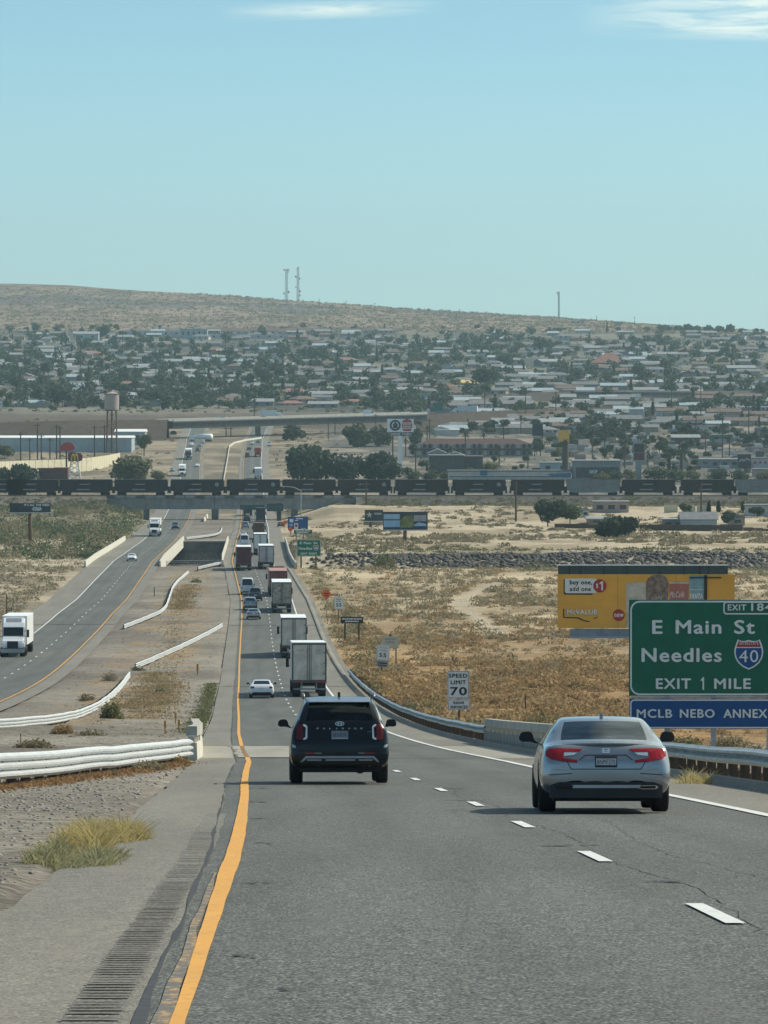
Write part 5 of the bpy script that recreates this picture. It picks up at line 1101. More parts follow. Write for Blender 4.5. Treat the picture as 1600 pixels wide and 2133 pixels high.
# ------------------------------------------------------------------ signs and billboards
class Sign:
    def __init__(s, name, label, cat, px, Y, py=None, group=None):
        s.Y = Y; s.X = PX(px, Y); s.Z = gz(s.X, Y) if py is None else P(px, py, Y).z
        s.t = thing(name, label, cat, (s.X, Y, s.Z), 0, 0, group)
    def x(s, px): return PX(px, s.Y) - s.X
    def z(s, py): return P(800, py, s.Y).z - s.Z
    def rect(s, a, b, c, d, mat, y0=0.0, y1=.05, r=0, name='panel', par=None):
        x0, x1, z0, z1 = s.x(a), s.x(b), s.z(d), s.z(c); m = MB().use(M[mat])
        if r: m.prism(rrect(x0, x1, z0, z1, r), y0, y1)
        else: m.box(x0, x1, y0, y1, z0, z1)
        return m.build(name, par or s.t)
    def frame(s, a, b, c, d, w, mat, y=-.006, r=.3, name='border', par=None):
        x0, x1, z0, z1 = s.x(a), s.x(b), s.z(d), s.z(c); o = rrect(x0, x1, z0, z1, r); i = rrect(x0 + w, x1 - w, z0 + w, z1 - w, max(.01, r - w)); n = len(o)
        m = MB().use(M[mat]); m.add([(p, y, q) for p, q in o] + [(p, y, q) for p, q in i], [(k, (k + 1) % n, n + (k + 1) % n, n + k) for k in range(n)]); return m.build(name, par or s.t)
    def poly(s, pts, mat, y0=-.02, y1=-.004, name='mark', par=None): return MB().use(M[mat]).prism([(s.x(p), s.z(q)) for p, q in pts], y0, y1).build(name, par or s.t)
    def disc(s, px, py, rp, mat, y0=-.02, y1=-.004, name='mark', par=None, rz=None):
        k = s.Y / FPX; return MB().use(M[mat]).prism(ellipse(s.x(px), s.z(py), rp * k, (rz or rp) * k, 28), y0, y1).build(name, par or s.t)
    def text(s, t, a, b, c, d, mat, y=-.012, bold=.012, par=None, shear=0.0): return text_fit(par or s.t, t, s.x(a), s.x(b), s.z(d), s.z(c), y, M[mat], bold, shear=shear)
    def post(s, px, py_top, mat='wood', w=.07, y=.06, down=.6, name='post', py_base=None):
        x = s.x(px); zb = (gz(s.X + x, s.Y) - s.Z if py_base is None else s.z(py_base)) - down; return MB().use(M[mat]).box(x - w, x + w, y, y + 2 * w, zb, s.z(py_top)).build(name, s.t)
    def bars(s, a, b, c, d, mat, n, seed, par=None):   # words too worn or small to read
        g = random.Random(seed); m = MB().use(M[mat]); x = a
        while x < b - 1:
            w = min(g.uniform(.10, .24) * (b - a), b - x); m.box(s.x(x), s.x(x + w * .86), -.012, -.004, s.z(d), s.z(c)); x += w
        return m.build('lettering', par or s.t)
# big green exit sign with its blue panel
g = Sign('exit_sign', 'large green exit sign reading E Main St and Needles with a blue MCLB panel below', 'road sign', 1465, 157)
gp = g.rect(1311, 1622, 1249.5, 1449.5, 'signgreen', name='green_panel'); g.frame(1313.5, 1620, 1251.5, 1448, .048, 'signwhite', r=.28, par=gp)
g.frame(1507.5, 1619, 1253, 1280, .04, 'signwhite', r=.10, y=-.007, par=gp)
for t, a, b, c, d in (('EXIT', 1516.6, 1555.5, 1259, 1271.6), ('184', 1565.5, 1609, 1256.3, 1272.7), ('E', 1359, 1381, 1291.7, 1320.4), ('Main', 1408, 1503.7, 1291.5, 1320.4), ('St', 1530, 1573.6, 1291.2, 1320.6), ('Needles', 1337, 1504.6, 1349.8, 1379.2), ('EXIT', 1367, 1440.5, 1413, 1435), ('1', 1459.5, 1468.6, 1410.5, 1437), ('MILE', 1488.5, 1565.5, 1413, 1435)): g.text(t, a, b, c, d, 'signwhite', bold=.014, par=gp)
def shield(s, x0, x1, y0, y1, par, yb=-.004):
    w, h = x1 - x0, y1 - y0; cx = (x0 + x1) / 2
    half = [(0, .02), (.12, .055), (.26, .055), (.38, .0), (.44, .15), (.49, .30), (.50, .46), (.46, .62), (.36, .78), (.2, .91), (0, 1.0)]
    def out(k, d=0): return [(cx + x * w * k, y0 + h * (.5 + (y - .5) * k)) for x, y in half] + [(cx - x * w * k, y0 + h * (.5 + (y - .5) * k)) for x, y in half[-2:0:-1]]
    a = s.poly(out(1.0), 'signwhite', yb - .008, yb, 'shield', par); s.poly(out(.90), 'signblue', yb - .012, yb - .0085, 'shield_face', a)
    s.poly([(cx + x * w * .9, y0 + h * (.5 + (y - .5) * .9)) for x, y in [(-.47, .235), (-.44, .15), (-.38, .0), (-.26, .055), (-.12, .055), (0, .02), (.12, .055), (.26, .055), (.38, 0), (.44, .15), (.47, .235)]], 'signred', yb - .016, yb - .0125, 'shield_top', a)
    s.rect(x0 + w * .06, x1 - w * .06, y0 + h * .255, y0 + h * .285, 'signwhite', yb - .018, yb - .0165, name='shield_bar', par=a); return a
sh = shield(g, 1530.5, 1591, 1331.6, 1395, gp); g.text('40', 1540.5, 1580.5, 1354, 1379.5, 'signwhite', y=-.020, bold=.012, par=sh); g.text('INTERSTATE', 1541, 1581, 1337, 1343.5, 'signwhite', y=-.0225, bold=.01, par=sh)
bp = g.rect(1312, 1622, 1455.5, 1518, 'signblue', name='blue_panel'); g.frame(1313.5, 1620, 1457, 1517, .04, 'signwhite', r=.12, par=bp)
for t, a, b in (('MCLB', 1327, 1401.6), ('NEBO', 1417, 1490), ('ANNEX', 1508, 1599.5)): g.text(t, a, b, 1477, 1495.3, 'signwhite', bold=.014, par=bp)
for px in (1391, 1488, 1604): g.post(px, 1262, 'galv_worn', .075)
for py in (1300, 1400, 1452.5, 1500): g.rect(1316, 1618, py - 2, py + 2, 'signalu', .052, .10, name='brace')
# speed limit 70
g = Sign('speed_limit_sign', 'speed limit 70 sign with a radar plate on one post behind the right guardrail', 'road sign', 956, 282)
p_ = g.rect(932, 977.5, 1397.5, 1455, 'signwhite', 0, .02, .05); g.frame(933, 976.5, 1398.6, 1454, .02, 'ink', r=.05, par=p_)
for t, a, b, c, d in (('SPEED', 935, 974, 1403.3, 1412), ('LIMIT', 939, 971, 1417, 1425.5), ('70', 938, 973, 1431, 1448.5)): g.text(t, a, b, c, d, 'ink', bold=.014, par=p_)
p_ = g.rect(933, 979, 1457, 1478.5, 'signwhite', 0, .02, .04); g.frame(934, 978, 1457.8, 1477.7, .015, 'ink', r=.04, par=p_); g.text('RADAR', 945, 967.5, 1461, 1466.5, 'ink', bold=.02, par=p_); g.text('ENFORCED', 939, 975, 1469.8, 1475.7, 'ink', bold=.02, par=p_); g.post(956.5, 1400, 'rust', .05, .025)
g = Sign('speed_limit_sign', 'weathered truck speed limit 55 sign tilted in front of the pale sign', 'road sign', 795, Yg(1408)); g.t.rotation_euler = (0, R(4), 0)
p_ = g.rect(781.5, 808, 1343, 1375.5, 'signwhite', 0, .02, .05); g.frame(782, 807.5, 1343.6, 1375, .03, 'adgrey', r=.05, par=p_); g.text('55', 787, 802, 1360.5, 1369, 'ink', bold=.014, par=p_); g.text('TRUCKS', 786, 803, 1347, 1351, 'adgrey', bold=.01, par=p_); g.text('SPEED', 786.5, 803, 1353, 1357, 'adgrey', bold=.01, par=p_); q_ = g.rect(783, 807, 1377, 1389, 'adgrey', 0, .02, .04); g.bars(786, 805, 1380, 1382.5, 'ink', 3, 4, q_); g.bars(786, 805, 1385, 1387, 'ink', 3, 5, q_); g.post(794, 1346, 'rust', .06, .025)
g = Sign('road_sign', 'pale yellowish sign board behind the tilted 55 sign', 'road sign', 812, Yg(1391))
p_ = g.rect(795.5, 831, 1325, 1349.5, 'signyellow', 0, .02, .05); g.bars(802, 826, 1330, 1332.5, 'adgrey', 3, 7, p_); g.bars(804, 822, 1336, 1339, 'adgrey', 3, 8, p_); g.post(825, 1327, 'rust', .06, .025); g.rect(810.5, 815.5, 1322, 1325, 'ink', .0, .02, name='cap_tag')
g = Sign('speed_limit_sign', 'farther speed limit 55 sign beside the orange diamond sign', 'road sign', 705, Yg(1300))
p_ = g.rect(696, 715.6, 1244.5, 1269, 'signwhite', 0, .02, .06); g.frame(696.4, 715.2, 1245, 1268.5, .03, 'adgrey', r=.05, par=p_); g.text('55', 700, 711.5, 1256.5, 1264, 'ink', bold=.014, par=p_); g.bars(700, 712, 1247.5, 1249.5, 'adgrey', 2, 3, p_); g.bars(700, 712, 1251.5, 1253.5, 'adgrey', 2, 9, p_); g.post(704.5, 1246, 'rust', .06, .025)
def diamond(px, py, r, base, lab):
    g = Sign('warning_sign', lab, 'road sign', px, Yg(base)); p_ = g.poly([(px - r, py), (px, py + r), (px + r, py), (px, py - r)], 'signorange', 0, .02, 'panel'); g.bars(px - r * .45, px + r * .45, py - r * .2, py - r * .05, 'ink', 2, 2, p_); g.bars(px - r * .3, px + r * .3, py + r * .15, py + r * .3, 'ink', 2, 6, p_); g.post(px, py, 'signalu', .05, .025)
diamond(680, 1238, 12, 1287, 'orange diamond road work sign on a thin post beside the shoulder'); diamond(593, 1089, 5.6, 1106, 'small orange diamond sign left of the blue board, the farther one'); diamond(605, 1103, 6, 1118, 'small orange diamond sign under the left end of the blue board')
g = Sign('guide_sign', 'wide dark brown guide sign on two posts', 'road sign', 733, Yg(1338))
p_ = g.rect(709.5, 756.5, 1285, 1298.5, 'signbrown', 0, .03, .03); g.bars(713, 754, 1288, 1290.5, 'signwhite', 4, 11, p_); g.bars(719, 747, 1293, 1295.5, 'signwhite', 3, 12, p_); g.post(718.5, 1287, 'wood', .09, .035); g.post(747.5, 1287, 'wood', .09, .035)
g = Sign('exit_sign', 'farther green exit sign reading E Main St, Needles, next right', 'road sign', 643, Yg(1178))
p_ = g.rect(618, 668.5, 1123.5, 1159, 'signgreen', 0, .06, .2); g.frame(618.6, 668, 1124.2, 1158.4, .06, 'signwhite', r=.2, par=p_)
for t, a, b, c, d in (('E', 624.5, 629, 1128.5, 1133.5), ('Main', 632.5, 648, 1128.5, 1133.5), ('St', 653, 661.5, 1128.5, 1133.5), ('Needles', 622, 650, 1139.5, 1145), ('NEXT', 626, 640, 1151, 1155.2), ('RIGHT', 643.5, 660.5, 1151, 1155.2)): g.text(t, a, b, c, d, 'signwhite', bold=.014, par=p_)
sh = shield(g, 652, 664, 1135.5, 1147, p_); g.text('40', 654.5, 661.5, 1139.5, 1144.5, 'signwhite', y=-.022, bold=.02, par=sh); g.post(627, 1126, 'rust', .14, .065); g.post(658, 1126, 'rust', .14, .065)
g = Sign('service_sign', 'blue services board with small logo squares beside the railway bridge', 'road sign', 620, Yg(1114))
p_ = g.rect(599.5, 641.5, 1076.5, 1102.5, 'signblue', 0, .06, .1); 
for a, b, c, d, m_ in ((603, 611, 1081, 1088, 'signwhite'), (613, 621, 1090, 1102, 'signwhite'), (603, 610, 1091, 1096, 'adlblue'), (626, 638, 1086, 1100, 'signblue')): g.rect(a, b, c, d, m_, -.02, -.004, name='logo_square', par=p_)
g.rect(614.5, 619.5, 1092, 1098, 'signred', -.03, -.021, name='logo_square', par=p_); g.bars(617, 632, 1079, 1081.5, 'signwhite', 2, 3, p_); g.bars(614, 621, 1083, 1085, 'signwhite', 2, 4, p_); g.bars(627, 637, 1099, 1101.5, 'signwhite', 2, 4, p_); g.post(606, 1080, 'steel', .12, .065); g.post(634, 1080, 'steel', .12, .065)
g = Sign('guide_sign', 'low narrow green sign below the blue services board', 'road sign', 631, Yg(1124)); p_ = g.rect(612, 650.5, 1103.5, 1112, 'signgreen', 0, .06, .1); g.bars(616, 646, 1105, 1107, 'signwhite', 4, 5, p_); g.bars(618, 642, 1108.5, 1110.5, 'signwhite', 4, 6, p_); g.post(617, 1105, 'steel', .15, .065); g.post(632, 1105, 'steel', .15, .065); g.post(641, 1105, 'steel', .15, .065)
g = Sign('sign_gantry', 'dark overhead sign frame with green panels in front of the railway bridge', 'sign gantry', 582, 1508)
for a, b, c, d in ((500, 551, 1051.5, 1062), (556, 590.5, 1049, 1065)):
    p_ = g.rect(a, b, c, d, 'teal_steel', 0, .3, name='sign_back'); 
    g.rect(a + 2, b - 2, (c + d) / 2 - 1.5, (c + d) / 2 + 1.5, 'signgreen', -.1, -.01, name='panel', par=p_)
for py in (1053, 1060): g.rect(498, 592, py - .7, py + .7, 'steel', .35, .7, name='truss_chord')
g.post(581, 1048, 'teal_steel', .65, .75); g.rect(571, 574, 1064, 1067, 'steel', -.2, .2, name='lamp_arm')
# gold billboard
g = Sign('billboard', 'golden billboard with cups and a buy one add one offer, behind the green exit sign', 'billboard', 1347, 432)
f = g.rect(1162, 1531, 1196, 1308.5, 'adgold', 0, .25, name='ad_panel')
for a in (1287.6, 1409): g.rect(a - .3, a + .3, 1196.2, 1308, 'rust', -.004, -.001, name='panel_seam', par=f)
w_ = g.poly([(1177, 1238.5), (1174.5, 1236), (1174.5, 1207), (1180, 1207), (1180, 1236), (1238, 1236), (1233, 1239)], 'ink', -.02, -.004, par=f)
g.rect(1177, 1243, 1204.8, 1235.5, 'signwhite', -.03, -.021, .14, name='speech_panel', par=f); g.text('buy one,', 1187, 1234, 1208, 1220.5, 'ink', y=-.036, bold=.014, par=f); g.text('add one', 1187, 1231.5, 1222, 1231.5, 'ink', y=-.036, bold=.014, par=f)
g.disc(1250, 1220.5, 13.8, 'signred', -.045, -.031, par=f); g.text('$', 1242, 1246.5, 1215, 1226, 'signwhite', y=-.05, bold=.02, par=f); g.text('1', 1248, 1257.5, 1210.5, 1229.5, 'signwhite', y=-.05, bold=.016, par=f)
g.poly([(1305, 1308), (1304, 1216), (1322, 1212), (1346, 1213), (1352, 1308)], 'adcream', -.02, -.004, 'cup_picture', f)
g.poly([(1349, 1308), (1346, 1226), (1346, 1212), (1352, 1203), (1362, 1197.5), (1374, 1196.5), (1386, 1200), (1392, 1210), (1393, 1228), (1388, 1308)], 'adbrown', -.03, -.021, 'cup_picture', f); g.text('café', 1358, 1381, 1240, 1249, 'adcream', y=-.036, bold=.01, shear=.3, par=f)
g.poly([(1399, 1308), (1394, 1214), (1400, 1211.5), (1430, 1211.5), (1436, 1214), (1432, 1308)], 'adpink', -.02, -.004, 'cup_picture', f); g.rect(1394.5, 1435.5, 1212, 1216, 'adcream', -.026, -.021, name='cup_rim', par=f); g.text('McCafé', 1396, 1426, 1232, 1244.5, 'signwhite', y=-.03, bold=.01, shear=.3, par=f)
g.poly([(1440, 1308), (1436, 1204), (1438, 1198), (1466, 1198), (1468, 1204), (1465, 1308)], 'adblue', -.02, -.004, 'cup_picture', f); g.text('FANTA', 1438, 1465, 1236, 1247, 'signwhite', y=-.03, bold=.02, par=f); g.rect(1437, 1467, 1228, 1229, 'signwhite', -.026, -.021, name='cup_band', par=f)
g.text('McVALUE', 1180, 1245, 1268.5, 1281.5, 'ink', y=-.012, bold=.016, par=f); g.text('McVALUE', 1181, 1244.5, 1269, 1280.5, 'signwhite', y=-.02, bold=.014, par=f)
g.poly([(1173.5, 1268), (1176, 1268), (1176, 1285), (1206, 1286), (1216, 1291), (1230, 1294.5), (1226, 1296), (1214, 1293), (1204, 1288.5), (1173.5, 1287)], 'ink', -.02, -.004, par=f); g.poly([(1237, 1287), (1246, 1285.5), (1246, 1287), (1237, 1288.8)], 'ink', -.02, -.004, par=f)
g.disc(1289.5, 1281.5, 12.6, 'signred', -.02, -.004, par=f); g.text('new', 1280, 1299.5, 1278, 1285.5, 'signwhite', y=-.03, bold=.014, par=f)
g.rect(1163, 1517, 1178.5, 1196, 'teal_steel', .05, .3, name='top_frame'); 
for a in (1187, 1210, 1258, 1307, 1374, 1425, 1458, 1476): g.rect(a - .5, a + .5, 1178, 1197, 'ink', -.02, .04, name='frame_rib')
g.rect(1162, 1518, 1177.3, 1178.6, 'signalu', .0, 1.1, name='catwalk'); g.rect(1188, 1530, 1310, 1326.5, 'adgrey', .1, .2, name='apron'); g.rect(1188, 1530, 1326.8, 1328.6, 'signalu', -1.0, .3, name='lower_catwalk')
g.rect(1467.5, 1473.5, 1198, 1310, 'ink', -.12, -.02, name='ladder'); g.rect(1437, 1503, 1202, 1204.5, 'ink', -.12, -.02, name='lamp_arm'); MB().use(M['rust']).tube((0, .6, -3), (0, .6, g.z(1300)), .55, .55, 16).build('column', g.t, True)
# billboards beside the railway
def board(lab, a, b, c, d, pole, base, top=5):
    g = Sign('billboard', lab, 'billboard', (a + b) / 2, Yg(base)); f = g.rect(a, b, c, d, 'adnavy', 0, .4, name='ad_panel'); g.rect(a - .5, b + .5, d, d + 2, 'signalu', -1.2, .3, name='catwalk'); 
    if pole: m = MB().use(M['rust']).tube((g.x(pole), .5, g.z(base) - 2), (g.x(pole), .5, g.z(d) + .3), .45, .45, 12); m.build('column', g.t, True)
    return g, f
g, f = board('wide billboard with a pale blue half standing on a single post in the scrub', 798, 891, 1066, 1103, 844, 1128)
g.rect(799.5, 833, 1071, 1081.5, 'adlblue', -.03, -.004, name='ad_picture', par=f); g.rect(799.5, 833, 1084, 1098, 'adlblue', -.03, -.004, name='ad_picture', par=f); g.bars(802, 829, 1075, 1077, 'signwhite', 3, 2, f); g.bars(802, 829, 1088, 1090, 'signwhite', 3, 3, f)
g.poly([(834, 1099), (834, 1084), (842, 1076), (850, 1073), (858, 1074), (862, 1085), (860, 1099)], 'adgreen', -.03, -.004, 'ad_picture', f); g.rect(862, 888, 1073, 1086, 'adgrey', -.03, -.004, name='ad_picture', par=f); g.poly([(862, 1093), (872, 1088), (888, 1091), (888, 1096), (862, 1096)], 'adlblue', -.03, -.004, 'ad_picture', f)
g, f = board('dark billboard with a pale star, partly behind the wide one', 760, 798, 1062, 1085, 772, 1100)
st = [(769.5 + (7 if i % 2 == 0 else 2.9) * math.sin(math.pi * i / 5), 1072.5 - (7 if i % 2 == 0 else 2.9) * math.cos(math.pi * i / 5)) for i in range(10)]; g.poly(st, 'adcream', -.03, -.004, 'star', f); g.rect(757, 798, 1087, 1094, 'tanwall', .1, .3, name='apron'); g.rect(780, 795, 1068, 1072, 'adgrey', -.03, -.004, name='ad_picture', par=f)
g, f = board('dark billboard with white lettering above the green brush at the left edge', 20, 105, 1048, 1067, 62, 1126)
g.text("IT'S ALL THE VIBES", 50, 103, 1049.3, 1054.2, 'signwhite', bold=.02, par=f); g.disc(76.5, 1060, 11, 'adgrey', rz=4.5, par=f); g.text('Club', 68, 86, 1056.5, 1063.5, 'signwhite', y=-.03, bold=.02, shear=.3, par=f)
# tall signs beyond the train
g = Sign('pole_sign', 'tall twin restaurant sign, dark round mark and red bun mark, on a white pole', 'sign', 834, Yg(982))
f = g.rect(806.5, 862, 872.5, 900, 'signwhite', 0, .6, name='sign_box'); g.disc(823.4, 886, 11.5, 'adnavy', -.1, -.01, par=f); g.disc(823.4, 886, 7.4, 'signwhite', -.15, -.11, par=f); g.poly([(819, 892), (818, 884), (821, 881), (823.4, 878.5), (826, 881), (829, 884), (828, 892)], 'adnavy', -.2, -.16, par=f)
g.poly([(838, 880), (840, 875), (848, 872), (856, 875), (858, 880)], 'signred', -.1, -.01, par=f); g.rect(837.5, 858.5, 881.5, 892, 'signred', -.1, -.01, name='mark', par=f); g.text('KING', 840, 856, 886.5, 891, 'signwhite', y=-.2, bold=.02, par=f); g.text('BURGER', 840, 856, 882, 885.5, 'signwhite', y=-.2, bold=.02, par=f); g.poly([(838, 893.5), (858, 893.5), (855, 898), (841, 898)], 'signred', -.1, -.01, par=f)
f = g.rect(812, 859.5, 900.8, 907.5, 'ink', 0, .5, name='sign_strip'); g.text('DRIVE THRU', 814, 857, 902, 906.5, 'signwhite', y=-.1, bold=.02, par=f); g.rect(829.5, 838, 907.5, 984, 'signwhite', .1, 1.2, name='pole'); g.rect(817, 819.5, 907, 960, 'ink', .1, .5, name='pole')
g = Sign('pole_sign', 'brown two-panel store sign on a thick grey pillar', 'sign', 1331, Yg(1000)); f = g.rect(1319, 1344, 922.5, 960.5, 'adgrey', 0, 1.2, name='sign_box'); a_ = g.rect(1321, 1342, 924.5, 942, 'signbrown', -.1, -.01, name='upper_panel', par=f); g.bars(1324, 1340, 930, 933, 'adgrey', 2, 3, a_); a_ = g.rect(1321, 1342, 943.5, 958, 'darkred', -.1, -.01, name='lower_panel', par=f); g.bars(1323, 1341, 949, 953, 'adpink', 2, 5, a_); g.rect(1324, 1336.5, 960.5, 1000, 'adgrey', .1, 2.4, name='pole')
g = Sign('pole_sign', 'black sign board on a thin pole above the grey roofs', 'sign', 1119, Yg(952)); g.rect(1109, 1131, 883, 908, 'adnavy', 0, .6, name='sign_box'); g.rect(1111, 1128, 909, 914, 'tanwall', 0, .4, name='apron'); g.rect(1113, 1115, 914, 958, 'ink', .1, .6, name='pole'); g.rect(1125, 1127, 914, 950, 'ink', .1, .6, name='pole')
g = Sign('pole_sign', 'golden square sign by a palm', 'sign', 1174, Yg(945)); g.rect(1163, 1186, 896, 920, 'adgold', 0, .6, name='sign_box'); g.rect(1184, 1189, 895, 905, 'adcream', .1, .5, name='end_panel'); g.rect(1173, 1176, 920, 950, 'rust', .1, .6, name='pole')
g = Sign('pole_sign', 'dark blue board with a jagged pale line near the starred wall', 'sign', 1551, Yg(988)); f = g.rect(1537, 1565, 946, 975, 'adnavy', 0, .8, name='sign_box'); g.poly([(1539, 960), (1545, 955), (1550, 958), (1556, 953), (1563, 958), (1563, 961), (1556, 957), (1550, 962), (1545, 959), (1539, 964)], 'adgrey', -.1, -.01, par=f); g.rect(1541, 1543.5, 975, 990, 'steel', .1, .5, name='pole'); g.rect(1559, 1561.5, 975, 990, 'steel', .1, .5, name='pole')
g = Sign('guide_sign', 'green highway sign beside the far embankment, left of the white semi', 'road sign', 912, 2720, 862); g.rect(903, 922, 839, 856, 'signgreen', 0, .3); g.rect(906, 908, 856, 870, 'steel', .1, .5, name='post'); g.rect(917, 919, 856, 870, 'steel', .1, .5, name='post')
g = Sign('pole_sign', 'scalloped red sign on a dark pole above the cream wall', 'sign', 140, Yg(998)); g.poly([(124, 939), (124, 929), (129, 927), (132, 923), (138, 921.5), (146, 921.5), (151, 924), (156, 931), (156, 935), (151, 939)], 'signred', 0, .8, 'sign_board'); g.rect(136.5, 139.5, 939, 1000, 'ink', .2, .9, name='pole')
g = Sign('pole_sign', 'dark red sign with a golden arch on a white lattice tower', 'sign', 155, Yg(1001)); f = g.poly([(142, 961), (141, 946), (146, 941), (168, 944), (172, 949), (171, 959), (165, 961)], 'darkred', 0, 1.4, 'sign_board'); 
m = MB().use(M['gold'])
for s in (-1, 1):
    for i in range(9):
        a0, a1 = math.pi * i / 9, math.pi * (i + 1) / 9; cx = 155.5 + s * 3.3; m.tube((g.x(cx + 3.3 * math.cos(a0)), -.15, g.z(960 - 14 * math.sin(a0) * 1.0)), (g.x(cx + 3.3 * math.cos(a1)), -.15, g.z(960 - 14 * math.sin(a1))), .26, .26, 6)
m.build('arch_mark', f)
m = MB().use(M['signwhite'])
for s in (-1, 1): m.tube((g.x(155 + s * 13), .5, g.z(1002)), (g.x(155 + s * 7), .5, g.z(961)), .28)
for k in range(4):
    za, zb_ = 1000 - 10 * k, 990 - 10 * k; wa, wb = 13 - 1.5 * k, 11.5 - 1.5 * k; m.tube((g.x(155 - wa), .5, g.z(za)), (g.x(155 + wb), .5, g.z(zb_)), .14).tube((g.x(155 + wa), .5, g.z(za)), (g.x(155 - wb), .5, g.z(zb_)), .14)
m.build('tower', g.t)
# small orange markers in the median
for px, py, h, lab in ((411, 1407, 24, 'tall faded orange marker paddle alone in the median gravel'), (343, 1527, 26, 'short orange marker paddle just behind the near guardrail, the left one'), (372, 1524, 25, 'orange marker paddle with a small cross piece behind the near guardrail'), (365, 1506, 22, 'bent orange marker paddle standing a little behind the other two')):
    Y = Yg(py); g = Sign('marker_post', lab, 'marker post', px, Y); g.rect(px - 2.3, px + 2.3, py - h, py - h * .45, 'marker', 0, .03, .02, name='paddle'); g.rect(px - 1.3, px + 1.3, py - h * .8, py + 3, 'marker', .03, .06, name='stake')
    if 'cross' in lab: g.rect(px - 1, px + 6, py - h * .62, py - h * .52, 'marker', .06, .08, name='cross_piece')
for px, py, h, w, lab, mt in ((1095, 1494, 42, 3.0, 'rusty steel stake alone in the golden brush right of the speed sign', 'rust'), (321, 1243, 18, 1.6, 'dark short stake in the gravel beside the far carriageway', 'wood'), (13, 1290, 50, 1.8, 'thin dark post in the scrub above the white semi', 'wood'), (42, 1560, 26, 1.6, 'thin rusty stake behind the near guardrail at the left', 'rust')):
    Y = Yg(py); k = Y / FPX; t = thing('stake', lab, 'stake', (PX(px, Y), Y, gz(PX(px, Y), Y))); MB().use(M[mt]).box(-w * k / 2, w * k / 2, 0, w * k, -.4, h * k).build('post', t); MB().use(M[mt]).box(-w * k * .7, w * k * .7, -.01, w * k * 1.1, h * k, h * k + .06).build('cap', t)
# ------------------------------------------------------------------ buildings
def building(name, label, a, b, top, base, depth, wall, roof, kind='flat', win=0, Y=None, cat='building', group=None, over=.4, tall=.35, wmat='window'):
    Y = YgX((a + b) / 2, base) if Y is None else Y; k = Y / FPX; w = (b - a) * k; h = (base - top) * k; X = PX((a + b) / 2, Y); Z = min(gz(X, Y), P(800, base, Y).z + .5) if kind != 'abs' else P(800, base, Y).z
    h = P(800, top, Y).z - Z; t = thing(name, label, cat, (X, Y, Z), 0, 0, group); hw = h * (1 - tall) if kind in ('gable', 'hip', 'gable_y') else h - .35
    wl = MB().use(M[wall]).box(-w / 2, w / 2, 0, depth, -1.5, hw).build('wall', t); m = MB().use(M[roof]); x0, x1, y0, y1 = -w / 2 - over, w / 2 + over, -over, depth + over
    if kind == 'gable': m.prism_x([(y0, hw - .05), (y0, hw + .12), (depth / 2, h), (y1, hw + .12), (y1, hw - .05)], x0, x1)
    elif kind == 'gable_y': m.prism([(x0, hw - .05), (x0, hw + .12), (0, h), (x1, hw + .12), (x1, hw - .05)], y0, y1)
    elif kind == 'hip':
        r = min(w, depth) / 2; m.add([(x0, y0, hw), (x1, y0, hw), (x1, y1, hw), (x0, y1, hw), (x0 + r, depth / 2, h), (x1 - r, depth / 2, h)], [(0, 1, 5, 4), (1, 2, 5), (2, 3, 4, 5), (3, 0, 4), (3, 2, 1, 0)])
    else: m.box(x0, x1, y0, y1, hw + .003, h)
    m.build('roof', t)
    for i in range(win):
        x = -w / 2 + w * (i + .5) / win; q = MB().use(M[wmat]).box(x - min(.9, w / win * .3), x + min(.9, w / win * .3), -.06, -.003, hw * .35, hw * .75).build('window', wl)
    return t
building('warehouse', 'long pale blue warehouse with a white roof edge at the left', -60, 274, 908, 943, 30, 'bluewall', 'roofbright', 'gable', 0, tall=.13)
building('warehouse', 'smaller pale shed with a white roof just behind the long warehouse', 240, 302, 894, 928, 18, 'bluewall', 'roofbright', 'gable', 2, tall=.16)
building('warehouse', 'low warehouse with a pale roof behind the long blue one', -40, 214, 895, 915, 20, 'greywall', 'roofpale', 'gable', 0, tall=.45)
# cream panel wall
pw = [(-40, 1003, 963), (60, 992, 959), (140, 986, 957), (190, 981, 953), (225, 972, 948), (250, 962, 943)]; t = None
for (a, ba, ta), (b, bb, tb_) in zip(pw[:-1], pw[1:]):
    Ya, Yb = Yg(ba), Yg(bb); A_ = Vector((PX(a, Ya), Ya, P(800, ba, Ya).z)); B_ = Vector((PX(b, Yb), Yb, P(800, bb, Yb).z)); ha, hb = P(800, ta, Ya).z - A_.z, P(800, tb_, Yb).z - B_.z
    if t is None: t = thing('panel_wall', 'tall cream panel wall with dark joints below the warehouses', 'wall', A_); O_ = A_.copy()
    n = max(2, int((B_ - A_).length / 5.2))
    for i in range(n):
        p, q = A_.lerp(B_, (i + .06) / n) - O_, A_.lerp(B_, (i + .97) / n) - O_; h0, h1 = ha + (hb - ha) * i / n, ha + (hb - ha) * (i + 1) / n
        m = MB().use(M['wallcream']); m.add([p - Vector((0, 0, 2)), q - Vector((0, 0, 2)), q + Vector((0, 0, h1)), p + Vector((0, 0, h0)), p + Vector((0, .4, -2)), q + Vector((0, .4, -2)), q + Vector((0, .4, h1)), p + Vector((0, .4, h0))], [(0, 1, 2, 3), (7, 6, 5, 4), (3, 2, 6, 7), (0, 3, 7, 4), (1, 5, 6, 2)]); m.build('panel', t)
building('rail_car_shop', 'red brown low building beside the arch sign, behind the train', 80, 114, 975, 1001, 8, 'darkred', 'roofbrown', 'flat', 3); building('rail_car_shop', 'plain rusty red shed touching the arch sign tower', 114, 141, 974, 1001, 8, 'darkred', 'rooftile', 'flat', 1)
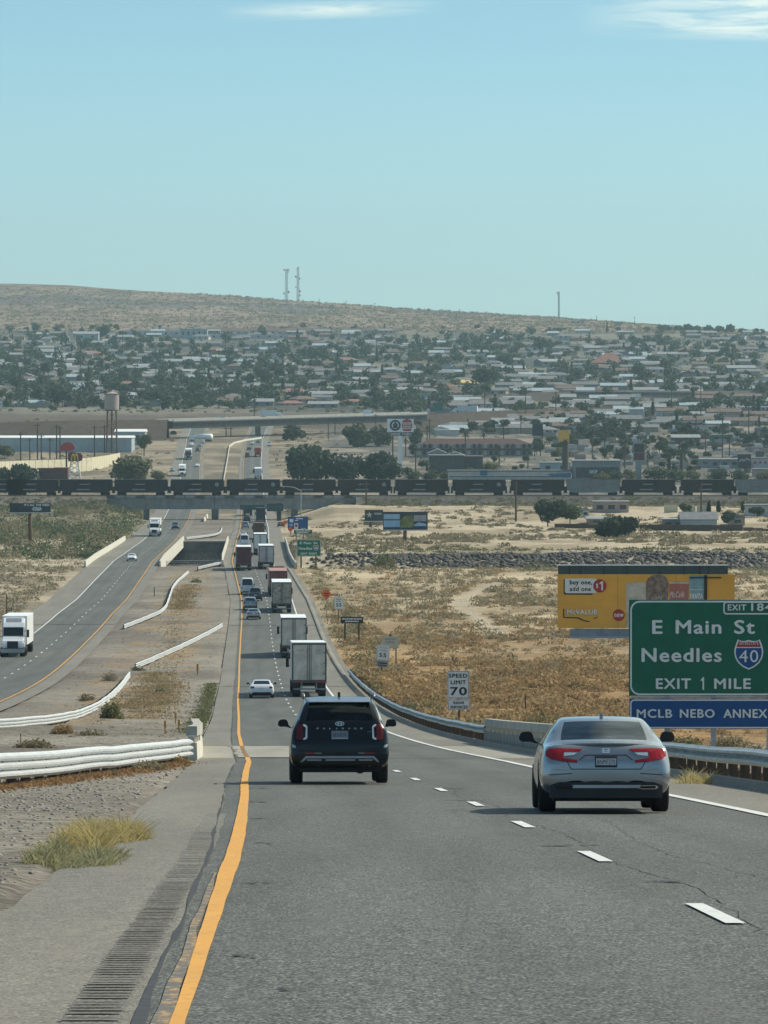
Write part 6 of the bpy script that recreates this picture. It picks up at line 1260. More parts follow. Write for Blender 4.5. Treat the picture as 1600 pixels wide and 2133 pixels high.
# motel, stores
building('motel', 'two-storey motel with a dark red roof and rows of dark doors', 868, 1110, 914, 952, 14, 'greywall', 'motelroof', 'hip', 0, tall=.34)
mt = [o for o in C.objects if o.name.startswith('motel')][0]; Y = Yg(952); k = Y / FPX
for r_, (za, zb_) in enumerate(((.6, 2.4), (3.5, 5.2))):
    for i in range(21):
        x = (-121 + 242 * (i + .5) / 21) * k; MB().use(M['window' if i % 3 else 'whitewall']).box(x - .9, x + .5, -.1, -.003, za + .2, zb_ + .2).build('window' if i % 3 else 'door', mt)
MB().use(M['motelroof']).box(-121 * k, 121 * k, -1.6, -.11, 2.95, 3.4).build('balcony', mt)
building('store', 'dark flat store with plain walls in front of the motel', 895, 965, 948, 991, 18, 'darkwall', 'roofgrey', 'flat', 0); building('store', 'dark annexe with a cap roof beside the plain dark store', 966, 1006, 950, 988, 14, 'darkwall', 'roofbrown', 'flat', 1)
building('chapel', 'grey gabled building left in front of the motel', 893, 930, 935, 962, 14, 'greywall', 'roofpale', 'gable_y', 1); building('chapel', 'grey gabled building right in front of the motel', 930, 968, 941, 962, 14, 'greywall', 'roofpale', 'gable_y', 1)
t = building('strip_store', 'long low white store with a dark roof line just above the train', 934, 1190, 980, 1001, 16, 'whitewall', 'darkwall', 'flat', 0); k = Yg(1001) / FPX
MB().use(M['bluepaint']).box((1000 - 1062) * k, (1015 - 1062) * k, -.3, -.003, 1.7, 3.6).build('sign_board', t); MB().use(M['bluepaint']).prism([((1140 - 1062) * k, 2.2), ((1150 - 1062) * k, 1.2), ((1190 - 1062) * k, 1.2), ((1190 - 1062) * k, 2.6)], -.3, -.003).build('blue_canopy', t); MB().use(M['darkwall']).box((936 - 1062) * k, (1188 - 1062) * k, -.2, -.003, 1.0, 1.3).build('stripe', t)
building('store', 'pale blue store right of the long white one', 1126, 1188, 963, 985, 14, 'bluewall', 'roofpale', 'flat', 2)
t = building('store', 'dark green-grey store with faint white lettering and a pale roof edge', 1195, 1293, 959, 1001, 16, 'greywall', 'roofpale', 'flat', 0); k = Yg(1001) / FPX; text_fit(t, 'SHOP', (1228 - 1244) * k, (1245 - 1244) * k, 2.6, 4.0, -.05, M['signwhite'], .02); MB().use(M['darkwall']).box((1200 - 1244) * k, (1289 - 1244) * k, -.03, -.003, 1.0, 5.0).build('front', t)
t = building('wall_building', 'long grey wall with red stars at the right edge', 1566, 1660, 953, 975, 10, 'whitewall', 'roofgrey', 'flat', 0); k = Yg(975) / FPX
for i, sx in enumerate((1573, 1584, 1595, 1606)):
    pts = [((sx - 1613 + (4.2 if j % 2 == 0 else 1.8) * math.sin(math.pi * j / 5)) * k, 2.4 + (4.2 if j % 2 == 0 else 1.8) * k * math.cos(math.pi * j / 5)) for j in range(10)]; MB().use(M['signred']).prism(pts, -.2, -.003).build('star', t)
building('store', 'low pale store with dark bays left of the starred wall', 1460, 1540, 956, 975, 14, 'greywall', 'roofpale', 'flat', 4); building('store', 'low reddish wall below the starred wall', 1570, 1650, 976, 994, 8, 'pinkwall', 'roofpale', 'flat', 0)
building('trailer_home', 'green flat-topped building on the right', 1481, 1526, 905, 923, 10, 'greenpaint', 'roofpale', 'flat', 2); building('shed', 'open carport with a pale roof right of centre in town', 1400, 1458, 905, 925, 12, 'darkwall', 'roofpale', 'gable', 1)
# houses by the railway, right
building('house', 'dark blue grey house with a grey gable roof behind the desert fence', 1420, 1494, 1067, 1101, 9, 'bluewall', 'roofgrey', 'gable', 0, tall=.42); building('shed', 'reddish flat shed with a pale roof near the railway bank', 1238, 1310, 1044, 1069, 8, 'pinkwall', 'roofpale', 'flat', 3)
building('shed', 'small white gabled shed between the trees near the railway bank', 1213, 1227, 1055, 1076, 4, 'whitewall', 'roofpale', 'gable_y', 1); building('house', 'low tan house half behind the round dark bush', 1224, 1262, 1076, 1092, 7, 'tanwall', 'roofpale', 'gable', 1); building('house', 'small tan house right of the dark blue grey house', 1522, 1552, 1070, 1092, 8, 'tanwall', 'roofgrey', 'gable_y', 1); building('house', 'long white trailer home near the right edge by the railway bank', 1555, 1640, 1051, 1076, 6, 'whitewall', 'roofpale', 'flat', 4)
building('house', 'low grey house with a carport left of the dark blue grey house', 1382, 1424, 1081, 1099, 7, 'greywall', 'roofpale', 'flat', 2)
for px, lab in ((1408, 'leftmost of three pale yellow wall ends by the railway bank'), (1445, 'middle one of three pale yellow wall ends by the railway bank'), (1476, 'rightmost of three pale yellow wall ends by the railway bank')): building('garden_wall', lab, px - 24, px + 4, 1049, 1068, .6, 'wallcream', 'tanwall', 'flat', 0, cat='wall', over=.05)
def fence(lab, a, b, top, base, mat='wood'):
    Y = YgX((a + b) / 2, base); k = Y / FPX; x = PX(a, Y); t = thing('fence', lab, 'fence', (x, Y, gz(x, Y))); h = (base - top) * k; L = (b - a) * k; n = max(3, int(L / 2.4))
    for i in range(n):
        x0, x1 = L * i / n, L * (i + 1) / n; z = gz(x + x0, Y) - gz(x, Y); MB().use(M[mat]).box(x0 + .02, x1 - .02, 0, .08, z - .6, z + h).build('panel', t); MB().use(M[mat]).box(x0 - .06, x0 + .06, .08, .2, z - .6, z + h + .1).build('post', t)
fence('dark wooden fence below the pair of large trees', 1156, 1250, 1091, 1100); fence('dark board fence in front of the dark blue grey house', 1333, 1548, 1090, 1103); fence('dark rail fence at the right edge by the pale lot', 1549, 1650, 1097, 1104, 'rust')
# water tower and tank
Y = Yg(944); k = Y / FPX; t = thing('water_tower', 'tan cylindrical water tower on dark legs above the warehouses', 'water tower', (PX(233, Y), Y, gz(PX(233, Y), Y))); zt0, zt1 = P(0, 855, Y).z - t.location.z, P(0, 820, Y).z - t.location.z; r = 15 * k
m = MB().use(M['tank']); m.ring([(.01, zt0), (r, zt0), (r, zt1), (.01, zt1 + 1.0)], 32); m.build('tank', t); m = MB().use(M['rust']); m.ring([(r + .02, zt1 - .25), (r + .25, zt1 - .25), (r + .25, zt1 + .05), (r + .02, zt1 + .05)], 32); m.ring([(r + .02, zt0), (r + .9, zt0), (r + .9, zt0 + .3), (r + .02, zt0 + .3)], 32); m.build('rim', t)
for i in range(4):
    a = R(45 + 90 * i); MB().use(M['rust']).tube((r * 1.05 * math.cos(a), r * 1.05 * math.sin(a), -1), (r * .85 * math.cos(a), r * .85 * math.sin(a), zt0), .24).build('leg', t)
m = MB().use(M['rust']); m.tube((0, 0, -1), (0, 0, zt0), .35)
for j in range(3):
    for i in range(4):
        a, b = R(45 + 90 * i), R(135 + 90 * i); f0, f1 = j / 3, (j + 1) / 3; ra, rb_ = r * (1.05 - .2 * f0), r * (1.05 - .2 * f1); m.tube((ra * math.cos(a), ra * math.sin(a), zt0 * f0), (rb_ * math.cos(b), rb_ * math.sin(b), zt0 * f1), .09, .09, 5); m.tube((rb_ * math.cos(a), rb_ * math.sin(a), zt0 * f1), (rb_ * math.cos(b), rb_ * math.sin(b), zt0 * f1), .09, .09, 5)
m.build('bracing', t)
Y = 3950; k = Y / FPX; t = thing('water_tank', 'squat pale water tank among the houses up the slope', 'water tank', (PX(581, Y), Y, P(0, 755, Y).z)); r = 15.5 * k; h = 20 * k; m = MB().use(M['tankpale']); m.ring([(r, -3), (r, h * .86)], 32); m.build('tank', t); m = MB().use(M['roofpale']); m.ring([(r + .2, h * .86), (r + .2, h * .9), (.01, h)], 32); m.build('roof', t)
# masts on the hill
def mast(lab, px, top, base, Y, w, dishes):
    k = Y / FPX; z0 = P(0, base + 3, Y).z; h = (base + 3 - top) * k; t = thing('radio_mast', lab, 'radio mast', (PX(px, Y), Y, z0)); m = MB().use(M['steel']); a = w * k / 2
    L = [(math.cos(R(90 + 120 * i)) * a, math.sin(R(90 + 120 * i)) * a) for i in range(3)]; n = int(h / 3)
    for x, y in L: m.tube((x, y, 0), (x * .75, y * .75, h), .28, .22, 5)
    for j in range(n):
        f0, f1 = j / n, (j + 1) / n
        for i in range(3): (xa, ya), (xb, yb) = L[i], L[(i + 1) % 3]; c0, c1 = 1 - .25 * f0, 1 - .25 * f1; m.tube((xa * c0, ya * c0, h * f0), (xb * c1, yb * c1, h * f1), .14, .14, 4)
    m.build('lattice', t)
    for f, s, q in dishes: 
        z = h * f; d = MB().use(M['signalu']); d.tube((s * a, -a, z), (s * (a + q), -a - .8, z), q * .9, q * .9, 10); d.build('dish', t)
    return t
mast('left radio mast of the pair on the hill, with a bulky top', 597, 560, 624, 6150, 6.5, ((.97, -1, 1.3), (.97, 1, 1.2), (.9, 1, .9), (.28, 1, 1.5), (.24, -1, 1.4)))
mast('right radio mast of the pair on the hill, with dishes up its length', 621, 556, 625, 6150, 5.5, ((.92, -1, .7), (.72, -1, 1.5), (.66, 1, 1.2), (.42, -1, 1.1), (.30, 1, 1.6), (.18, 1, 1.3)))
mast('lone slim radio mast on the ridge at the right', 1164, 607, 661, 5980, 3.6, ((.96, -1, 1.0), (.9, -1, .9)))
for px, top, base in ((40, 584, 591), (545, 609, 619), (665, 611, 629), (721, 620, 636), (781, 625, 640), (893, 637, 646), (1243, 660, 669), (1322, 663, 676), (958, 641, 650)):
    Y = 6000; k = Y / FPX; t = thing('utility_pole', 'tiny pole standing on the hill ridge against the sky', 'pole', (PX(px, Y), Y, gz(PX(px, Y), Y) - 1), group='poles on the ridge'); MB().use(M['wood']).tube((0, 0, 0), (0, 0, (base + 4 - top) * k), .35, .25, 5).build('post', t); MB().use(M['wood']).box(-1.2, 1.2, -.1, .1, (base + 2 - top) * k, (base + 2.5 - top) * k).build('crossarm', t)
# poles
def pole(px, top, base, lab, mat='wood', Y=None, arm=True, w=.16, group=None):
    Y = YgX(px, base) if Y is None else Y; k = Y / FPX; z = gz(PX(px, Y), Y); h = P(0, top, Y).z - z; t = thing('utility_pole', lab, 'utility pole', (PX(px, Y), Y, z), 0, 0, group); MB().use(M[mat]).tube((0, 0, -1), (0, 0, h), w * 1.3, w, 8).build('post', t)
    if arm: MB().use(M[mat]).box(-1.3, 1.3, -.25, -.12, h - 1.0, h - .75).build('crossarm', t)
for px, top, base in ((43, 900, 960), (62, 912, 958), (78, 882, 957), (86, 904, 957), (104, 912, 956), (118, 885, 956), (125, 888, 957), (197, 886, 951), (218, 885, 945)): pole(px, top, base, 'dark wooden utility pole rising among the warehouses', group='utility poles by the warehouses', w=.24)
for px, top, base in ((271, 877, 896), (471, 889, 909), (481, 889, 909), (684, 873, 916), (698, 872, 906), (783, 862, 905), (817, 862, 900), (530, 806, 868), (1049, 882, 940), (1158, 815, 870), (1095, 815, 880), (895, 872, 950), (1267, 862, 925), (1204, 880, 938), (1234, 905, 955), (1505, 858, 952), (1470, 900, 950), (1560, 840, 905), (1399, 790, 860), (1460, 800, 870), (168, 715, 800), (128, 735, 790), (66, 690, 730), (256, 690, 740), (325, 765, 800)): pole(px, top, base, 'thin wooden utility pole standing among the town trees', group='utility poles in town', w=.2)
pole(1075, 1004, 1087, 'tall wooden pole alone on the pale flat before the railway bank', w=.22); pole(1461, 1004, 1070, 'wooden pole with a white box at its top near the dark blue grey house', w=.2); pole(763, 1003, 1034, 'short pole at the foot of the railway bank', w=.2, Y=1515)
g = Sign('street_lamp', 'grey street lamp with a long arm in front of the coal train', 'street lamp', 627, Yg(1092)); m = MB().use(M['signalu']); m.tube((0, 0, -1), (0, 0, g.z(1021)), .16, .12); m.build('pole', g.t); m = MB().use(M['signalu']); m.tube((0, 0, g.z(1022)), (g.x(612), 0, g.z(1015)), .09).tube((g.x(612), 0, g.z(1015)), (g.x(594), 0, g.z(1013)), .09); m.build('arm', g.t); MB().use(M['signalu']).box(g.x(588), g.x(594), -.2, .2, g.z(1014.5), g.z(1012.5)).build('lamp_head', g.t)
g = Sign('street_lamp', 'second grey street lamp just right of the long armed one', 'street lamp', 644, Yg(1072)); m = MB().use(M['signalu']); m.tube((0, 0, -1), (0, 0, g.z(1024)), .13, .1); m.build('pole', g.t); MB().use(M['signalu']).tube((0, 0, g.z(1025)), (g.x(628), 0, g.z(1018)), .08).build('arm', g.t)

# ------------------------------------------------------------------ single trees and bushes near the railway and road
def tree(label, px, base, hp, wp, mat, kind='broad', n=1500, leaf=None, seed=0, group=None, Y=None, name='tree', cat='tree'):
    Y = YgX(px, base) if Y is None else Y; k = Y / FPX; h, w = hp * k, wp * k; X = PX(px, Y); t = thing(name, label, cat, (X, Y, gz(X, Y) - .15), 0, 0, group)
    link('crown', crown_mesh('crown', h, w, n, leaf or max(.35, w * .055), M[mat], seed + int(px), kind), t)
    if kind != 'cypress': link('trunk', trunk_mb(h, w, seed + int(px), max(.12, h * .022)).mesh('trunk'), t)
    else: MB().use(M['bark']).tube((0, 0, -.4), (0, 0, h * .4), .18, .1, 6).build('trunk', t)
    return t
def palm(label, px, base, hp, seed=0, thick=.28, group=None):
    Y = YgX(px, base); k = Y / FPX; X = PX(px, Y); h = hp * k; t = thing('palm_tree', label, 'palm', (X, Y, gz(X, Y) - .1), 0, 0, group); MB().use(M['bark']).tube((0, 0, -.4), (0, 0, h * .86), thick * 1.2, thick, 8).build('trunk', t)
    g = np.random.default_rng(seed); V = []; F = []; ti = []
    for i in range(30):
        a = g.random() * 6.28; el0 = g.uniform(-.5, 1.2); L = h * .07 + 1.6; p = np.array([0, 0, h * .86]); d = np.array([math.cos(a) * math.cos(el0), math.sin(a) * math.cos(el0), math.sin(el0)])
        for s in range(5):
            q = p + d * L / 5; wv = np.array([-math.sin(a), math.cos(a), 0]) * .28 * (1 - s / 6); n = len(V); V += [p - wv, p + wv, q + wv * .8, q - wv * .8]; F.append((n, n + 1, n + 2, n + 3)); ti.append(g.random()); p = q; d = d + np.array([0, 0, -.28]); d /= np.linalg.norm(d)
    link('crown', np_mesh('crown', V, F, M['palmleaf'], ti), t)
for a in (('big dark tree beside the right carriageway, just above the train', 642, 1003, 92, 112, 'leaf_dark', 'low'), ('round dark tree on the dark slope under the overpass end', 611, 918, 40, 50, 'leaf_dark', 'low'), ('broad dark tree left of the twin restaurant sign, touching the big dark tree', 726, 1003, 70, 92, 'leaf_dark', 'low'), ('broad dark tree right under the twin restaurant sign', 798, 1003, 74, 96, 'leaf_dark', 'low'), ('dark tree above the two broad ones, left half', 745, 932, 62, 66, 'leaf_mid', 'low'), ('dark tree above the two broad ones, right half', 788, 930, 52, 56, 'leaf_mid', 'low'), ('small green tree at the foot of the big dark tree', 678, 1002, 46, 48, 'leaf_mid'), ('leafy green tree beside the cream wall end', 276, 1004, 64, 92, 'leaf_olive', 'low'), ('small tree on the bank above the cream wall end', 300, 950, 52, 34, 'leaf_olive'), ('dark tree behind the train near the left edge', 48, 1003, 44, 66, 'leaf_dark', 'low'), ('greenish tree at the very left edge above the train', 8, 1003, 40, 44, 'leaf_mid', 'low'), ('green tree at the left edge by the warehouse', 10, 955, 30, 44, 'leaf_olive')):
    tree(*a, n=2200)
for a in (('large dark green tree left of the pair on the pale flat', 1142, 1097, 58, 80, 'leaf_dark'), ('large green tree right of the pair on the pale flat', 1187, 1096, 52, 58, 'leaf_mid')): tree(*a, n=2600)
tree('round dense dark green bush in front of the desert fence', 1290, 1116, 52, 96, 'leaf_dark', 'low', 3000, name='large_bush', cat='bush'); tree('small tree right of the dark blue grey house', 1518, 1098, 42, 32, 'leaf_dark', n=900); tree('small round tree near the right edge by the white trailer home', 1577, 1078, 24, 26, 'leaf_dark', n=800); tree('small tree between the yellow wall ends', 1430, 1076, 30, 28, 'leaf_mid', n=800)
for px, b_, h_, w_ in ((1477, 1068, 26, 6), (1497, 1068, 25, 5), (1548, 1070, 27, 6)): tree('dark narrow cypress by the pale yellow wall ends', px, b_, h_, w_, 'leaf_dark', 'cypress', 500, .5, group='cypresses by the railway bank', name='cypress')
for i, (px, b_, h_, w_, m_) in enumerate(((862, 1000, 22, 40, 'leaf_mid'), (900, 1000, 26, 44, 'leaf_mid'), (930, 998, 18, 36, 'leaf_olive'), (980, 990, 22, 40, 'leaf_olive'), (1020, 985, 30, 44, 'leaf_olive'), (1255, 1002, 24, 44, 'leaf_olive'), (1280, 1002, 30, 36, 'leaf_mid'), (1310, 1002, 34, 34, 'leaf_olive'), (1372, 1000, 34, 60, 'leaf_mid'), (1410, 1002, 34, 52, 'leaf_mid'), (1440, 1000, 26, 40, 'leaf_olive'), (1500, 1002, 36, 48, 'leaf_dark'), (1540, 1002, 28, 44, 'leaf_dark'), (1590, 1002, 22, 44, 'leaf_olive'), (850, 990, 22, 30, 'leaf_mid'), (330, 1002, 26, 40, 'leaf_olive'), (360, 905, 10, 14, 'leaf_dark'), (1070, 1000, 16, 30, 'leaf_olive'))): tree('bushy green tree in the row just above the train roofs', px, b_, h_, w_, m_, 'low', 900, group='bushy trees above the train', name='bushy_tree')
for i, (px, b_, h_, th) in enumerate(((1178, 992, 86, 1.1), (866, 985, 58, .25), (970, 960, 66, .25), (1008, 948, 50, .25), (1040, 972, 46, .25), (1302, 975, 62, .25), (1420, 985, 44, .6), (890, 925, 40, .25), (1010, 860, 44, .25), (845, 950, 40, .22), (1330, 930, 56, .2), (940, 968, 40, .22), (1100, 978, 46, .22), (1130, 940, 40, .2), (1260, 950, 44, .22), (1350, 985, 50, .22), (1390, 960, 46, .2), (1520, 950, 48, .22), (1575, 925, 46, .2), (1230, 905, 42, .2), (1085, 905, 40, .2), (1450, 905, 44, .2), (470, 735, 30, .3), (690, 705, 26, .3), (785, 730, 26, .3))): palm('thick trunked palm in front of the golden square sign' if i == 0 else 'shaggy palm tree standing among the stores and town trees', px, b_, h_, i, th, None if i == 0 else 'palms among the stores and town')
# median and verge bushes, each with its own place
def bush(label, px, base, rp, hp, mat, n=900, leaf=.1, seed=1, group=None, name='bush'):
    Y = Yg(base); k = Y / FPX; X = PX(px, Y); g = np.random.default_rng(seed + int(px)); V, F, ti = shrub_cloud(np.array([[0, 0, 0.], [rp * k * .35, 0, 0], [-rp * k * .4, .1, 0]]), np.array([rp * k, rp * k * .7, rp * k * .65]), np.array([hp * k, hp * k * .75, hp * k * .7]), leaf / max(.4, rp * k), n // 3, seed + int(px))
    o = link(name, np_mesh(name, V, F, M[mat], ti)); o.location = (X, Y, gz(X, Y) - .05); return tag(o, label, 'bush', group)
for a in (('dark green bush in the golden grass of the median', 231, 1502, 24, 40, 'scrub_green', 1600, .11), ('small green bush at the bend of the median guardrail', 288, 1396, 14, 12, 'scrub_green', 600, .1), ('dark bush on the carriageway side of the bent median guardrail', 228, 1418, 17, 22, 'scrub_grey', 700, .1), ('low dark bush beside the carriageway below the guardrail bend', 181, 1462, 18, 18, 'scrub_grey', 700, .1), ('brown bush just behind the near guardrail', 130, 1530, 26, 26, 'scrub_gold', 1200, .09), ('greyish low bush behind the near guardrail, right of the brown one', 190, 1538, 34, 22, 'scrub_grey', 1200, .09), ('grey green bush behind the near guardrail at the left', 70, 1560, 40, 20, 'scrub_grey', 1200, .09), ('small green bush in the golden median by the yellow line', 334, 1442, 12, 12, 'scrub_green', 500, .1), ('dark bush by the end of the farther bent guardrail', 408, 1214, 13, 10, 'scrub_green', 500, .14), ('dry grey bush under the end of the near guardrail', 310, 1605, 38, 24, 'scrub_grey', 1500, .05), ('dry golden bush under the near guardrail by the concrete end', 372, 1590, 26, 18, 'scrub_gold', 1000, .05), ('blackened stump of a bush below the near guardrail', 238, 1617, 8, 22, 'scrub_grey', 220, .035), ('grey green bush behind the right guardrail left of the speed 70 sign', 880, 1492, 40, 36, 'scrub_green', 1500, .09), ('pale feathery bush close behind the right guardrail', 850, 1480, 16, 28, 'scrub_grey', 700, .08), ('olive bush behind the right guardrail ahead of the silver sedan', 1130, 1520, 46, 36, 'scrub_green', 1500, .09), ('tall green bush on the wash bank left of the dark rocks', 800, 1186, 26, 44, 'leaf_olive', 1200, .3), ('spreading green bush below the dark rocks at the right edge', 1590, 1192, 46, 30, 'leaf_olive', 1400, .3), ('low green bush under the dark rocks left of the golden billboard', 1120, 1186, 34, 26, 'leaf_olive', 1000, .3), ('large dark dried bush in the brown brush', 888, 1338, 24, 26, 'scrub_grey', 900, .12), ('green leafy bush between the posts of the big exit sign', 1430, 1556, 40, 34, 'scrub_green', 1800, .07), ('dark tangled bush right of the green one under the big exit sign', 1520, 1562, 44, 36, 'scrub_grey', 1800, .07), ('yellow green bush under the right end of the big exit sign', 1572, 1572, 30, 26, 'scrub_green', 1200, .06)): bush(*a)
# the yellow grass clump at the left verge
def grass(label, cx, cy, rx, ry, n, L, mat, seed, name='grass_clump'):
    g = np.random.default_rng(seed); K_ = 11; sa = g.random(K_) * 6.28; sq = .9 * g.random(K_) ** .7; sx, sy, sl = cx + rx * sq * np.cos(sa), cy + ry * sq * np.sin(sa), g.uniform(.5, 1.15, K_); kk = g.integers(0, K_, n); a = g.random(n) * 6.28; q = g.random(n) ** .7; px_, py_ = sx[kk] + rx * .42 * q * np.cos(a), sy[kk] + ry * .3 * q * np.sin(a); z = ground_z(px_, py_); V = []; le = L * (.45 + .75 * g.random(n)) * (1 - .45 * q) * sl[kk]; az = g.random(n) * 6.28; ln = .25 + .6 * g.random(n); w = .004 + .006 * g.random(n)
    p0 = np.stack([px_, py_, z - .02], 1); d = np.stack([np.cos(az) * ln, np.sin(az) * ln, np.ones(n)], 1); d /= np.linalg.norm(d, axis=1, keepdims=True); p1 = p0 + d * (le * .6)[:, None]; d2 = d + np.stack([np.cos(az) * .5, np.sin(az) * .5, -.25 * np.ones(n)], 1); p2 = p1 + d2 * (le * .45)[:, None]
    s = np.stack([np.cos(az + 1.57), np.sin(az + 1.57), np.zeros(n)], 1) * w[:, None]; s[:, 0] = np.abs(s[:, 0]) + .003
    V = np.stack([p0 - s, p0 + s, p1 + s * .8, p1 - s * .8, p2 + s * .3, p2 - s * .3], 1); o = np.array([cx, cy, float(ground_z(np.array([cx]), np.array([cy]))[0])]); V = (V - o).reshape(-1, 3)
    b = (np.arange(n) * 6)[:, None]; F = np.concatenate([b + np.array([0, 1, 2, 3]), b + np.array([3, 2, 4, 5])]); t_ = np.tile(g.random(n), 2); ob = link(name, np_mesh(name, V, F, M[mat], t_)); ob.location = o; return tag(ob, label, 'grass')
grass('bright yellow grass clump at the edge of the left shoulder', PX(205, 57), 57.5, .36, 4.2, 4200, .42, 'grass_gold', 3); grass('grey green grass clump in front of the bright yellow one on the gravel', PX(140, 50), 51, .42, 2.6, 3200, .26, 'grass_pale', 4); grass('straw coloured tuft at the foot of the near right guardrail', PX(1478, 104), 105, .5, 1.6, 700, .42, 'grass_gold', 5)
def grass_strip(label, pts, n, L, mat, seed):
    g = np.random.default_rng(seed); k = g.integers(0, len(pts) - 1, n); f = g.random(n); P_ = np.array(pts); p = P_[k] * (1 - f)[:, None] + P_[k + 1] * f[:, None]; xs = p[:, 0] + g.normal(size=n) * p[:, 2]; ys = p[:, 1] + g.normal(size=n) * p[:, 2]; z = ground_z(xs, ys)
    cen = np.stack([xs, ys, z + L * .3 * g.random(n)], 1); V, F = quads(cen, L * (.3 + .8 * g.random(n)) * (1 + ys / 400), .3, 0, seed); return tag(link('dry_grass', np_mesh('dry_grass', V, F, M[mat], g.random(n))), label, 'grass', None, 'stuff')
grass_strip('dry rusty grass along the foot of the near left guardrail', [(-9.6, 60, .35), (-8.2, 84, .35), (-7.0, 104, .35), (-6.1, 124, .35), (-5.5, 148, .3)], 15000, .09, 'rustgrass', 6)
k_ = [(PX(u, Yg(v)), Yg(v), .9) for u, v in ((330, 1400), (300, 1440), (260, 1480), (330, 1460), (345, 1420), (290, 1500), (380, 1230), (372, 1270), (395, 1220))]; grass_strip('dry golden grass growing in patches on the median', k_, 22000, .12, 'drygrass', 7)
grass_strip('pale weeds along the edge of the inner shoulder', [(float(XR(y)) - 2.3, y, .35) for y in (250, 300, 340, 400, 450)], 6000, .10, 'scrub_green', 8)

grass_strip('dark dead brush behind the right guardrail', [(float(XR(y)) + 10.5, y, .22) for y in (45, 80, 120, 160, 220, 300, 380, 470)], 16000, .22, 'deadbrush', 9)
# ------------------------------------------------------------------ desert scrub: 300 single bushes, the rest as one cover
def scatter(n, a, b, top, base, seed, cond):
    g = np.random.default_rng(seed); px = g.uniform(a, b, n); py = g.uniform(top, base, n); ys_ = np.arange(24, 5300, 2.0); rows_ = 1066.5 - FPX * np.tan(np.arctan2(G(ys_) - EYE, ys_) + PITCH); Y = np.interp(-py, -rows_, ys_); X = (px - 800) / FPX * Y; c = cond(X, Y, X - XR(Y), X - XL(Y)); return X[c], Y[c], g
proto = []
for i in range(9):
    m_ = ('scrub_gold', 'scrub_grey', 'scrub_green')[i % 3]; V, F, ti = shrub_cloud(np.array([[0, 0, 0.], [.3, .2, 0], [-.35, -.1, 0]]), np.array([.8, .55, .5]), np.array([.75, .6, .5]), .18, 110, 100 + i); proto.append(np_mesh('desert_shrub', V, F, M[m_], ti))
X, Y, g = scatter(900, 690, 1650, 1330, 1535, 31, lambda X, Y, o, l: o > 11.4); od = np.argsort(Y)[:300]
for i in od:
    m_ = g.choice([0, 3, 6], p=[.4, .3, .3]) if Y[i] < 420 else g.choice([0, 1, 4, 7]); 
    if X[i] - XR(Y[i]) < 14: m_ = g.choice([2, 5, 8])
    o = link('desert_shrub', proto[int(m_)]); s = g.uniform(.30, .85); o.scale = (s * g.uniform(.9, 1.5), s, s * g.uniform(.6, 1.0)); o.rotation_euler = (0, 0, g.random() * 6.28); o.location = (X[i], Y[i], gz(X[i], Y[i]) - .04)
    tag(o, {0: 'dry golden brown shrub in the brush right of the road', 1: 'grey dry shrub in the brush right of the road', 2: 'green shrub along the right shoulder edge'}[int(m_) % 3], 'shrub', {0: 'golden desert shrubs', 1: 'grey desert shrubs', 2: 'green shoulder shrubs'}[int(m_) % 3])
def cover(name, label, X, Y, g, rad, hk, leaf, n, mat, seed):
    r = g.uniform(rad[0], rad[1], len(X)); V, F, ti = shrub_cloud(np.stack([X, Y, ground_z(X, Y) - .05], 1), r, r * hk * g.uniform(.6, 1.1, len(X)), leaf, n, seed); return tag(link(name, np_mesh(name, V, F, M[mat], ti)), label, 'scrub', None, 'stuff')
def part_(X, Y, m): return X[m], Y[m]
X, Y, g = scatter(9000, 650, 1850, 1176, 1520, 32, lambda X, Y, o, l: (o > 11.3)); r_ = g.random(len(X)); gold = r_ < np.clip(1.3 - (Y - 250) / 480, .25, .92); grn = ~gold & (r_ > .93)
dm = np.full(len(X), 99.)
for a, b in zip(track[:-1], track[1:]):
    d = b - a; t = np.clip(((X - a[0]) * d[0] + (Y - a[1]) * d[1]) / (d @ d), 0, 1); dm = np.minimum(dm, np.hypot(X - a[0] - t * d[0], (Y - a[1] - t * d[1]) * .35))
ok = (dm > 1.3) & ((fbm(X / 9, Y / 30, 61) > .45) | (g.random(len(X)) < .22))
cover('desert_brush', 'golden brown brush covering the ground right of the road', *part_(X, Y, gold & ok), g, (.36, 1.15), .75, .20, 72, 'scrub_gold', 33); cover('desert_brush', 'grey brush covering the ground right of the road', *part_(X, Y, ~gold & ~grn & ok), g, (.42, 1.3), .75, .20, 60, 'scrub_grey', 34); cover('desert_brush', 'green brush dotted over the ground right of the road', *part_(X, Y, grn & ok), g, (.3, .9), .8, .18, 32, 'scrub_green', 35)
X, Y, g = scatter(1500, 620, 800, 1176, 1470, 36, lambda X, Y, o, l: (o > 10.9) & (o < 15)); cover('verge_brush', 'green grey bushes lining the right shoulder edge', X, Y, g, (.3, .85), .8, .17, 34, 'scrub_green', 37)
X, Y, g = scatter(3200, 600, 1850, 1046, 1142, 38, lambda X, Y, o, l: (o > 12.5)); ok = (fbm(X / 22, Y / 70, 63) > .40); cover('flat_brush', 'grey brush scattered over the pale flat before the railway', *part_(X, Y, ok), g, (.5, 1.7), .62, .3, 44, 'scrub_grey', 39)
X, Y, g = scatter(1100, 620, 1660, 1142, 1178, 40, lambda X, Y, o, l: (o > 12.5) & ((Y < 1012) | (Y > 1040))); cover('wash_brush', 'olive brush in the dry wash below the dark rocks', X, Y, g, (.4, 1.2), .7, .28, 26, 'scrub_green', 41)
X, Y, g = scatter(2500, -240, 330, 1140, 1345, 42, lambda X, Y, o, l: (l < -12.6)); cover('left_brush', 'grey brown brush left of the far carriageway', X, Y, g, (.3, 1.3), .7, .24, 30, 'scrub_grey', 43)
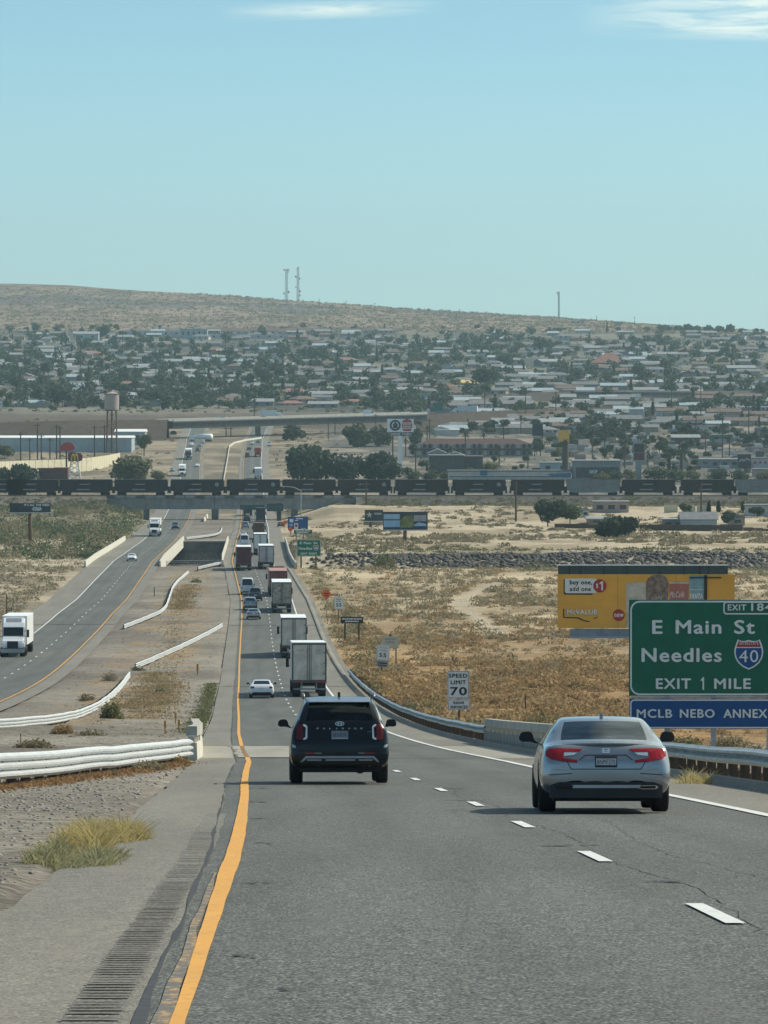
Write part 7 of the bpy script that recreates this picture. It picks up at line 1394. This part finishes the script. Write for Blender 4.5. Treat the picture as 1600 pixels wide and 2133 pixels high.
X, Y, g = scatter(1100, -240, 300, 1070, 1142, 44, lambda X, Y, o, l: (l < -13)); r_ = g.random(len(X)); cover('river_brush', 'dense green brush in the river bed at the left', *part_(X, Y, r_ < .45), g, (1.2, 4.2), .8, .24, 90, 'leaf_mid', 45); cover('river_brush', 'brownish thicket in the river bed by the far bridge parapet', *part_(X, Y, r_ >= .45), g, (1.0, 3.2), .9, .24, 70, 'scrub_grey', 46)
X, Y, g = scatter(500, 0, 640, 1032, 1066, 47, lambda X, Y, o, l: ((l < -14) | (o > 13)) & (np.abs(Y - YT) > 20)); cover('bank_brush', 'dark brush on the railway bank', X, Y, g, (.6, 1.6), .8, .34, 30, 'scrub_grey', 48)
X, Y, g = scatter(500, 130, 500, 1180, 1540, 49, lambda X, Y, o, l: (o < -2.6) & (l > 2.2)); cover('median_weeds', 'small weeds dotted over the median gravel', X, Y, g, (.1, .4), .6, .2, 16, 'scrub_grey', 50)
X, Y, g = scatter(1000, -240, 1840, 876, 1000, 51, lambda X, Y, o, l: (l < -13.5) | (o > 13)); cover('mid_brush', 'low dry brush between the train and the overpass', X, Y, g, (.6, 2.0), .7, .45, 22, 'scrub_grey', 52)

g = np.random.default_rng(53); xs = np.concatenate([g.uniform(PX(-60, YT), PX(222, YT), 260), g.uniform(PX(757, YT), PX(1660, YT), 700)]); f_ = g.random(len(xs)); ys = YT - 5 - 13 * f_; gb_ = ground_z(xs, ys); zz = np.maximum(gb_, (ZT - .3) * (1 - f_) + gb_ * f_ - .4); r = g.uniform(.4, 1.3, len(xs)); V, F, ti = shrub_cloud(np.stack([xs, ys, zz], 1), r, r * .7, .26, 30, 54); tag(link('bank_scrub', np_mesh('bank_scrub', V, F, M['scrub_green'], ti)), 'dark scrub growing on the slope of the railway bank', 'scrub', None, 'stuff')
# ------------------------------------------------------------------ the town on the slope
def town_house(w, d, h, wall, roof, kind, seed):
    t = thing('house', 'x', 'house', (0, 0, 0)); hw = h * .6; wl = MB().use(M[wall]).box(-w / 2, w / 2, -d / 2, d / 2, -2.0, hw).build('wall', t); m = MB().use(M[roof]); o = .5; x0, x1, y0, y1 = -w / 2 - o, w / 2 + o, -d / 2 - o, d / 2 + o
    if kind == 0: m.prism_x([(y0, hw - .1), (y0, hw + .1), (0, h), (y1, hw + .1), (y1, hw - .1)], x0, x1)
    elif kind == 1: r = d * .45; m.add([(x0, y0, hw), (x1, y0, hw), (x1, y1, hw), (x0, y1, hw), (x0 + r, 0, h), (x1 - r, 0, h)], [(0, 1, 5, 4), (1, 2, 5), (2, 3, 4, 5), (3, 0, 4), (3, 2, 1, 0)])
    else: m.box(x0, x1, y0, y1, hw + .003, hw + .35)
    m.build('roof', t)
    for i in range(3): x = -w / 2 + w * (i + .5) / 3; MB().use(M['window']).box(x - .8, x + .8, -d / 2 - .05, -d / 2 - .003, hw * .35, hw * .8).build('window', wl)
    return t
HP = []
for i, (w, d, h, wl, rf, kd, rn) in enumerate(((16, 10, 5.0, 'tanwall', 'roofgrey', 0, 'grey'), (14, 9, 4.6, 'whitewall', 'roofgrey', 1, 'grey'), (18, 10, 4.8, 'greywall', 'roofpale', 0, 'pale'), (20, 8, 4.4, 'whitewall', 'roofpale', 2, 'pale'), (15, 11, 5.2, 'pinkwall', 'roofbrown', 1, 'brown'), (13, 10, 5.0, 'tanwall', 'roofbrown', 0, 'brown'), (16, 10, 5.0, 'tanwall', 'rooftile', 1, 'red tiled'), (22, 10, 4.2, 'whitewall', 'roofbright', 2, 'white'))):
    t = town_house(w, d, h, wl, rf, kd, i); HP.append((t, rn))
g = np.random.default_rng(70); used = set(); cells = []
pts = []
while len(pts) < 290:
    px, py = g.uniform(-30, 1640), g.uniform(697, 905) 
    if py > 850 and not (px > 900 and py < 915): continue
    if py > 812 and px > 1100 and py < 846: continue
    if any(abs(px - a) < 30 * (py - 560) / 260 and abs(py - b) < 6.5 for a, b in pts): continue
    pts.append((px, py))
for i, (px, py) in enumerate(pts):
    k = int(g.choice(8, p=[.24, .2, .16, .12, .12, .08, .05, .03])); t, rn = HP[k]; c = t if k not in used else copy_tree(t); used.add(k)
    Y = Yg(py); X = PX(px, Y); s = g.uniform(.7, 1.15); c.location = (X, Y, gz(X, Y) - .2); c.rotation_euler = (0, 0, g.choice([0, 0, .2, -.2, 1.57, .5])); c.scale = (s, s, s * .92); tag(c, 'low house with a %s roof among the trees of the hillside town' % rn, 'house', 'town houses with a %s roof' % rn)
for px, py, w, roof, lab in ((957, 802, 20, 'rooffire', 'house whose gold coloured roof shines in the sun, left one of two'), (984, 803, 22, 'rooffire', 'house whose gold coloured roof shines in the sun, right one of two')): building('house', lab, px - w / 2 - 1, px + w / 2 + 1, py - 11, py, 9, 'darkwall', roof, 'gable', 1, tall=.7)
building('church', 'large house with broad brown red tile roofs on the right of town', 1232, 1308, 735, 768, 22, 'tanwall', 'rooftile', 'hip', 3, tall=.62); building('school', 'long low white school building high up the slope', 250, 378, 689, 701, 18, 'whitewall', 'roofbright', 'flat', 6); building('school', 'pale two-storey block at the end of the long white school', 376, 432, 685, 703, 20, 'bluewall', 'roofpale', 'flat', 5); building('school', 'long white classroom row right of the pale block', 434, 620, 697, 705, 10, 'whitewall', 'roofbright', 'flat', 8); building('hall', 'pale blue hall with a gable among the upper left trees', 158, 205, 690, 709, 20, 'bluewall', 'roofpale', 'gable', 2, tall=.3)
for i, px in enumerate((445, 475, 505, 535, 562, 590, 622, 650, 735, 770, 812)): building('house', 'row house with a dark gable roof along the top street of town', px - 14, px + 14, 682 + (i % 3), 694 + (i % 3), 10, 'whitewall', 'roofbrown', 'gable', 2, tall=.6, group='row houses of the top street')
building('hall', 'long white roofed shed behind the dark girder overpass', 1335, 1436, 822, 836, 20, 'whitewall', 'roofbright', 'gable', 0, Y=3180, tall=.6); building('hall', 'low blue painted industrial wall left of the green highway sign', 806, 895, 820, 838, 20, 'bluewall', 'roofgrey', 'flat', 4, wmat='bluewall'); building('shed', 'white tent-like shed below the far embankment', 903, 935, 888, 906, 12, 'whitewall', 'roofpale', 'gable_y', 2)
building('shed', 'small building on the ridge below the lone mast, left', 1190, 1218, 668, 675, 10, 'whitewall', 'greenpaint', 'flat', 3, Y=5700); building('shed', 'small square building on the ridge right of the lone mast', 1280, 1294, 670, 679, 10, 'tanwall', 'roofpale', 'flat', 0, Y=5700); building('shed', 'tiny white dome building high on the hill left of the masts', 478, 498, 631, 639, 8, 'whitewall', 'roofbright', 'flat', 0, Y=6050)
# trees of the town
TP = []
for i in range(10):
    kd = ('broad', 'broad', 'low', 'broad', 'broad', 'low', 'broad', 'broad', 'cypress', 'cypress')[i]; h, w = ((8, 8), (10, 9), (5, 8), (7, 7), (9, 10), (5, 9), (11, 9), (6, 6), (11, 2.6), (9, 2.2))[i]; m_ = ('leaf_dark', 'leaf_dark', 'leaf_mid', 'leaf_mid', 'leaf_dark', 'leaf_olive', 'leaf_dark', 'leaf_mid', 'leaf_dark', 'leaf_dark')[i]
    TP.append((crown_mesh('crown', h, w, 420, .95 if kd != 'cypress' else .6, M[m_], 200 + i, kd), trunk_mb(h, w, i, .2).mesh('trunk') if kd != 'cypress' else MB().use(M['bark']).tube((0, 0, -.4), (0, 0, 2), .2, .15, 5).mesh('trunk'), kd, h, w, m_))
g = np.random.default_rng(71); T = []; n_ext = 0
while len(T) < 1850:
    px, py = g.uniform(-30, 1640), 690 + 235 * g.random() ** .9
    if n_ext < 560: px, py = g.uniform(835, 1640), g.uniform(872, 990); n_ext += 1
    elif py > 856 and not (px > 690 and py < 925): continue
    if 812 < py < 848 and 940 < px < 1440 and g.random() < .8: continue
    if py > 862 and px < 835: continue
    if (870 < px < 1115 and 905 < py < 960) or (px > 1455 and 952 < py) or (1310 < px < 1350 and py > 950): continue
    if float(fbm(np.array([px / 110]), np.array([py / 26]), 73)[0]) < .46 - .12 * (px < 620) * (py > 740) and g.random() < .80: continue
    Y = Yg(py); X = PX(px, Y); o = X - float(XR(Y))
    T.append((Y, X, px, py))
T.sort()
ks = lambda: int(g.choice(10, p=[.15, .13, .10, .14, .12, .08, .10, .10, .05, .03]))
SV, SF, ST, off_ = {}, {}, {}, {}
for n_, (Y, X, px, py) in enumerate(T):
    k = ks(); c_, t_, kd, h, w, m_ = TP[k]; s = g.uniform(.6, 1.15) * (1.0 if kd != 'cypress' else .9); rz = g.random() * 6.28; loc = (X, Y, gz(X, Y) - .3); s = s * (g.uniform(.4, .72) if py > 866 else 1)
    if n_ < 296:
        e = thing('cypress' if kd == 'cypress' else 'tree', {'broad': 'broad dark green tree among the lower houses of the town', 'low': 'low spreading green tree among the lower houses of the town', 'cypress': 'narrow dark cypress among the lower houses of the town'}[kd], 'tree', loc, rz, 0, {'broad': 'broad town trees', 'low': 'spreading town trees', 'cypress': 'town cypresses'}[kd]); e.scale = (s, s, s); link('crown', c_, e); link('trunk', t_, e)
    else:
        if m_ not in SV: SV[m_], SF[m_], ST[m_], off_[m_] = [], [], [], 0
        lobes = [((g.uniform(-.25, .25) * w, g.uniform(-.25, .25) * w, h * g.uniform(.4, .75)), (w * .28, w * .28, h * .24)) for _ in range(6)] if kd != 'cypress' else [((0, 0, h * (.2 + .15 * q)), (w * .5 * (1 - q / 6), w * .5 * (1 - q / 6), h * .14)) for q in range(5)]
        cen, ti = lobes_cloud(lobes, 110, g); V, F = quads(cen * s + np.array(loc), 1.25 * s * (.6 + .8 * g.random(len(cen))), .75, .3, n_); SV[m_].append(V); SF[m_].append(F + off_[m_]); ST[m_].append(ti); off_[m_] += len(V)
for m_ in SV: tag(link('town_trees', np_mesh('town_trees', np.concatenate(SV[m_]), np.concatenate(SF[m_]), M[m_], np.concatenate(ST[m_]))), {'leaf_dark': 'dark trees spread through the upper town', 'leaf_mid': 'green trees spread through the upper town', 'leaf_olive': 'olive trees spread through the upper town'}[m_], 'trees', None, 'stuff')
for px, base, hp, wp in ((738, 755, 26, 30), (1125, 735, 34, 56), (1255, 728, 24, 30), (545, 805, 50, 40), (1010, 815, 52, 70), (215, 706, 26, 44), (660, 752, 26, 60), (100, 790, 40, 44), (250, 850, 36, 60), (130, 845, 40, 76), (320, 842, 36, 70), (400, 838, 26, 60), (40, 820, 36, 50), (1385, 772, 30, 24), (1330, 800, 44, 40), (1200, 800, 34, 40), (1050, 760, 26, 44)):
    tree('large dark tree crown standing above the houses of the town', px, base, hp, wp, 'leaf_dark', 'broad', 900, None, 5, 'large dark town trees')
for px, base, hp in ((185, 795, 36), (435, 796, 34), (296, 790, 26), (1410, 890, 34), (1570, 860, 40), (1580, 862, 36), (1360, 865, 30), (874, 735, 28)): tree('tall dark cypress spire rising above the houses', px, base, hp, 7, 'leaf_dark', 'cypress', 400, .8, 6, 'tall cypress spires in town', name='cypress')
for px, hp, wp in ((1392, 11, 20), (1412, 14, 22), (1432, 18, 26), (1452, 15, 22), (1476, 18, 24), (1498, 17, 24), (1520, 20, 24), (1545, 9, 20), (1580, 8, 26)): tree('dark tree in the row on the ridge against the sky', px, 692 + (px - 1392) * .03, hp + 2, wp, 'leaf_dark', 'low', 500, 1.6, 8, 'trees on the ridge', Y=5500)
X, Y, g = scatter(3200, -240, 1840, 690, 860, 74, lambda X, Y, o, l: Y > 2640); cover('town_shrubs', 'small shrubs and hedges filling the town lots', X, Y, g, (.8, 2.4), .8, .7, 14, 'leaf_olive', 75)
X = g.uniform(-620, 560, 9500); Y = g.uniform(4950, 6500, 9500); ok = np.abs(X / Y) < .088; cover('hill_brush', 'sparse dark brush covering the hill', X[ok], Y[ok], g, (1.0, 3.2), .7, .8, 9, 'scrub_grey', 76)
g = np.random.default_rng(78); m = MB()
for i in range(420):      # the many more low houses that stand behind the ones built one by one
    px, py = g.uniform(-30, 1640), g.uniform(696, 905)
    if py > 848 and px < 900: continue
    Y = Yg(py); X = PX(px, Y); z = gz(X, Y); w, d, h = g.uniform(9, 17), g.uniform(7, 10), g.uniform(3.6, 5.0); m.use(M[('tanwall', 'whitewall', 'greywall', 'pinkwall')[g.choice(4)]]); m.box(X - w / 2, X + w / 2, Y, Y + d, z - 1, z + h * .6); m.use(M[('roofgrey', 'roofpale', 'roofbrown', 'roofgrey', 'bluewall')[g.choice(5)]]); m.prism_x([(Y - .5, z + h * .58), (Y - .5, z + h * .62), (Y + d / 2, z + h), (Y + d + .5, z + h * .62), (Y + d + .5, z + h * .58)], X - w / 2 - .5, X + w / 2 + .5)
tag(m.build('town_houses'), 'many more low houses filling the hillside town', 'houses', None, 'stuff')
# small light clutter of the town: fences, sheds and parked things too small to tell apart
g = np.random.default_rng(77); m = MB()
for i in range(2300):
    px, py = g.uniform(-30, 1640), g.uniform(700, 985)
    if py > 848 and px < 860: continue
    if 860 < px < 1120 and py > 900: continue
    Y = Yg(py); X = PX(px, Y); z = gz(X, Y); w, d, h = g.uniform(1, 6), g.uniform(1, 3), g.uniform(.8, 2.6); m.use(M[('roofbright', 'roofpale', 'whitewall', 'greywall', 'tanwall', 'pinkwall', 'roofbrown')[g.choice(7, p=[.05, .22, .13, .22, .16, .08, .14])]]); m.box(X - w / 2, X + w / 2, Y, Y + d, z - .5, z + h)
tag(m.build('yard_clutter'), 'small sheds, walls and parked things scattered between the town houses', 'clutter', None, 'stuff')

# ------------------------------------------------------------------ air
hz = MB(); hz.box(-14000, 14000, -400, 16000, -800, 420); me = hz.mesh('haze'); mh = bpy.data.materials.new('haze'); mh.use_nodes = True; t = mh.node_tree; t.nodes.clear(); pv = N(t, 'ShaderNodeVolumePrincipled'); ou = N(t, 'ShaderNodeOutputMaterial'); t.links.new(pv.outputs[0], ou.inputs['Volume'])
pv.inputs['Color'].default_value = (.66, .93, 1.0, 1); pv.inputs['Density'].default_value = 5.4e-5; pv.inputs['Anisotropy'].default_value = .2; pv.inputs['Density Attribute'].default_value = ''
try: mh.cycles.homogeneous_volume = True
except Exception: pass
me.materials.clear(); me.materials.append(mh); tag(link('haze', me), 'thin pale blue haze over the valley', 'haze', None, 'stuff')
bpy.data.scenes.remove(_tmp)
